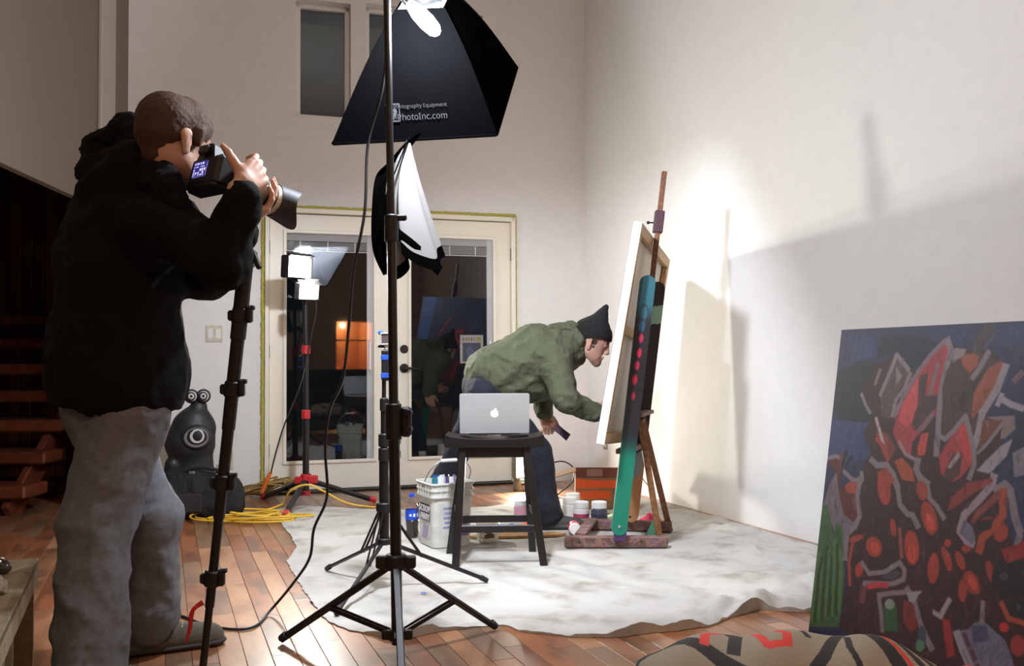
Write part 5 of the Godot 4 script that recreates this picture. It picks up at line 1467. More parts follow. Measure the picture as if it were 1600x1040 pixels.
	[13, 128, 114, 120, [0.521, 0.418, 0.542, 0.400, 0.556, 0.413, 0.573, 0.476, 0.586, 0.504]],
	[13, 160, 68, 46, [0.539, 0.416, 0.544, 0.473, 0.525, 0.507, 0.499, 0.540, 0.495, 0.572]],
	[11, 130, 58, 50, [0.531, 0.426, 0.482, 0.484, 0.477, 0.504]],
	[0, 38, 24, 26, [0.520, 0.500, 0.519, 0.507, 0.514, 0.514, 0.506, 0.519, 0.497, 0.521, 0.488, 0.519, 0.482, 0.515, 0.479, 0.508, 0.481, 0.500, 0.486, 0.493, 0.494, 0.488, 0.503, 0.486, 0.511, 0.488, 0.517, 0.493]],
	[0, 124, 52, 44, [0.483, 0.498, 0.505, 0.485, 0.528, 0.485, 0.506, 0.493]],
	[10, 128, 114, 120, [0.587, 0.512, 0.581, 0.544]],
	[0, 30, 24, 28, [0.623, 0.601, 0.621, 0.622, 0.610, 0.641, 0.593, 0.655, 0.573, 0.661, 0.553, 0.657, 0.539, 0.645, 0.532, 0.626, 0.535, 0.604, 0.547, 0.584, 0.564, 0.570, 0.585, 0.565, 0.604, 0.570, 0.617, 0.583]],
	[0, 30, 24, 28, [0.622, 0.677, 0.621, 0.689, 0.615, 0.699, 0.606, 0.707, 0.595, 0.710, 0.584, 0.709, 0.577, 0.702, 0.573, 0.692, 0.575, 0.681, 0.581, 0.670, 0.590, 0.662, 0.601, 0.659, 0.611, 0.661, 0.619, 0.667]],
	[0, 70, 62, 64, [0.570, 0.613, 0.569, 0.618, 0.567, 0.623, 0.563, 0.626, 0.559, 0.627, 0.554, 0.626, 0.551, 0.623, 0.550, 0.619, 0.550, 0.614, 0.553, 0.609, 0.557, 0.606, 0.561, 0.605, 0.565, 0.606, 0.568, 0.609]],
	[0, 66, 60, 62, [0.606, 0.674, 0.605, 0.678, 0.604, 0.681, 0.601, 0.683, 0.599, 0.684, 0.596, 0.683, 0.594, 0.681, 0.593, 0.678, 0.593, 0.674, 0.595, 0.671, 0.597, 0.668, 0.600, 0.667, 0.603, 0.668, 0.605, 0.670]],
	[9, 160, 68, 46, [0.559, 0.679, 0.579, 0.708, 0.614, 0.709]],
	[0, 190, 44, 46, [0.581, 0.728, 0.580, 0.734, 0.578, 0.739, 0.574, 0.742, 0.569, 0.744, 0.565, 0.743, 0.562, 0.740, 0.561, 0.735, 0.561, 0.730, 0.563, 0.725, 0.567, 0.721, 0.572, 0.720, 0.576, 0.721, 0.579, 0.724]],
	[22, 140, 40, 40, [0.562, 0.566, 0.590, 0.550, 0.617, 0.527]],
	[0, 150, 50, 46, [0.621, 0.757, 0.620, 0.768, 0.617, 0.778, 0.611, 0.785, 0.604, 0.787, 0.597, 0.785, 0.591, 0.778, 0.589, 0.768, 0.589, 0.757, 0.593, 0.747, 0.599, 0.740, 0.606, 0.737, 0.613, 0.740, 0.618, 0.747]],
	[8, 150, 60, 50, [0.131, 0.754, 0.119, 0.693, 0.126, 0.622, 0.157, 0.610]],
	[0, 58, 28, 30, [0.553, 0.030, 0.717, 0.007, 0.776, 0.150, 0.625, 0.184]],
	[0, 120, 50, 44, [0.622, 0.146, 0.726, 0.122, 0.783, 0.246, 0.699, 0.276]],
	[0, 40, 40, 70, [0.685, 0.254, 0.734, 0.236, 0.790, 0.340, 0.641, 0.379]],
	[0, 90, 84, 100, [0.584, 0.377, 0.743, 0.347, 0.797, 0.433, 0.714, 0.461]],
	[0, 70, 32, 30, [0.649, 0.477, 0.751, 0.456, 0.803, 0.525, 0.657, 0.567]],
	[0, 46, 52, 88, [0.710, 0.569, 0.759, 0.563, 0.810, 0.615, 0.728, 0.640]],
	[0, 130, 60, 48, [0.613, 0.704, 0.767, 0.668, 0.816, 0.704, 0.672, 0.750]],
]
const PICTURE_AT := Vector3(0.9360, 0.0120, -2.9000)
const PICTURE_X := Vector3(0.33596, 0.00000, 0.94188)
const PICTURE_Y := Vector3(0.14352, 0.98832, -0.05119)
const PICTURE_SIZE := Vector2(1.250, 1.0539)

# ---------------------------------------------------------------- people
func folds(sd: int, freq: float, ridged := true) -> FastNoiseLite:
	var n := FastNoiseLite.new()
	n.seed = sd
	n.noise_type = FastNoiseLite.TYPE_SIMPLEX_SMOOTH
	n.frequency = freq
	n.fractal_octaves = 3
	if ridged: n.fractal_type = FastNoiseLite.FRACTAL_RIDGED
	n.domain_warp_enabled = true
	n.domain_warp_amplitude = 0.06
	n.domain_warp_frequency = 3.0
	return n

# wrist w, d towards the knuckles, p the way the palm faces, th the thumb's side; curls in radians per joint
func hand_bones(w: Vector3, d: Vector3, p: Vector3, th: Vector3, curl: Array, thumb: Vector3, sc := 1.0) -> Array:
	d = d.normalized()
	p = (p - d * p.dot(d)).normalized()
	th = (th - d * th.dot(d) - p * th.dot(p)).normalized()
	var out := []
	out.append([w - d * 0.03, w + d * 0.02 * sc, 0.027, 0.026, 0.012, p, 1.35])
	for i in 4:
		var side: float = (0.030 - 0.0205 * i) * sc
		var reach: float = [0.083, 0.088, 0.084, 0.076][i] * sc
		var k: Vector3 = w + d * reach + th * side - p * [0.0, -0.002, 0.0, 0.003][i]
		out.append([w + d * 0.01 + th * side * 0.6, k, 0.016 * sc, 0.0115 * sc, 0.012])
		out.append([w + d * 0.03 + th * side * 0.8 + p * 0.008, w + d * 0.065 * sc + th * side + p * 0.006, 0.014 * sc, 0.011 * sc, 0.012])
		var dir := d
		var at := k
		var axis := d.cross(p).normalized()
		for j in 3:
			dir = dir.rotated(axis, curl[i] * [0.9, 1.1, 0.8][j])
			var ln: float = [[0.042, 0.025, 0.019], [0.046, 0.029, 0.020], [0.043, 0.027, 0.020], [0.034, 0.020, 0.017]][i][j] * sc
			out.append([at, at + dir * ln, [0.0102, 0.0092, 0.0083][j] * sc, [0.0094, 0.0084, 0.0068][j] * sc, 0.003])
			at += dir * ln
	var t0 := w + d * 0.022 * sc + th * 0.028 * sc + p * 0.006
	var td := thumb.normalized()
	var t1 := t0 + (td * 0.7 + th * 0.3).normalized() * 0.036 * sc
	var t2 := t1 + td * 0.032 * sc
	var t3 := t2 + (td + p * 0.25).normalized() * 0.026 * sc
	out.append([w + d * 0.02, t1, 0.017 * sc, 0.0135 * sc, 0.012])
	out.append([t1, t2, 0.0125 * sc, 0.011 * sc, 0.004])
	out.append([t2, t3, 0.0108 * sc, 0.0078 * sc, 0.004])
	return out

func head_bones(c: Vector3, f: Vector3, u: Vector3, neck: Vector3) -> Array:
	f = f.normalized()
	u = (u - f * u.dot(f)).normalized()
	var r := f.cross(u)
	var l := [
		[c + u * 0.036 - f * 0.03, c + u * 0.04 + f * 0.012, 0.083, 0.08, 0.02, r, 1.12],
		[c + f * 0.028 + u * 0.03, c + f * 0.04 - u * 0.05, 0.064, 0.047, 0.03, r, 1.08],
		[c - u * 0.05 + f * 0.01 + r * 0.03, c + f * 0.066 - u * 0.094 + r * 0.008, 0.034, 0.022, 0.03],
		[c - u * 0.05 + f * 0.01 - r * 0.03, c + f * 0.066 - u * 0.094 - r * 0.008, 0.034, 0.022, 0.03],
		[c + f * 0.088 + u * 0.028, c + f * 0.110 - u * 0.022, 0.0095, 0.0118, 0.022],
		[c + f * 0.102 - u * 0.027 + r * 0.009, c + f * 0.102 - u * 0.027 - r * 0.009, 0.0085, 0.0085, 0.008],
		[c + f * 0.084 + u * 0.032 + r * 0.03, c + f * 0.084 + u * 0.032 - r * 0.03, 0.010, 0.010, 0.014],
		[c + f * 0.103 + u * 0.012 + r * 0.031, c + f * 0.103 + u * 0.012 + r * 0.033, 0.011, 0.011, 0.014, null, 1.0, true],
		[c + f * 0.103 + u * 0.012 - r * 0.031, c + f * 0.103 + u * 0.012 - r * 0.033, 0.011, 0.011, 0.014, null, 1.0, true],
		[c + f * 0.079 + u * 0.011 + r * 0.031, c + f * 0.0791 + u * 0.011 + r * 0.031, 0.0125, 0.0125, 0.003],
		[c + f * 0.079 + u * 0.011 - r * 0.031, c + f * 0.0791 + u * 0.011 - r * 0.031, 0.0125, 0.0125, 0.003],
		[c + f * 0.093 - u * 0.050 + r * 0.014, c + f * 0.093 - u * 0.050 - r * 0.014, 0.0065, 0.0065, 0.008],
		[c + f * 0.090 - u * 0.062 + r * 0.012, c + f * 0.090 - u * 0.062 - r * 0.012, 0.007, 0.007, 0.008],
		[c - u * 0.045 - f * 0.028, neck, 0.054, 0.062, 0.03]]
	for s in [-1.0, 1.0]:
		l.append([c - f * 0.012 + r * 0.079 * s + u * 0.012, c - f * 0.004 + r * 0.075 * s - u * 0.032, 0.020, 0.013, 0.006, r, 2.4])
		l.append([c - f * 0.004 + r * 0.093 * s + u * 0.008, c - f * 0.002 + r * 0.090 * s - u * 0.004, 0.008, 0.006, 0.006, null, 1.0, true])
	return l

func face_paint(c: Vector3, f: Vector3, u: Vector3, skin: Color) -> Array:
	f = f.normalized()
	u = (u - f * u.dot(f)).normalized()
	var r := f.cross(u)
	var l := []
	l.append([c + f * 0.06 - u * 0.085, 0.045, skin.lerp(Color(0.10, 0.07, 0.05), 0.5)])
	l.append([c + f * 0.098 - u * 0.056, 0.016, skin.lerp(Color(0.45, 0.10, 0.09), 0.6)])
	for s in [-1.0, 1.0]:
		l.append([c + f * 0.022 + u * 0.008 + r * 0.078 * s, 0.020, Color(0.05, 0.03, 0.02)])
		l.append([c + f * 0.024 - u * 0.018 + r * 0.074 * s, 0.016, Color(0.07, 0.045, 0.03)])
		l.append([c + f * 0.092 + u * 0.036 + r * 0.03 * s, 0.014, Color(0.05, 0.03, 0.02)])
		l.append([c + f * 0.091 + u * 0.011 + r * 0.031 * s, 0.009, Color(0.7, 0.68, 0.64)])
		l.append([c + f * 0.0935 + u * 0.011 + r * 0.031 * s, 0.005, Color(0.04, 0.03, 0.03)])
	return l

func body_mesh(parent: Node3D, body: Array, head: Array, hands: Array, skin: Color, paint: Array) -> MeshInstance3D:
	var s := sh()
	s.tint = skin
	s.bones(body, 0.018)
	s.bones(head, 0.0055, null, 0.0, paint)
	for h in hands: s.bones(h, 0.0042)
	var m := mat(Color.WHITE, 0.55)
	m.vertex_color_use_as_albedo = true
	m.subsurf_scatter_enabled = true
	m.subsurf_scatter_strength = 0.15
	var o := MeshInstance3D.new()
	o.mesh = s.mesh(true)
	o.material_override = m
	o.name = "body"
	parent.add_child(o)
	return o

func loc(list: Array, o: Vector3) -> Array:
	var r := []
	for b in list:
		var q: Array = b.duplicate()
		q[0] = q[0] - o
		q[1] = q[1] - o
		r.append(q)
	return r

func photographer() -> void:
	var fd := Vector3(0.62, 0, -0.785)
	var rt := Vector3(0.785, 0, 0.62)
	var up := Vector3.UP
	var o := Vector3(-1.2, 0, -2.8)
	var t := thing("person", "person in a black hooded jacket and baggy jeans looking through a camera", "person", o)
	var pel := Vector3(-1.234, 0.971, -2.800)
	var cst := Vector3(-1.205, 1.288, -2.770)
	var sc := Vector3(-1.186, 1.440, -2.750)
	var nk := Vector3(-1.087, 1.524, -2.680)
	var hc := Vector3(-0.983, 1.597, -2.600)
	var rs := Vector3(-1.024, 1.357, -2.600)
	var ls := Vector3(-1.316, 1.425, -2.880)
	var re := Vector3(-0.805, 1.240, -2.500)
	var rw := Vector3(-0.746, 1.418, -2.470)
	var le := Vector3(-0.978, 1.246, -2.860)
	var lw := Vector3(-0.789, 1.337, -2.600)
	var hipr := pel + rt * 0.09 - up * 0.02
	var hipl := pel - rt * 0.09 - up * 0.02
	# rear leg (near the camera) and the forward leg
	var kr := Vector3(-1.240, 0.485, -2.680)
	var ar := Vector3(-1.195, 0.123, -2.550)
	ar.y = 0.09
	var kl := Vector3(-1.185, 0.440, -2.930)
	var al := Vector3(-1.207, 0.072, -2.990)
	al.y = 0.09
	var toe_l := Vector3(-1.019, 0.000, -3.076)
	var heel_l := Vector3(-1.251, 0.000, -2.961)
	var ld := (toe_l - heel_l).normalized()
	var skin := Color(0.52, 0.30, 0.21)
	var hf := Vector3(0.60, -0.16, -0.77)
	var hu := Vector3(0.12, 1, -0.12)
	var neck := nk - up * 0.03
	var cam := Vector3(-0.852, 1.502, -2.545)
	var lens := Vector3(0.60, -0.25, -0.76).normalized()
	var crt := lens.cross(up).normalized()
	var cup := crt.cross(lens)
	var body := [[pel, cst, 0.13, 0.14, 0.05, fd, 1.3], [cst, sc, 0.14, 0.11, 0.05, fd, 1.3], [ls, rs, 0.07, 0.07, 0.05], [sc, neck, 0.07, 0.055, 0.03], [rs, re, 0.05, 0.042, 0.02], [re, rw, 0.042, 0.028, 0.02], [ls, le, 0.05, 0.042, 0.02], [le, lw, 0.042, 0.028, 0.02], [hipr, kr, 0.085, 0.06, 0.03], [kr, ar, 0.058, 0.04, 0.02], [hipl, kl, 0.085, 0.06, 0.03], [kl, al, 0.058, 0.04, 0.02], [al, al + ld * 0.12 - up * 0.06, 0.034, 0.022, 0.02], [ar, ar + ld * 0.12 - up * 0.06, 0.034, 0.022, 0.02]]
	var rh := hand_bones(rw + up * 0.03, up * 0.55 + lens * 0.55 - rt * 0.12, -crt, -lens, [0.55, 0.6, 0.62, 0.66], up * 0.75 - crt * 0.55 - lens * 0.1, 1.05)
	var lh := hand_bones(lw + up * 0.02 + lens * 0.01, lens * 0.55 + up * 0.65 + crt * 0.3, up * 0.6 - lens * 0.6 - crt * 0.3, -crt, [0.35, 0.4, 0.42, 0.45], -crt * 0.6 + up * 0.7, 1.0)
	body_mesh(t, loc(body, o), loc(head_bones(hc, hf, hu, neck), o), [loc(rh, o), loc(lh, o)], skin, face_paint(hc - o, hf, hu, skin))
	# hair
	var f := hf.normalized()
	var u := (hu - f * hu.dot(f)).normalized()
	var r := f.cross(u)
	var hair := [[hc + u * 0.052 - f * 0.035, hc + u * 0.055 + f * 0.02, 0.088, 0.084, 0.02, r, 1.06], [hc - u * 0.0 - f * 0.05, hc - u * 0.045 - f * 0.045, 0.068, 0.045, 0.02], [hc + u * 0.10 + f * 0.02, hc + u * 0.088 + f * 0.078, 0.038, 0.02, 0.03], [hc + u * 0.035 + f * 0.03 + r * 0.07, hc - u * 0.0 + f * 0.03 + r * 0.073, 0.018, 0.010, 0.015], [hc + u * 0.035 + f * 0.03 - r * 0.07, hc - u * 0.0 + f * 0.03 - r * 0.073, 0.018, 0.010, 0.015],
		[hc + f * 0.115 - u * 0.01, hc + f * 0.12 - u * 0.06, 0.066, 0.07, 0.015, null, 1.0, true], [hc - f * 0.004 + r * 0.10 - u * 0.004, hc + r * 0.10 - u * 0.03, 0.026, 0.026, 0.008, null, 1.0, true], [hc - f * 0.004 - r * 0.10 - u * 0.004, hc - r * 0.10 - u * 0.03, 0.026, 0.026, 0.008, null, 1.0, true]]
	part(sh().bones(loc(hair, o), 0.006, folds(3, 45.0, false), 0.0035), "hair", mottled(c8(90, 60, 38), 0.8, "hair_tone", 0.06, 0.6, 6.0, 0.8), t, "short brown hair")
	# jacket
	var hem := pel - up * 0.02
	var jk := [[hem, cst, 0.192, 0.205, 0.06, fd, 1.22], [cst, sc - up * 0.04, 0.205, 0.15, 0.06, fd, 1.2], [ls, rs, 0.095, 0.095, 0.06], [hem + rt * 0.01 - up * 0.03, hem + up * 0.06, 0.216, 0.214, 0.03, fd, 1.1],
		[rs, re, 0.094, 0.070, 0.035], [re, rw - up * 0.01, 0.066, 0.048, 0.03], [ls, le, 0.095, 0.08, 0.04], [le, lw - (lw - le) * 0.1, 0.078, 0.054, 0.035],
		[nk - fd * 0.02 - up * 0.04, nk - fd * 0.015 + up * 0.02, 0.088, 0.082, 0.03], [sc - fd * 0.06 + up * 0.03, nk - fd * 0.06 + up * 0.02, 0.08, 0.06, 0.03, up, 1.2],
		[hem - up * 0.32, hem - up * 0.40, 0.26, 0.26, 0.01, null, 1.0, true], [rw + up * 0.06, rw + up * 0.10, 0.045, 0.05, 0.01, null, 1.0, true]]
	var jm := mottled(c8(29, 29, 31), 0.85, "weave", 0.09, 0.75, 5.0, 0.2)
	jm.metallic_specular = 0.2
	part(sh().bones(loc(jk, o), 0.0125, folds(21, 4.2), 0.016), "jacket", jm, t, "black hooded jacket")
	var hood := [[Vector3(-1.213, 1.706, -2.840), Vector3(-1.089, 1.620, -2.760), 0.035, 0.045, 0.03], [Vector3(-1.352, 1.655, -2.900), Vector3(-1.221, 1.701, -2.860), 0.04, 0.045, 0.03], [Vector3(-1.337, 1.571, -2.860), Vector3(-1.195, 1.584, -2.800), 0.045, 0.06, 0.03], [Vector3(-1.256, 1.728, -2.860), Vector3(-1.223, 1.675, -2.840), 0.02, 0.03, 0.02], [Vector3(-1.186, 1.565, -2.780), Vector3(-1.025, 1.462, -2.640), 0.06, 0.045, 0.03], [Vector3(-1.067, 1.576, -2.620), Vector3(-1.005, 1.480, -2.560), 0.042, 0.048, 0.03], [Vector3(-1.005, 1.480, -2.560), Vector3(-0.964, 1.410, -2.540), 0.048, 0.04, 0.03], [Vector3(-1.352, 1.617, -2.900), Vector3(-1.333, 1.526, -2.860), 0.045, 0.05, 0.03]]
	part(sh().bones(loc(hood, o), 0.0095, folds(27, 11.0), 0.014), "hood", jm, t, "crumpled black hood hanging behind the neck")
	# jeans
	var jn := [[hipl, hipr, 0.08, 0.08, 0.05], [pel - up * 0.03, pel - up * 0.1, 0.115, 0.12, 0.05, fd, 1.2], [hipr - up * 0.13, kr, 0.112, 0.098, 0.04], [kr, ar - up * 0.0, 0.096, 0.094, 0.03], [hipl - up * 0.13, kl, 0.112, 0.096, 0.04], [kl, al + up * 0.03, 0.094, 0.098, 0.03], [pel - fd * 0.04 - up * 0.06, pel - fd * 0.06 - up * 0.16, 0.09, 0.09, 0.04],
		[al - up * 0.18, al - up * 0.26, 0.12, 0.12, 0.01, null, 1.0, true], [ar - up * 0.19, ar - up * 0.26, 0.12, 0.12, 0.01, null, 1.0, true]]
	var dn := mottled(c8(116, 120, 127), 0.85, "denim_tone", 0.04, 0.86, 1.6, 0.2)
	part(sh().bones(loc(jn, o), 0.0125, folds(33, 3.2), 0.018), "jeans", dn, t, "faded grey-blue baggy jeans")
	# shoes
	for k in 2:
		var a: Vector3 = [al, ar][k]
		var base := Vector3(a.x, 0, a.z)
		var h := base - ld * 0.075
		var toe := base + ld * 0.20
		var sm := mottled(c8(112, 106, 92), 0.85, "denim", 0.04, 0.6, 2.0, 0.3)
		var up_ := [[h + up * 0.055, base + up * 0.075, 0.042, 0.045, 0.03], [base + up * 0.06, toe + up * 0.038 - ld * 0.02, 0.046, 0.036, 0.03], [h + up * 0.03, toe + up * 0.026, 0.04, 0.042, 0.02]]
		var su := part(sh().bones(loc(up_, o), 0.0075, null, 0.0), "shoe", sm, t, "grey canvas sneaker")
		var so := [[h + up * 0.014, toe + up * 0.014, 0.048, 0.05, 0.01, up, 3.2]]
		part(sh().bones(loc(so, o), 0.007), "sole", mat(c8(52, 46, 42), 0.7), su)
		var side := ld.cross(up)
		var sw := sh()
		var bs := Basis(ld, up, side)
		sw.prism(PackedVector2Array([Vector2(-0.045, 0.052), Vector2(-0.03, 0.036), Vector2(-0.005, 0.032), Vector2(0.03, 0.045), Vector2(0.075, 0.074), Vector2(0.03, 0.054), Vector2(0.0, 0.046), Vector2(-0.028, 0.047)]), 0.012, base + side * 0.043 - o, bs)
		part(sw, "swoosh_mark", mat(c8(48, 44, 42), 0.7), su)
		for j in 4:
			part(sh().tube([base + ld * (0.035 + 0.022 * j) + up * (0.102 - 0.009 * j) + side * 0.03 - o, base + ld * (0.04 + 0.022 * j) + up * (0.117 - 0.010 * j) - o, base + ld * (0.035 + 0.022 * j) + up * (0.102 - 0.009 * j) - side * 0.03 - o], 0.004, 6), "lace", mat(c8(150, 144, 130), 0.8), su)
	# ---- the camera in the hands
	var c := thing("camera", "black camera with long white lens held to the photographer's eye", "camera", cam)
	var cb := Basis(crt, cup, -lens)
	var bodys := sh()
	bodys.xf = Transform3D(cb, Vector3.ZERO)
	bodys.box(Vector3(0, -0.01, 0), Vector3(0.145, 0.095, 0.062), 0.012)
	bodys.box(Vector3(0.055, -0.012, -0.03), Vector3(0.036, 0.09, 0.04), 0.014)
	bodys.box(Vector3(-0.005, -0.052, 0), Vector3(0.14, 0.03, 0.06), 0.01)
	bodys.prism(PackedVector2Array([Vector2(-0.05, 0.03), Vector2(0.04, 0.03), Vector2(0.026, 0.068), Vector2(0.012, 0.076), Vector2(-0.022, 0.076), Vector2(-0.036, 0.068)]), 0.075, Vector3(-0.005, 0, -0.012))
	var bo := part(bodys, "body", M.black_plastic, c)
	var ec := sh()
	ec.xf = Transform3D(cb, Vector3.ZERO)
	ec.box(Vector3(-0.01, 0.052, 0.036), Vector3(0.042, 0.03, 0.016), 0.006)
	part(ec, "eyecup", M.black_plastic, bo)
	var im := Image.create(96, 64, false, Image.FORMAT_RGB8)
	im.fill(c8(40, 38, 120))
	var lr := RandomNumberGenerator.new()
	lr.seed = 12
	for row in [[5, 9], [20, 5], [30, 11], [43, 9], [53, 7]]:
		var x := 6
		while x < 84:
			var w := lr.randi_range(4, 13)
			if lr.randf() < 0.72: im.fill_rect(Rect2i(x, row[0], w, row[1]), c8(214, 214, 255))
			x += w + lr.randi_range(3, 8)
	var lm := mat(c8(20, 20, 30), 0.3)
	lm.emission_enabled = true
	lm.emission_texture = ImageTexture.create_from_image(im)
	lm.emission_energy_multiplier = 1.0
	var lc := sh()
	lc.xf = Transform3D(cb, Vector3.ZERO)
	lc.box(Vector3(-0.016, -0.004, 0.0318), Vector3(0.066, 0.048, 0.002), 0.0)
	part(lc, "screen", lm, bo, "lit blue settings screen")
	var lb := Basis(crt, lens, crt.cross(lens))
	var white := mat(c8(206, 202, 190), 0.45)
	part(sh().lathe([Vector2(0.0, 0.025), Vector2(0.034, 0.025), Vector2(0.036, 0.05), Vector2(0.040, 0.075), Vector2(0.041, 0.1), Vector2(0.043, 0.105), Vector2(0.043, 0.165), Vector2(0.0, 0.165)], 28, Vector3.ZERO, lb), "lens_barrel", white, c, "off-white lens barrel")
	part(sh().lathe([Vector2(0.04, 0.165), Vector2(0.046, 0.165), Vector2(0.046, 0.165), Vector2(0.046, 0.198), Vector2(0.046, 0.198), Vector2(0.04, 0.198)], 28, Vector3.ZERO, lb), "focus_ring", M.black_plastic, c)
	part(sh().lathe([Vector2(0.04, 0.198), Vector2(0.0475, 0.198), Vector2(0.0475, 0.198), Vector2(0.0485, 0.216), Vector2(0.0485, 0.216), Vector2(0.04, 0.216)], 28, Vector3.ZERO, lb), "front_ring", white, c)
	var hd := sh()
	hd.xf = Transform3D(lb, Vector3.ZERO)
	for q in [0.0, -0.003]:
		hd.surf(48, 8, func(uu, vv):
			var a: float = TAU * uu
			var ln: float = 0.070 + 0.024 * cos(2.0 * a + PI)
			return Vector3(cos(a) * (0.051 + 0.010 * vv + q), 0.212 + ln * vv, sin(a) * (0.051 + 0.010 * vv + q)), q < 0.0, true)
	hd.surf(48, 1, func(uu, vv):
		var a: float = TAU * uu
		return Vector3(cos(a) * (0.061 - 0.003 * vv), 0.212 + 0.070 + 0.024 * cos(2.0 * a + PI), sin(a) * (0.061 - 0.003 * vv)), false, true)
	part(hd, "lens_hood", mat(c8(40, 41, 45), 0.6), c, "petal-shaped dark lens hood")
	part(sh().lathe([Vector2(0.0, 0.219), Vector2(0.044, 0.216)], 24, Vector3.ZERO, lb), "front_glass", mat(c8(14, 16, 22), 0.08), c)
	# ---- one-legged support
	var m0 := Vector3(-0.903, 0.000, -2.609)
	var m1 := Vector3(-0.758, 1.276, -2.560)
	var mp := thing("monopod", "black monopod under the photographer's camera", "monopod", m0)
	var md := m1 - m0
	part(sh().cyl(Vector3(0, 0.006, 0), md * 0.22, 0.011, -1, 14), "lower_tube", M.black_metal, mp)
	part(sh().cyl(md * 0.2, md * 0.42, 0.0135, -1, 14), "tube", M.black_metal, mp)
	part(sh().cyl(md * 0.4, md * 0.62, 0.0165, -1, 14), "tube", M.black_metal, mp)
	part(sh().cyl(md * 0.6, md * 0.84, 0.019, -1, 14), "tube", M.black_metal, mp)
	part(sh().cyl(md * 0.8, md * 0.97, 0.022, -1, 16, 0.004), "grip", M.black_plastic, mp)
	part(sh().cyl(Vector3(0, 0, 0), md * 0.02, 0.014, -1, 12, 0.003), "rubber_foot", M.black_plastic, mp)
	for q in [0.265, 0.48, 0.69, 0.855]:
		var cc := part(sh().cyl(md * (q - 0.018), md * (q + 0.018), 0.024, -1, 14, 0.004).box(md * q + Vector3(-0.026, 0, 0.004), Vector3(0.016, 0.03, 0.02), 0.005), "collar", M.black_plastic, mp)
		part(sh().box(md * q + Vector3(0.028, 0.004, 0.006), Vector3(0.018, 0.05, 0.022), 0.005).box(md * q + Vector3(0.036, 0.022, 0.006), Vector3(0.014, 0.014, 0.018), 0.003), "flip_lock", M.black_plastic, cc)
	part(sh().box(md + Vector3(0.0, -0.02, 0), Vector3(0.05, 0.05, 0.05), 0.008), "head", M.black_plastic, mp)
	part(sh().bar(md + Vector3(0.02, -0.0, 0.02), md + Vector3(0.045, -0.055, 0.03), 0.016, 0.012, 0.004), "release_lever", M.black_plastic, mp)
	var foot: Vector3 = cam + lens * 0.09 - cup * 0.045 - m0
	part(sh().bar(md, foot, 0.03, 0.03, 0.005), "lens_foot", M.black_plastic, mp)
	part(sh().tube(through([Vector3(0.012, 0.27, 0.016), Vector3(-0.012, 0.25, 0.03), Vector3(-0.02, 0.20, 0.03), Vector3(-0.03, 0.16, 0.03)]), [0.008, 0.008, 0.007, 0.007, 0.006, 0.006, 0.006, 0.007, 0.007, 0.006, 0.006, 0.006, 0.006, 0.005, 0.005, 0.004, 0.004, 0.003, 0.002], 6), "red_tag", mat(c8(206, 36, 36), 0.7), mp, "red ribbon tied near the foot")

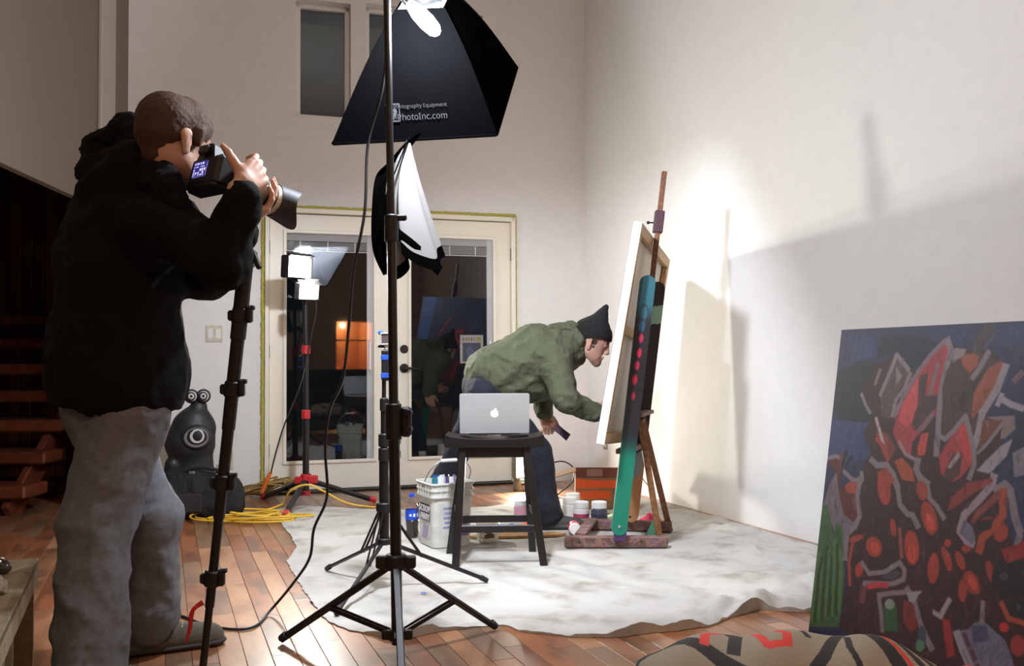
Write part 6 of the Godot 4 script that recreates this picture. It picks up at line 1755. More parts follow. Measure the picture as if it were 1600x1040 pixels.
func painter() -> void:
	var o := Vector3(0.1, 0, -5.15)
	var t := thing("person", "person in a green jacket and black knit cap bending to paint", "person", o)
	var up := Vector3.UP
	var fd := Vector3(1, 0, 0)
	var rt := Vector3(0, 0, 1)
	var pel := Vector3(-0.157, 0.777, -5.170)
	var wst := Vector3(-0.020, 0.901, -5.170)
	var cst := Vector3(0.147, 0.985, -5.170)
	var sc := Vector3(0.265, 1.003, -5.170)
	var nk := Vector3(0.343, 1.040, -5.170)
	var hc := Vector3(0.454, 1.054, -5.170)
	var rs := Vector3(0.234, 0.948, -4.990)
	var ls := Vector3(0.298, 0.982, -5.360)
	var re := Vector3(0.290, 0.743, -4.880)
	var rw := Vector3(0.451, 0.670, -4.930)
	var le := Vector3(0.176, 0.813, -5.400)
	var lw := Vector3(0.186, 0.657, -5.300)
	var hr := pel + rt * 0.09
	var hl := pel - rt * 0.09
	var kr := Vector3(0.140, 0.446, -5.050)
	var ar := Vector3(0.205, 0.085, -5.09)
	var kl := Vector3(-0.297, 0.468, -5.420)
	var al := Vector3(-0.50, 0.085, -5.62)
	var skin := Color(0.56, 0.34, 0.25)
	var hf := Vector3(0.93, -0.34, 0.10)
	var hu := Vector3(0.34, 0.93, 0.0)
	var body := [[pel, cst, 0.12, 0.13, 0.05, rt, 0.85], [cst, sc, 0.13, 0.1, 0.05], [ls, rs, 0.06, 0.06, 0.05], [sc, nk, 0.07, 0.055, 0.03], [rs, re, 0.048, 0.04, 0.02], [re, rw, 0.04, 0.027, 0.02], [ls, le, 0.048, 0.04, 0.02], [le, lw, 0.04, 0.027, 0.02], [hr, kr, 0.08, 0.055, 0.03], [kr, ar, 0.052, 0.038, 0.02], [hl, kl, 0.08, 0.055, 0.03], [kl, al, 0.052, 0.038, 0.02], [ar, ar + Vector3(0.12, -0.06, 0), 0.034, 0.022, 0.02], [al, al + Vector3(0.12, -0.06, 0), 0.034, 0.022, 0.02]]
	var bt := Vector3(0.345, 0.490, -5.260)
	var bh := Vector3(0.230, 0.584, -5.270)
	var lh := hand_bones(lw - up * 0.01, Vector3(0.32, -0.93, 0.05), Vector3(-0.4, -0.2, -0.9), Vector3(0.85, 0.1, -0.3), [0.55, 0.7, 0.75, 0.8], Vector3(0.6, -0.8, -0.2), 0.98)
	var rh := hand_bones(rw + Vector3(0.008, 0, 0), Vector3(0.85, 0.05, -0.5), Vector3(0, -0.4, -0.9), up, [0.3, 0.45, 0.55, 0.6], Vector3(0.8, 0.4, -0.3), 0.92)
	body_mesh(t, loc(body, o), loc(head_bones(hc, hf, hu, nk - Vector3(0.03, 0.01, 0)), o), [loc(lh, o), loc(rh, o)], skin, face_paint(hc - o, hf, hu, skin))
	var f := hf.normalized()
	var u := (hu - f * hu.dot(f)).normalized()
	var r := f.cross(u)
	var hair := [[hc - f * 0.05 + u * 0.02, hc - f * 0.062 - u * 0.03, 0.06, 0.03, 0.02]]
	part(sh().bones(loc(hair, o), 0.006, folds(4, 60.0), 0.008), "hair", mottled(c8(52, 36, 26), 0.6, "hair", 0.06, 0.45, 6.0, 0.8), t)
	var hat := [[hc + u * 0.045 - f * 0.03, hc + u * 0.05 + f * 0.018, 0.094, 0.09, 0.02, r, 1.05], [hc + u * 0.07 - f * 0.005, hc + u * 0.225 + f * 0.012, 0.088, 0.016, 0.03], [hc - u * 0.035 + f * 0.03, hc - u * 0.09 + f * 0.03, 0.11, 0.12, 0.006, null, 1.0, true], [hc - u * 0.02 + f * 0.13, hc - u * 0.03 + f * 0.135, 0.062, 0.062, 0.006, null, 1.0, true]]
	part(sh().bones(loc(hat, o), 0.006, folds(6, 30.0), 0.004), "knit_cap", mottled(c8(24, 23, 24), 0.9, "weave", 0.09, 0.6, 8.0, 0.4), t, "pointed black knit cap")
	var green := mottled(c8(80, 85, 62), 0.85, "plaster", 0.02, 0.982, 0.8, 0.12)
	var jk := [[Vector3(-0.119, 0.887, -5.170), wst, 0.150, 0.158, 0.06, rt, 0.82], [wst, cst, 0.158, 0.165, 0.06, rt, 0.86], [cst, sc, 0.165, 0.125, 0.06, rt, 0.9], [ls, rs, 0.088, 0.088, 0.06], [Vector3(-0.002, 0.820, -5.170), Vector3(0.165, 0.849, -5.170), 0.12, 0.12, 0.06, rt, 0.86],
		[rs, re, 0.086, 0.066, 0.03], [re, rw, 0.064, 0.046, 0.03], [ls, le, 0.082, 0.064, 0.03], [le, lw, 0.064, 0.048, 0.03],
		[Vector3(0.249, 1.112, -5.120), Vector3(0.350, 1.105, -5.150), 0.04, 0.045, 0.03], [Vector3(0.270, 1.108, -5.240), Vector3(0.358, 1.089, -5.220), 0.045, 0.045, 0.03], [Vector3(0.356, 1.020, -5.100), Vector3(0.381, 0.965, -5.140), 0.035, 0.03, 0.03], [Vector3(0.367, 1.041, -5.250), Vector3(0.387, 0.966, -5.220), 0.035, 0.03, 0.03]]
	part(sh().bones(loc(jk, o), 0.0115, folds(41, 6.0), 0.016), "jacket", green, t, "olive green hooded jacket")
	var pho := [[Vector3(0.226, 1.134, -5.100), Vector3(0.342, 1.142, -5.140), 0.026, 0.034, 0.02], [Vector3(0.342, 1.142, -5.140), Vector3(0.387, 1.068, -5.110), 0.034, 0.026, 0.02], [Vector3(0.248, 1.131, -5.250), Vector3(0.368, 1.131, -5.250), 0.03, 0.034, 0.02], [Vector3(0.383, 1.068, -5.110), Vector3(0.395, 0.980, -5.130), 0.026, 0.02, 0.02]]
	part(sh().bones(loc(pho, o), 0.008, folds(51, 14.0), 0.012), "hood", green, t, "rolled green hood behind the neck")
	var dn := mottled(c8(30, 36, 50), 0.85, "denim", 0.04, 0.6, 1.6, 0.3)
	var jn := [[hl, hr, 0.10, 0.10, 0.05], [pel, Vector3(-0.171, 0.810, -5.170), 0.11, 0.112, 0.05, rt, 0.95], [hr, kr, 0.10, 0.076, 0.03], [kr, ar, 0.074, 0.072, 0.02], [hl, kl, 0.10, 0.076, 0.03], [kl, al, 0.074, 0.07, 0.02],
		[ar - up * 0.15, ar - up * 0.22, 0.10, 0.10, 0.01, null, 1.0, true], [al - up * 0.15, al - up * 0.22, 0.10, 0.10, 0.01, null, 1.0, true]]
	part(sh().bones(loc(jn, o), 0.0115, folds(43, 4.0), 0.012), "jeans", dn, t, "dark blue jeans")
	for a in [ar, al]:
		var b := Vector3(a.x, 0, a.z)
		var s := [[b + Vector3(-0.06, 0.05, 0), b + Vector3(0.02, 0.065, 0), 0.04, 0.042, 0.02], [b + Vector3(0, 0.05, 0), b + Vector3(0.17, 0.034, 0.0), 0.042, 0.032, 0.02], [b + Vector3(-0.06, 0.022, 0), b + Vector3(0.18, 0.02, 0), 0.04, 0.042, 0.01, up, 2.2]]
		part(sh().bones(loc(s, o), 0.008), "shoe", mat(c8(58, 57, 56), 0.7), t)
	# brush hanging from the left hand
	var br := thing("paint_brush", "wide paint-stained brush in the painter's lowered hand", "brush", bh)
	var d := (bt - bh).normalized()
	var flat := Basis(d.cross(Vector3(0, 0, 1)).normalized(), d, Vector3(0, 0, 1))
	part(sh().prism(PackedVector2Array([Vector2(-0.008, -0.07), Vector2(0.008, -0.07), Vector2(0.011, -0.01), Vector2(0.018, 0.02), Vector2(-0.018, 0.02), Vector2(-0.011, -0.01)]), 0.012, Vector3.ZERO, flat), "handle", mottled(c8(150, 92, 66), 0.5, "pine", 0.02, 0.82, 2.5), br)
	part(sh().box(d * 0.045, Vector3(0.042, 0.05, 0.014), 0.002, flat), "ferrule", mottled(c8(104, 78, 96), 0.5, "oldwood", 0.03, 0.6, 3.0), br)
	part(sh().prism(PackedVector2Array([Vector2(-0.02, 0.07), Vector2(0.02, 0.07), Vector2(0.023, 0.128), Vector2(-0.022, 0.124)]), 0.012, Vector3.ZERO, flat), "bristles", mottled(c8(92, 62, 96), 0.8, "hair", 0.06, 0.45, 6.0, 0.8), br)

# ---------------------------------------------------------------- bucket, bottle, cup
func rounded_square(h: float, r: float, n := 4) -> Array:
	var p := []
	for q in 4:
		var c: Vector2 = [Vector2(1, 1), Vector2(-1, 1), Vector2(-1, -1), Vector2(1, -1)][q] * (h - r)
		for k in n + 1: p.append(c + Vector2.from_angle(PI / 2 * q + PI / 2 * k / n) * r)
	p.append(p[0])
	return p

func square_loft(s: Shape, rings: Array, r: float) -> Shape:
	# rings: [half width, y]
	var n := rounded_square(0.1, r).size() - 1
	return s.surf(n, rings.size() - 1, func(u, v):
		var g: Array = rings[int(round(v * (rings.size() - 1)))]
		var q: Vector2 = rounded_square(g[0], r)[int(round(u * n))]
		return Vector3(q.x, g[1], q.y), true, true)

func bucket_and_bottle() -> void:
	var t := thing("bucket", "white square plastic bucket of paint tubes behind the stool", "bucket", Vector3(-0.355, 0.006, -4.70), 27)
	var pl := mottled(c8(222, 222, 214), 0.45, "bucket_stain", 0.015, 0.86, 1.2)
	var s := sh()
	square_loft(s, [[0.10, 0.0], [0.106, 0.004], [0.112, 0.25], [0.116, 0.25], [0.117, 0.252], [0.121, 0.253], [0.121, 0.262], [0.117, 0.263], [0.118, 0.285], [0.122, 0.286], [0.122, 0.295], [0.118, 0.296], [0.119, 0.318], [0.124, 0.319], [0.124, 0.328], [0.113, 0.328], [0.112, 0.26], [0.100, 0.02]], 0.035)
	s.box(Vector3(0, 0.012, 0), Vector3(0.19, 0.01, 0.19), 0.002)
	part(s, "shell", pl, t)
	for q in 4:
		for k in 5:
			var b := Basis(Vector3.UP, PI / 2 * q)
			part(sh().box(b * Vector3(-0.07 + 0.035 * k, 0.29, 0.1195), Vector3(0.003, 0.05, 0.007), 0.0, b), "rim_rib", pl, t)
	# faded print on two sides
	var ink := mat(c8(54, 48, 58), 0.6)
	var lilac := mat(c8(170, 156, 186), 0.6)
	var purple := mat(c8(126, 104, 160), 0.6)
	var lb := Basis(Vector3.UP, -PI / 2) * Basis(Vector3.RIGHT, 0.03)
	var lz := Vector3(-0.113, 0, 0)
	part(sh().box(lz + Vector3(0.0005, 0.175, 0.0), Vector3(0.13, 0.085, 0.002), 0.0, lb), "brand_block", ink, t, "dark block of lettering")
	letters("SCOOP", 0.045, mat(c8(226, 224, 222), 0.6), t, lz + Vector3(-0.002, 0.192, 0.0), lb, 0.001, true)
	letters("AWAY", 0.045, mat(c8(226, 224, 222), 0.6), t, lz + Vector3(-0.0008, 0.152, 0.005), lb, 0.001, true)
	part(sh().prism(PackedVector2Array([Vector2(-0.04, -0.03), Vector2(0.0, -0.045), Vector2(0.03, -0.01), Vector2(0.045, 0.03), Vector2(0.01, 0.02), Vector2(-0.02, 0.035)]), 0.001, Vector3(-0.1098, 0.085, 0), lb), "faded_print", lilac, t)
	letters("Scoopable Cat Litter", 0.014, lilac, t, Vector3(-0.1078, 0.045, 0), lb, 0.001)
	var fb := Basis(Vector3.RIGHT, -0.03)
	for k in 5:
		part(sh().box(Vector3(-0.03, 0.20 - k * 0.024, 0.1115 - 0.0006 * k), Vector3(0.05 - (k % 2) * 0.012, 0.010, 0.001), 0.0, fb), "print_line", mat(c8(136, 140, 186), 0.6), t)
	part(sh().box(Vector3(0.06, 0.135, 0.1098), Vector3(0.045, 0.05, 0.001), 0.0, fb), "purple_block", purple, t)
	part(sh().box(Vector3(0.06, 0.075, 0.1078), Vector3(0.05, 0.04, 0.001), 0.0, fb), "purple_block", purple, t)
	part(sh().tube(through([Vector3(0.124, 0.30, 0.0), Vector3(0.135, 0.37, 0.03), Vector3(0.10, 0.42, 0.05), Vector3(0.05, 0.435, 0.055), Vector3(0.0, 0.44, 0.055), Vector3(-0.05, 0.43, 0.05), Vector3(-0.10, 0.38, 0.03), Vector3(-0.124, 0.30, 0.0)], 5), 0.0028, 6), "wire_handle", mat(c8(150, 150, 150), 0.35, 0.8), t)
	part(sh().cyl(Vector3(-0.045, 0.437, 0.054), Vector3(0.045, 0.437, 0.055), 0.009, -1, 12, 0.002), "grip", M.white_plastic, t)
	# tubes of paint standing in it
	var cols := [c8(36, 70, 150), c8(220, 218, 212), c8(44, 44, 48), c8(150, 140, 190), c8(60, 130, 150), c8(230, 230, 226), c8(70, 60, 120), c8(214, 214, 210)]
	for k in 8:
		var p := Vector3(-0.355, 0.062, -4.70) + Vector3(-0.05 + 0.032 * (k % 4), 0, -0.05 + 0.07 * (k / 4))
		var g := thing("paint_tube", "%s paint tube standing in the white bucket" % ["blue", "white", "black", "lilac", "teal", "cream", "violet", "pale grey"][k], "paint tube", p, k * 40.0, "tubes in the bucket")
		var m := mat(cols[k], 0.4)
		part(sh().surf(16, 6, func(u, v):
			var a: float = TAU * u
			return Vector3(cos(a) * 0.017, 0.06 + 0.235 * v + 0.0, sin(a) * 0.017 * (1.0 - 0.92 * v)), true, true), "tube", m, g)
		part(sh().cyl(Vector3(0, 0, 0), Vector3(0, 0.06, 0), 0.012, 0.017, 12, 0.002), "cap", mat(c8(230, 230, 228), 0.4), g)
	# soda bottle
	var b := thing("soda_bottle", "half-empty cola bottle with blue label and cap beside the bucket", "bottle", Vector3(-0.545, 0.006, -4.87))
	var clear := mat(Color(0.3, 0.32, 0.34, 0.10), 0.05)
	clear.transparency = BaseMaterial3D.TRANSPARENCY_ALPHA
	part(sh().lathe([Vector2(0, 0.003), Vector2(0.026, 0.0), Vector2(0.034, 0.008), Vector2(0.036, 0.03), Vector2(0.033, 0.05), Vector2(0.036, 0.075), Vector2(0.0365, 0.15), Vector2(0.034, 0.168), Vector2(0.022, 0.195), Vector2(0.0135, 0.207), Vector2(0.0125, 0.215), Vector2(0.0125, 0.222)], 24), "bottle_wall", clear, b)
	part(sh().lathe([Vector2(0, 0.004), Vector2(0.025, 0.003), Vector2(0.0325, 0.009), Vector2(0.0345, 0.03), Vector2(0.0315, 0.05), Vector2(0.0345, 0.075), Vector2(0.035, 0.105), Vector2(0, 0.105)], 24), "cola", mat(c8(30, 14, 10), 0.15), b, "dark cola")
	part(sh().lathe([Vector2(0.0368, 0.098), Vector2(0.0372, 0.10), Vector2(0.0372, 0.148), Vector2(0.0368, 0.15)], 24), "label", mat(c8(22, 70, 190), 0.4), b, "bright blue label")
	var wm := mat(c8(226, 230, 236), 0.5)
	for k in 3:
		var a := 0.6 + k * 0.55
		part(sh().box(Vector3(cos(a) * 0.0374, 0.124, sin(a) * 0.0374), Vector3(0.012, 0.02 - 0.004 * k, 0.001), 0.0, Basis(Vector3.UP, PI / 2 - a)), "label_print", wm, b)
	part(sh().cyl(Vector3(0, 0.217, 0), Vector3(0, 0.236, 0), 0.015, -1, 18, 0.002), "cap", mat(c8(24, 76, 200), 0.45), b)
	# square tub with a printed patch
	var cup := thing("square_tub", "clear square plastic tub with a brown printed patch beside the bucket", "tub", Vector3(-0.135, 0.006, -4.745), 12)
	var cm := mat(Color(0.86, 0.86, 0.80, 0.55), 0.25)
	cm.transparency = BaseMaterial3D.TRANSPARENCY_ALPHA
	var cs := sh()
	square_loft(cs, [[0.001, 0.0], [0.045, 0.0], [0.05, 0.006], [0.053, 0.095], [0.057, 0.096], [0.057, 0.1], [0.051, 0.1], [0.048, 0.01], [0.001, 0.008]], 0.012)
	part(cs, "tub", cm, cup)
	var pm := mat(c8(98, 84, 70), 0.7)
	for q in [[-0.014, 0.012], [0.012, 0.014], [0.0, -0.002], [-0.012, -0.016], [0.014, -0.014]]:
		part(sh().prism(PackedVector2Array([Vector2(-0.014, -0.009), Vector2(0.012, -0.011), Vector2(0.014, 0.008), Vector2(0.002, 0.012), Vector2(-0.012, 0.009)]), 0.001, Vector3(q[0], 0.052 + q[1], 0.0535)), "printed_blotch", pm, cup)

# ---------------------------------------------------------------- paints, box, cloths
func jar(at: Vector3, h: float, r: float, body: Color, lid: Color, label: String, tilt := Basis.IDENTITY, band := Color(0, 0, 0, 0)) -> void:
	var g := thing("paint_jar", label, "paint jar", at, 0.0, "paint jars on the drop cloth")
	g.basis = tilt
	part(sh().lathe([Vector2(0, 0), Vector2(r - 0.004, 0), Vector2(r, 0.005), Vector2(r, h * 0.66), Vector2(r * 0.86, h * 0.72), Vector2(r * 0.86, h * 0.75), Vector2(0, h * 0.75)], 20), "jar", mat(body, 0.35), g)
	part(sh().cyl(Vector3(0, h * 0.73, 0), Vector3(0, h, 0), r * 0.93, -1, 20, 0.003), "lid", mat(lid, 0.4), g)
	if band.a > 0.0: part(sh().lathe([Vector2(r, h * 0.16), Vector2(r + 0.0006, h * 0.17), Vector2(r + 0.0006, h * 0.5), Vector2(r, h * 0.51)], 20), "label_band", mat(band, 0.5), g)

func squeezed(at: Vector3, turn: float, l: float, body: Color, cap: Color, label: String) -> void:
	var g := thing("squeezed_tube", label, "paint tube", at, turn, "paint tubes lying on the drop cloth")
	part(sh().surf(14, 8, func(u, v):
		var a: float = TAU * u
		var w: float = lerpf(0.017, 0.022, v)
		var th: float = 0.016 * (1.0 - v) + 0.002
		return Vector3(v * l, 0.016 + sin(a) * th - 0.012 * v + 0.003 * sin(v * 9.0), cos(a) * w), false, true), "tube", mat(body, 0.35), g)
	part(sh().cyl(Vector3(-0.03, 0.016, 0), Vector3(0.002, 0.016, 0), 0.011, 0.014, 12, 0.002), "cap", mat(cap, 0.4), g)

func paint_things() -> void:
	var white := c8(232, 232, 228)
	jar(Vector3(0.045, 0.006, -5.45), 0.105, 0.038, c8(206, 160, 172), white, "white-lidded paint jar with pink and blue label by the painter's foot", Basis.IDENTITY, c8(206, 150, 168))
	jar(Vector3(0.335, 0.039, -4.98), 0.11, 0.034, c8(214, 48, 58), white, "red paint jar lying on its side, white lid towards the camera", Basis(Vector3.RIGHT, PI / 2 - 0.05) * Basis(Vector3.BACK, 0.0), c8(214, 60, 66))
	jar(Vector3(0.395, 0.006, -5.205), 0.135, 0.046, c8(222, 218, 214), white, "large white paint jar with a red and grey label beside the red jar", Basis.IDENTITY, c8(170, 60, 84))
	jar(Vector3(0.335, 0.006, -5.31), 0.145, 0.046, c8(226, 224, 218), white, "plain white paint jar behind the red jar")
	jar(Vector3(0.495, 0.006, -5.17), 0.14, 0.047, c8(70, 70, 86), white, "white-lidded paint jar with a dark blue-grey label", Basis.IDENTITY, c8(52, 52, 66))
	jar(Vector3(0.375, 0.006, -5.60), 0.125, 0.046, c8(220, 222, 214), white, "white paint jar with a green band by the cardboard box", Basis.IDENTITY, c8(40, 130, 110))
	jar(Vector3(0.60, 0.006, -5.24) + Vector3(0, 0.03, 0), 0.10, 0.032, c8(50, 170, 60), c8(60, 200, 70), "green-capped paint jar lying behind the green upright", Basis(Vector3.FORWARD, PI / 2))
	squeezed(Vector3(0.20, 0.006, -5.62), -20, 0.13, c8(210, 208, 202), white, "white paint tube lying near the painter's shoe")
	squeezed(Vector3(0.24, 0.006, -5.50), 200, 0.12, c8(54, 56, 66), c8(80, 96, 130), "dark grey paint tube lying near the painter's shoe")
	squeezed(Vector3(0.32, 0.006, -5.50), 170, 0.12, c8(214, 210, 196), c8(196, 206, 50), "paint tube with a yellow-green cap")
	squeezed(Vector3(0.54, 0.006, -5.44), 30, 0.13, c8(90, 84, 84), c8(204, 50, 44), "grey paint tube with a red cap in front of the box")
	squeezed(Vector3(0.52, 0.012, -5.12), -10, 0.10, c8(40, 42, 50), c8(60, 60, 66), "black paint tube by the easel foot")
	squeezed(Vector3(0.62, 0.006, -5.40), 140, 0.12, c8(214, 220, 170), c8(220, 220, 210), "pale yellow paint tube by the box")
	squeezed(Vector3(0.08, 0.006, -4.98), -38, 0.15, c8(150, 160, 190), c8(230, 230, 230), "flattened blue-white tube in front of the painter's shoe")
	# yellow-green bottle on its side
	# palette board, blue rag and orange sheet under the stool
	var bd := solo(sh().prism(PackedVector2Array([Vector2(-0.26, -0.02), Vector2(-0.22, -0.055), Vector2(0.2, -0.05), Vector2(0.27, -0.01), Vector2(0.22, 0.04), Vector2(-0.2, 0.05)]), 0.012, Vector3(0, 0.006, 0), Basis(Vector3.RIGHT, -PI / 2)), "wooden_palette", mottled(c8(190, 146, 96), 0.6, "pine", 0.02, 0.82, 2.5), "thin pale wooden board lying under the stool", "board", Vector3(0.02, 0.007, -4.88), 6)
	solo(sh().surf(14, 10, func(u, v): return Vector3((u - 0.5) * 0.17, 0.012 + 0.022 * sin(u * PI) * sin(v * PI) + 0.006 * sin(u * 17.0 + v * 7.0) * sin(v * PI), (v - 0.5) * 0.12), true), "blue_rag", mat(c8(74, 96, 156), 0.85), "crumpled blue rag on the board under the stool", "rag", Vector3(-0.03, 0.012, -5.02), 10)
	solo(sh().surf(10, 8, func(u, v): return Vector3((u - 0.5) * 0.12, 0.012 + 0.02 * sin(u * PI) + 0.004 * sin(v * 11.0), (v - 0.5) * 0.10), true), "orange_rag", mat(c8(232, 80, 48), 0.8), "bright orange-red rag under the stool", "rag", Vector3(0.10, 0.010, -5.08), -8)
	solo(sh().surf(12, 10, func(u, v): return Vector3((u - 0.5) * 0.13, 0.008 + 0.055 * sin(u * PI) * sin(v * PI) + 0.012 * sin(u * 13.0) * sin(v * 8.0), (v - 0.5) * 0.12), true), "pink_cloth", mat(c8(214, 60, 96), 0.85), "crumpled pink cloth behind the easel", "cloth", Vector3(0.80, 0.006, -5.22), 20)
	# cardboard box with orange tape
	var kraft := mottled(c8(172, 132, 96), 0.85, "kraft", 0.02, 0.88, 1.5)
	var t := thing("cardboard_box", "open cardboard box with bright orange tape behind the easel", "cardboard box", Vector3(0.61, 0.006, -5.88), -3)
	var hx := 0.2
	var hz := 0.13
	for e in [[0, hz, 0.4, 0.006], [0, -hz, 0.4, 0.006], [-hx, 0, 0.006, 0.26], [hx, 0, 0.006, 0.26]]:
		part(sh().box(Vector3(e[0], 0.1, e[1]), Vector3(e[2], 0.2, e[3]), 0.001), "side", kraft, t)
	part(sh().box(Vector3(0, 0.004, 0), Vector3(0.39, 0.006, 0.25), 0.0), "bottom", kraft, t)
	part(sh().box(Vector3(0.0, 0.232, hz + 0.004), Vector3(0.4, 0.065, 0.006), 0.001), "front_flap", mottled(c8(136, 80, 62), 0.8, "kraft", 0.02, 0.88, 1.5), t)
	part(sh().box(Vector3(-0.08, 0.232, hz + 0.008), Vector3(0.1, 0.045, 0.001), 0.0), "paper_label", mat(c8(176, 130, 120), 0.8), t)
	part(sh().box(Vector3(0.1, 0.232, hz + 0.008), Vector3(0.06, 0.045, 0.001), 0.0), "paper_label", mat(c8(176, 130, 120), 0.8), t)
	part(sh().box(Vector3(-hx - 0.075, 0.215, 0.0), Vector3(0.16, 0.005, 0.24), 0.001, Basis(Vector3.BACK, 0.28)), "side_flap", kraft, t)
	part(sh().box(Vector3(hx + 0.05, 0.16, 0.0), Vector3(0.13, 0.005, 0.24), 0.001, Basis(Vector3.BACK, -0.9)), "side_flap", kraft, t)
	var ot := mat(c8(255, 104, 48), 0.5)
	part(sh().prism(PackedVector2Array([Vector2(-0.201, 0.128), Vector2(-0.06, 0.132), Vector2(0.201, 0.136), Vector2(0.201, 0.184), Vector2(-0.05, 0.182), Vector2(-0.13, 0.186), Vector2(-0.201, 0.196)]), 0.001, Vector3(0, 0, hz + 0.0042)), "orange_tape", ot, t, "wide fluorescent orange tape")
	part(sh().box(Vector3(-0.09, 0.09, hz + 0.0042), Vector3(0.22, 0.052, 0.001), 0.0), "orange_tape", ot, t, "short fluorescent orange tape")
	# black cable loop by the wall
	solo(sh().tube(through([Vector3(0.28, 0.012, -6.2), Vector3(0.33, 0.03, -6.3), Vector3(0.42, 0.1, -6.35), Vector3(0.43, 0.19, -6.36), Vector3(0.36, 0.24, -6.36), Vector3(0.27, 0.22, -6.35), Vector3(0.2, 0.1, -6.4), Vector3(0.14, 0.012, -6.5), Vector3(0.09, 0.008, -6.56)], 6), 0.005, 8), "black_cable", M.cord_black, "stiff black cable looping up behind the painter's leg", "cable")

# ---------------------------------------------------------------- things on the left and in the foreground
func left_things() -> void:
	var bl := mottled(c8(46, 46, 47), 0.5, "carving", 0.03, 0.7, 3.0, 0.5)
	var wh := mat(c8(200, 200, 196), 0.6)
	var bk := mat(c8(22, 22, 23), 0.5)
	var o := Vector3(-2.08, 0, -5.86)
	var t := thing("totem_sculpture", "black carved totem with painted grey eyes standing behind the bag", "sculpture", o, 14)
	part(sh().bones([[Vector3(0, 0.03, 0), Vector3(0, 0.3, 0), 0.15, 0.125, 0.03, Vector3(0, 0, 1), 1.25], [Vector3(-0.15, 0.02, 0.03), Vector3(-0.12, 0.30, 0.05), 0.06, 0.05, 0.03], [Vector3(-0.02, 0.44, 0.0), Vector3(0.0, 0.52, 0), 0.16, 0.14, 0.03, Vector3(0, 0, 1), 1.2], [Vector3(0.02, 0.62, 0), Vector3(0.03, 0.66, 0.0), 0.08, 0.055, 0.03], [Vector3(0.0, -0.1, 0), Vector3(0, -0.15, 0), 0.3, 0.2, 0.01, null, 1.0, true], [Vector3(0.035, 0.05, 0.14), Vector3(0.035, 0.33, 0.125), 0.014, 0.014, 0.01, null, 1.0, true], [Vector3(0.085, 0.05, 0.12), Vector3(0.085, 0.33, 0.105), 0.014, 0.014, 0.01, null, 1.0, true], [Vector3(-0.015, 0.05, 0.14), Vector3(-0.015, 0.33, 0.125), 0.012, 0.012, 0.01, null, 1.0, true]], 0.011), "body", bl, t)
	var ez := 0.136
	var lid := part(sh().ball(Vector3(0.03, 0.475, ez - 0.012), Vector3(0.098, 0.082, 0.03), 20, 10), "eyelid", bl, t)
	for q in [[0.074, 0.062, mat(c8(120, 120, 118), 0.6)], [0.065, 0.054, bk], [0.048, 0.046, wh], [0.033, 0.036, bk]]:
		var k: int = [0.074, 0.065, 0.048, 0.033].find(q[0])
		part(sh().lathe([Vector2(0, 0.006), Vector2(q[0] * 0.8, 0.005), Vector2(q[0], 0.0)], 24, Vector3(0.03 + 0.003 * k, 0.475 + 0.004 * k, ez + 0.008 + 0.003 * k), Basis(Vector3.RIGHT, PI / 2) * Basis.from_scale(Vector3(1, 1, q[1] / q[0]))), "eye_ring", q[2], lid)
	for x in [-0.012, 0.062]:
		var eb := part(sh().ball(Vector3(x, 0.735, 0.03), Vector3.ONE * 0.047, 16, 10), "eyeball", bl, t)
		for q in [[0.033, wh], [0.026, bk], [0.018, wh], [0.009, bk]]:
			var r: float = q[0]
			part(sh().lathe([Vector2(0, 0.004), Vector2(r, 0.0)], 20, Vector3(x + 0.004, 0.737, 0.03 + sqrt(0.047 * 0.047 - r * r) + 0.0015), Basis(Vector3.RIGHT, PI / 2)), "eye_ring", q[1], eb)
	# duffel bag
	var bg := thing("duffel_bag", "black fabric duffel bag slumped on the floor by the wall", "bag", Vector3(-1.93, 0, -5.58), 8)
	var cl := mottled(c8(28, 27, 28), 0.85, "weave", 0.09, 0.75, 5.0, 0.2)
	part(sh().bones([[Vector3(-0.13, 0.13, 0), Vector3(0.12, 0.14, 0.0), 0.14, 0.13, 0.05, Vector3(0, 0, 1), 1.2], [Vector3(-0.2, 0.07, 0.03), Vector3(0.18, 0.07, 0.02), 0.085, 0.08, 0.04], [Vector3(-0.16, 0.22, 0.0), Vector3(-0.05, 0.24, 0), 0.07, 0.06, 0.05], [Vector3(0, -0.2, 0), Vector3(0.01, -0.2, 0), 0.2, 0.2, 0.005, null, 1.0, true]], 0.011, folds(9, 8.0), 0.012), "body", cl, bg)
	part(sh().box(Vector3(-0.05, 0.10, 0.125), Vector3(0.16, 0.12, 0.03), 0.012, Basis(Vector3.RIGHT, -0.1)), "pocket", mottled(c8(44, 38, 38), 0.85, "weave", 0.09, 0.75, 5.0), bg)
	part(sh().tube(through([Vector3(-0.14, 0.27, 0.05), Vector3(-0.02, 0.31, 0.05), Vector3(0.1, 0.29, 0.04), Vector3(0.2, 0.24, 0.03)]), 0.011, 8), "carry_strap", cl, bg)
	part(sh().tube(through([Vector3(0.17, 0.26, 0.03), Vector3(0.225, 0.2, 0.03), Vector3(0.25, 0.1, 0.03), Vector3(0.245, 0.02, 0.035)]), 0.010, 8), "hanging_strap", cl, bg)
	part(sh().box(Vector3(-0.045, 0.275, 0.062), Vector3(0.035, 0.03, 0.008), 0.004), "buckle", mat(c8(160, 160, 164), 0.3, 0.8), bg)
	# coils of cord
	var yp := []
	var cy := Vector3(-1.536, 0.000, -5.456)
	for k in 70:
		var a := k * 0.52
		var rr := 0.15 + 0.05 * sin(k * 0.37) + 0.03 * sin(k * 1.1)
		yp.append(cy + Vector3(cos(a) * rr * 1.55 - 0.05 + 0.05 * sin(k * 0.21), 0.010 + 0.0011 * k * (0.6 + 0.4 * sin(k * 0.7)) * 0.6, sin(a) * rr * 0.75))
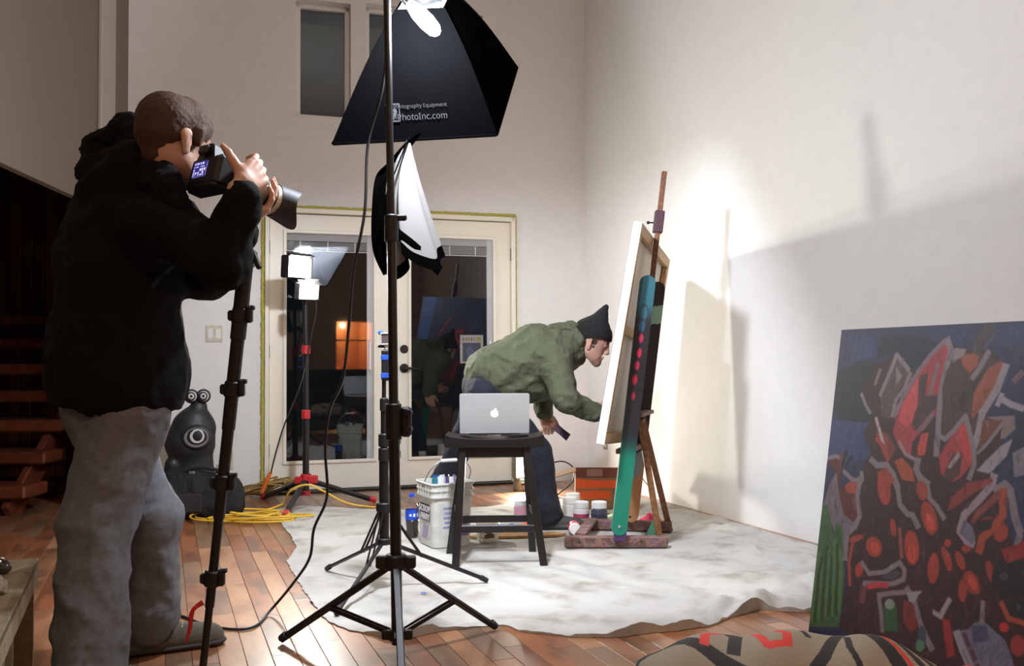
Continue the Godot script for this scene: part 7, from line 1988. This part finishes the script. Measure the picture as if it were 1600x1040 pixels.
	yp.append_array([Vector3(-1.471, 0.000, -5.727) + Vector3(0, 0.05, 0), Vector3(-1.395, 0.145, -5.620), Vector3(-1.287, 0.191, -5.600), Vector3(-1.179, 0.151, -5.600), Vector3(-1.040, 0.079, -5.600), Vector3(-0.938, 0.000, -5.833) + Vector3(0, 0.016, 0), Vector3(-0.827, 0.000, -5.780) + Vector3(0, 0.016, 0)])
	solo(sh().tube(through(yp, 4), 0.0062, 7), "extension_cord", M.cord_yellow, "yellow extension cord heaped by the duffel bag and crossing to the cloth", "cord")
	var tp := []
	var ct := Vector3(-1.689, 0.000, -6.315)
	for k in 90:
		var a := k * 0.55
		var rr := 0.13 + 0.035 * sin(k * 0.43)
		tp.append(ct + Vector3(cos(a) * rr * 1.15 - 0.03, 0.06 + 0.05 * sin(a * 0.5 + k * 0.3) + 0.0004 * k, sin(a) * rr * 0.55 + 0.02 * sin(k * 0.9)))
	tp.append_array([ct + Vector3(-0.16, 0.03, 0.02), ct + Vector3(-0.3, 0.012, 0.03), Vector3(-2.06, 0.05, -6.28), Vector3(-2.055, 0.2, -6.31), Vector3(-2.06, 0.27, -6.325)])
	solo(sh().tube(through(tp, 3), 0.006, 7), "coiled_cord", M.cord_tan, "tan cord coiled in a heap against the door frame, plugged into the wall", "cord")
	# low plywood unit in the left corner
	var ply := mottled(c8(176, 158, 128), 0.7, "pine", 0.02, 0.82, 1.6)
	var u := thing("plywood_shelf", "low open plywood shelf unit in the bottom left corner", "shelf", Vector3(-1.38, 0, -2.6))
	u.basis = Basis(Vector3(0.921, 0, -0.39), Vector3.UP, Vector3(0.39, 0, 0.921))
	part(sh().box(Vector3(-0.3, 0.385, 0.5), Vector3(0.62, 0.02, 1.02), 0.002), "top_board", ply, u)
	part(sh().box(Vector3(-0.3, 0.19, 0.0), Vector3(0.6, 0.37, 0.02), 0.002), "end_board", ply, u)
	part(sh().box(Vector3(-0.3, 0.19, 1.0), Vector3(0.6, 0.37, 0.02), 0.002), "end_board", ply, u)
	part(sh().box(Vector3(-0.59, 0.19, 0.5), Vector3(0.02, 0.37, 0.98), 0.002), "back_board", ply, u)
	part(sh().box(Vector3(-0.3, 0.03, 0.5), Vector3(0.6, 0.02, 0.98), 0.002), "bottom_board", ply, u)
	part(sh().box(Vector3(0.0, 0.36, 0.5), Vector3(0.02, 0.07, 0.98), 0.002), "front_rail", ply, u)
	for k in 3:
		var pos: Vector3 = u.transform * Vector3(-0.06 - 0.01 * k, 0.041, 0.10 + 0.10 * k)
		var cse := thing("small_picture", ["pale-edged small picture furthest back in the plywood shelf", "pale-edged small picture in the middle of the plywood shelf", "pale-edged small picture nearest the camera in the plywood shelf"][k], "picture", pos)
		cse.basis = u.basis
		var fs := sh()
		for e in [[0, 0.015, 0.2, 0.03], [0, 0.245, 0.2, 0.03], [-0.085, 0.13, 0.03, 0.26], [0.085, 0.13, 0.03, 0.26]]: fs.box(Vector3(-0.06 + e[0] * 0.8, e[1], 0), Vector3(e[2] * 0.8, e[3], 0.02), 0.003)
		part(fs, "frame", mat(c8(178, 174, 156), 0.6), cse)
		part(sh().box(Vector3(-0.06, 0.13, -0.002), Vector3(0.12, 0.22, 0.006), 0.0), "picture", mat(c8(76, 66, 60), 0.6), cse)
	for k in 2:
		var pos: Vector3 = u.transform * Vector3([-0.17, -0.15][k], 0.396, [0.19, 0.42][k])
		var pb := sh()
		pb.bones([[Vector3(-0.08, 0.02, 0), Vector3(0.07, 0.02, 0.02), 0.05, 0.04, 0.03, Vector3.UP, 1.6], [Vector3(0.0, 0.03, -0.04), Vector3(0.09, 0.015, -0.05), 0.035, 0.02, 0.02]], 0.008, folds(70 + k, 16.0), 0.016)
		for q in pb.v.size(): pb.v[q].y = maxf(pb.v[q].y, 0.001)
		solo(pb, "plastic_bag", [mat(c8(74, 66, 62), 0.35), mat(c8(176, 174, 170), 0.3)][k], ["crumpled dark plastic bag on the plywood shelf", "crumpled pale plastic bag on the plywood shelf nearest the camera"][k], "bag", pos)
	# cushion on a low ottoman at the bottom edge
	var ot := thing("ottoman", "low dark ottoman under the patterned cushion", "ottoman", Vector3(0.66, 0, -1.72))
	part(sh().box(Vector3(0, 0.14, 0), Vector3(0.95, 0.14, 0.5), 0.04), "seat", mat(c8(60, 54, 50), 0.9), ot)
	for x in [-0.42, 0.42]:
		for z in [-0.2, 0.2]: part(sh().cyl(Vector3(x, 0, z), Vector3(x, 0.08, z), 0.02), "leg", M.black_plastic, ot)
	var im := Image.create(512, 256, false, Image.FORMAT_RGB8)
	im.fill(c8(146, 132, 112))
	var dark := c8(44, 40, 38)
	var rd := c8(206, 60, 50)
	var z2 := func(l: Array) -> Array:
		var q := []
		for k in range(0, l.size(), 2): q.append(Vector2(l[k], l[k + 1]))
		return q
	stroke(im, z2.call([0, 60, 40, 70, 90, 120, 150, 190, 180, 230]), 26, dark)
	stroke(im, z2.call([150, 150, 170, 110, 160, 60]), 20, dark)
	stroke(im, z2.call([110, 130, 122, 100, 150, 86]), 14, rd)
	stroke(im, z2.call([160, 60, 190, 40, 200, 66]), 16, dark)
	stroke(im, z2.call([205, 150, 205, 96, 235, 92, 252, 118, 240, 144, 205, 150]), 13, rd)
	stroke(im, z2.call([190, 70, 260, 52, 330, 58, 380, 90]), 10, dark)
	stroke(im, z2.call([240, 200, 290, 160, 340, 110, 370, 92]), 16, dark)
	stroke(im, z2.call([290, 90, 286, 120]), 9, dark)
	stroke(im, z2.call([330, 220, 336, 150, 350, 120]), 9, dark)
	for k in 6:
		var x := 392 + k * 22
		stroke(im, z2.call([x, 0, x + 6, 90, x + 14, 255]), [30, 9, 13, 11, 12, 10][k], [dark, rd, dark, dark, dark, dark][k])
	var pil := sh()
	pil.surf(40, 20, func(uu, vv):
		var a: float = PI * vv
		var e: float = 1.0 - pow(absf(uu * 2.0 - 1.0), 3.2)
		var w: float = 0.03 + 0.97 * pow(maxf(e, 0.0), 0.5)
		return Vector3((uu - 0.5) * 0.62, 0.085 + sin(a) * 0.105 * w + 0.006 * sin(uu * 21.0 + vv * 9.0), -cos(a) * 0.17 * (0.55 + 0.45 * w)), false)
	pil.surf(40, 20, func(uu, vv):
		var a: float = PI * vv
		var e: float = 1.0 - pow(absf(uu * 2.0 - 1.0), 3.2)
		var w: float = 0.03 + 0.97 * pow(maxf(e, 0.0), 0.5)
		return Vector3((uu - 0.5) * 0.62, 0.085 - sin(a) * 0.083 * w, -cos(a) * 0.17 * (0.55 + 0.45 * w)), true)
	var pm := printed(im, 0.9)
	pm.normal_enabled = true
	pm.normal_texture = noise_tex("weave_relief", 0.09, 4, [], 512, FastNoiseLite.TYPE_SIMPLEX_SMOOTH, 0.0, 4.0)
	pm.normal_scale = 0.2
	solo(pil, "cushion", pm, "tan cushion with black, red and striped tribal pattern at the bottom edge", "cushion", Vector3(0.555, 0.214, -1.80), 0)
	solo(sh().bones([[Vector3(-0.05, 0.05, 0), Vector3(0.05, 0.045, 0.0), 0.055, 0.05, 0.03], [Vector3(0.0, 0.09, 0.0), Vector3(0.03, 0.1, 0), 0.03, 0.02, 0.02]], 0.008, folds(80, 14.0), 0.012), "red_cloth", mat(c8(190, 52, 44), 0.85), "crumpled red cloth beside the patterned cushion", "cloth", Vector3(0.89, 0.215, -1.82))

func small_fixtures() -> void:
	var bz := Vector3(0.2882, 0, 0.9576)
	var bx := Vector3(0.9576, 0, -0.2882)
	var plate := mottled(c8(216, 208, 186), 0.5, "bucket_stain", 0.015, 0.86, 3.0)
	var sw := thing("light_switch", "double light switch in an unpainted box left of the door", "light switch", CORNER + bx * -2.841 + Vector3(0, 1.10, 0) + bz * 0.001, BACK_TURN)
	part(sh().box(Vector3(0, 0.058, 0.003), Vector3(0.115, 0.118, 0.006), 0.003), "plate", plate, sw)
	for x in [-0.026, 0.026]: part(sh().box(Vector3(x, 0.058, 0.008), Vector3(0.034, 0.07, 0.006), 0.002, Basis(Vector3.RIGHT, 0.05)), "rocker", M.white_plastic, sw)
	var ou := thing("wall_outlet", "wall outlet with a tan plug near the floor, left of the door", "outlet", CORNER + bx * -2.75 + Vector3(0, 0.19, 0) + bz * 0.001, BACK_TURN)
	part(sh().box(Vector3(0, 0.07, 0.003), Vector3(0.085, 0.14, 0.006), 0.003), "plate", plate, ou)
	for y in [0.04, 0.1]: part(sh().box(Vector3(0, y, 0.007), Vector3(0.034, 0.03, 0.004), 0.004), "socket", M.white_plastic, ou)
	part(sh().box(Vector3(0.0, 0.1, 0.022), Vector3(0.03, 0.03, 0.03), 0.006), "plug", M.cord_tan, ou)
	var rz := Vector3(-0.9317, 0, 0.3633)
	var rx := Vector3(0.3633, 0, 0.9317)
	var o2 := thing("wall_outlet", "small outlet low on the right wall behind the canvas", "outlet", CORNER + rx * 0.32 + Vector3(0, 0.27, 0) + rz * 0.001, SIDE_TURN)
	part(sh().box(Vector3(0, 0.058, 0.003), Vector3(0.07, 0.115, 0.006), 0.003), "plate", mottled(c8(170, 168, 148), 0.5, "bucket_stain", 0.015, 0.86, 3.0), o2)
	for y in [0.035, 0.08]: part(sh().box(Vector3(0, y, 0.007), Vector3(0.034, 0.028, 0.004), 0.004), "socket", M.white_plastic, o2)
	# reflection in the door glass, painted on a small flat print
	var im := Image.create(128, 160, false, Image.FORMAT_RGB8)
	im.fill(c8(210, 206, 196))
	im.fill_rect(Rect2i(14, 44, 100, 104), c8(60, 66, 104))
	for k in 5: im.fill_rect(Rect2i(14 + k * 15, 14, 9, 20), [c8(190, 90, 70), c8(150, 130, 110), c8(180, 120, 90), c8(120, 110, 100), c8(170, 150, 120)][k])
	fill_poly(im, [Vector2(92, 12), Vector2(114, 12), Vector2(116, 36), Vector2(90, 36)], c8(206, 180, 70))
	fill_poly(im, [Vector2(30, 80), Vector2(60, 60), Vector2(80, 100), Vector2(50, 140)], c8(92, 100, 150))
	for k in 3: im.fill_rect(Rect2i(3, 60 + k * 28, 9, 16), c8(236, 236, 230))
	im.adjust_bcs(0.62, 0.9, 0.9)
	solo(sh().box(Vector3(0, 0.11, 0), Vector3(0.185, 0.22, 0.002), 0.0), "reflection_print", printed(im, 0.5), "small print painted as a reflection in the right door pane behind the painter", "print", CORNER + bx * -0.945 + Vector3(0, 0.935, 0) + bz * -0.0235, BACK_TURN)
	# added lamp behind the camera, out of view, to lift the ambient light
	var cl := thing("added_fill_light", "added warm fill light on the ceiling behind the camera", "lamp", Vector3(0.6, TOP, 1.6))
	var g := part(sh().lathe([Vector2(0, -0.09), Vector2(0.1, -0.08), Vector2(0.15, -0.05), Vector2(0.16, -0.02)], 24), "lamp_globe", glow(c8(255, 206, 150), 2.0), cl)
	part(sh().cyl(Vector3(0, -0.022, 0), Vector3(0, 0, 0), 0.17, -1, 24, 0.003), "base", M.dark_iron, cl)
	omni(g, Vector3(0, -0.06, 0), c8(255, 220, 178), 3.0, 0.1)
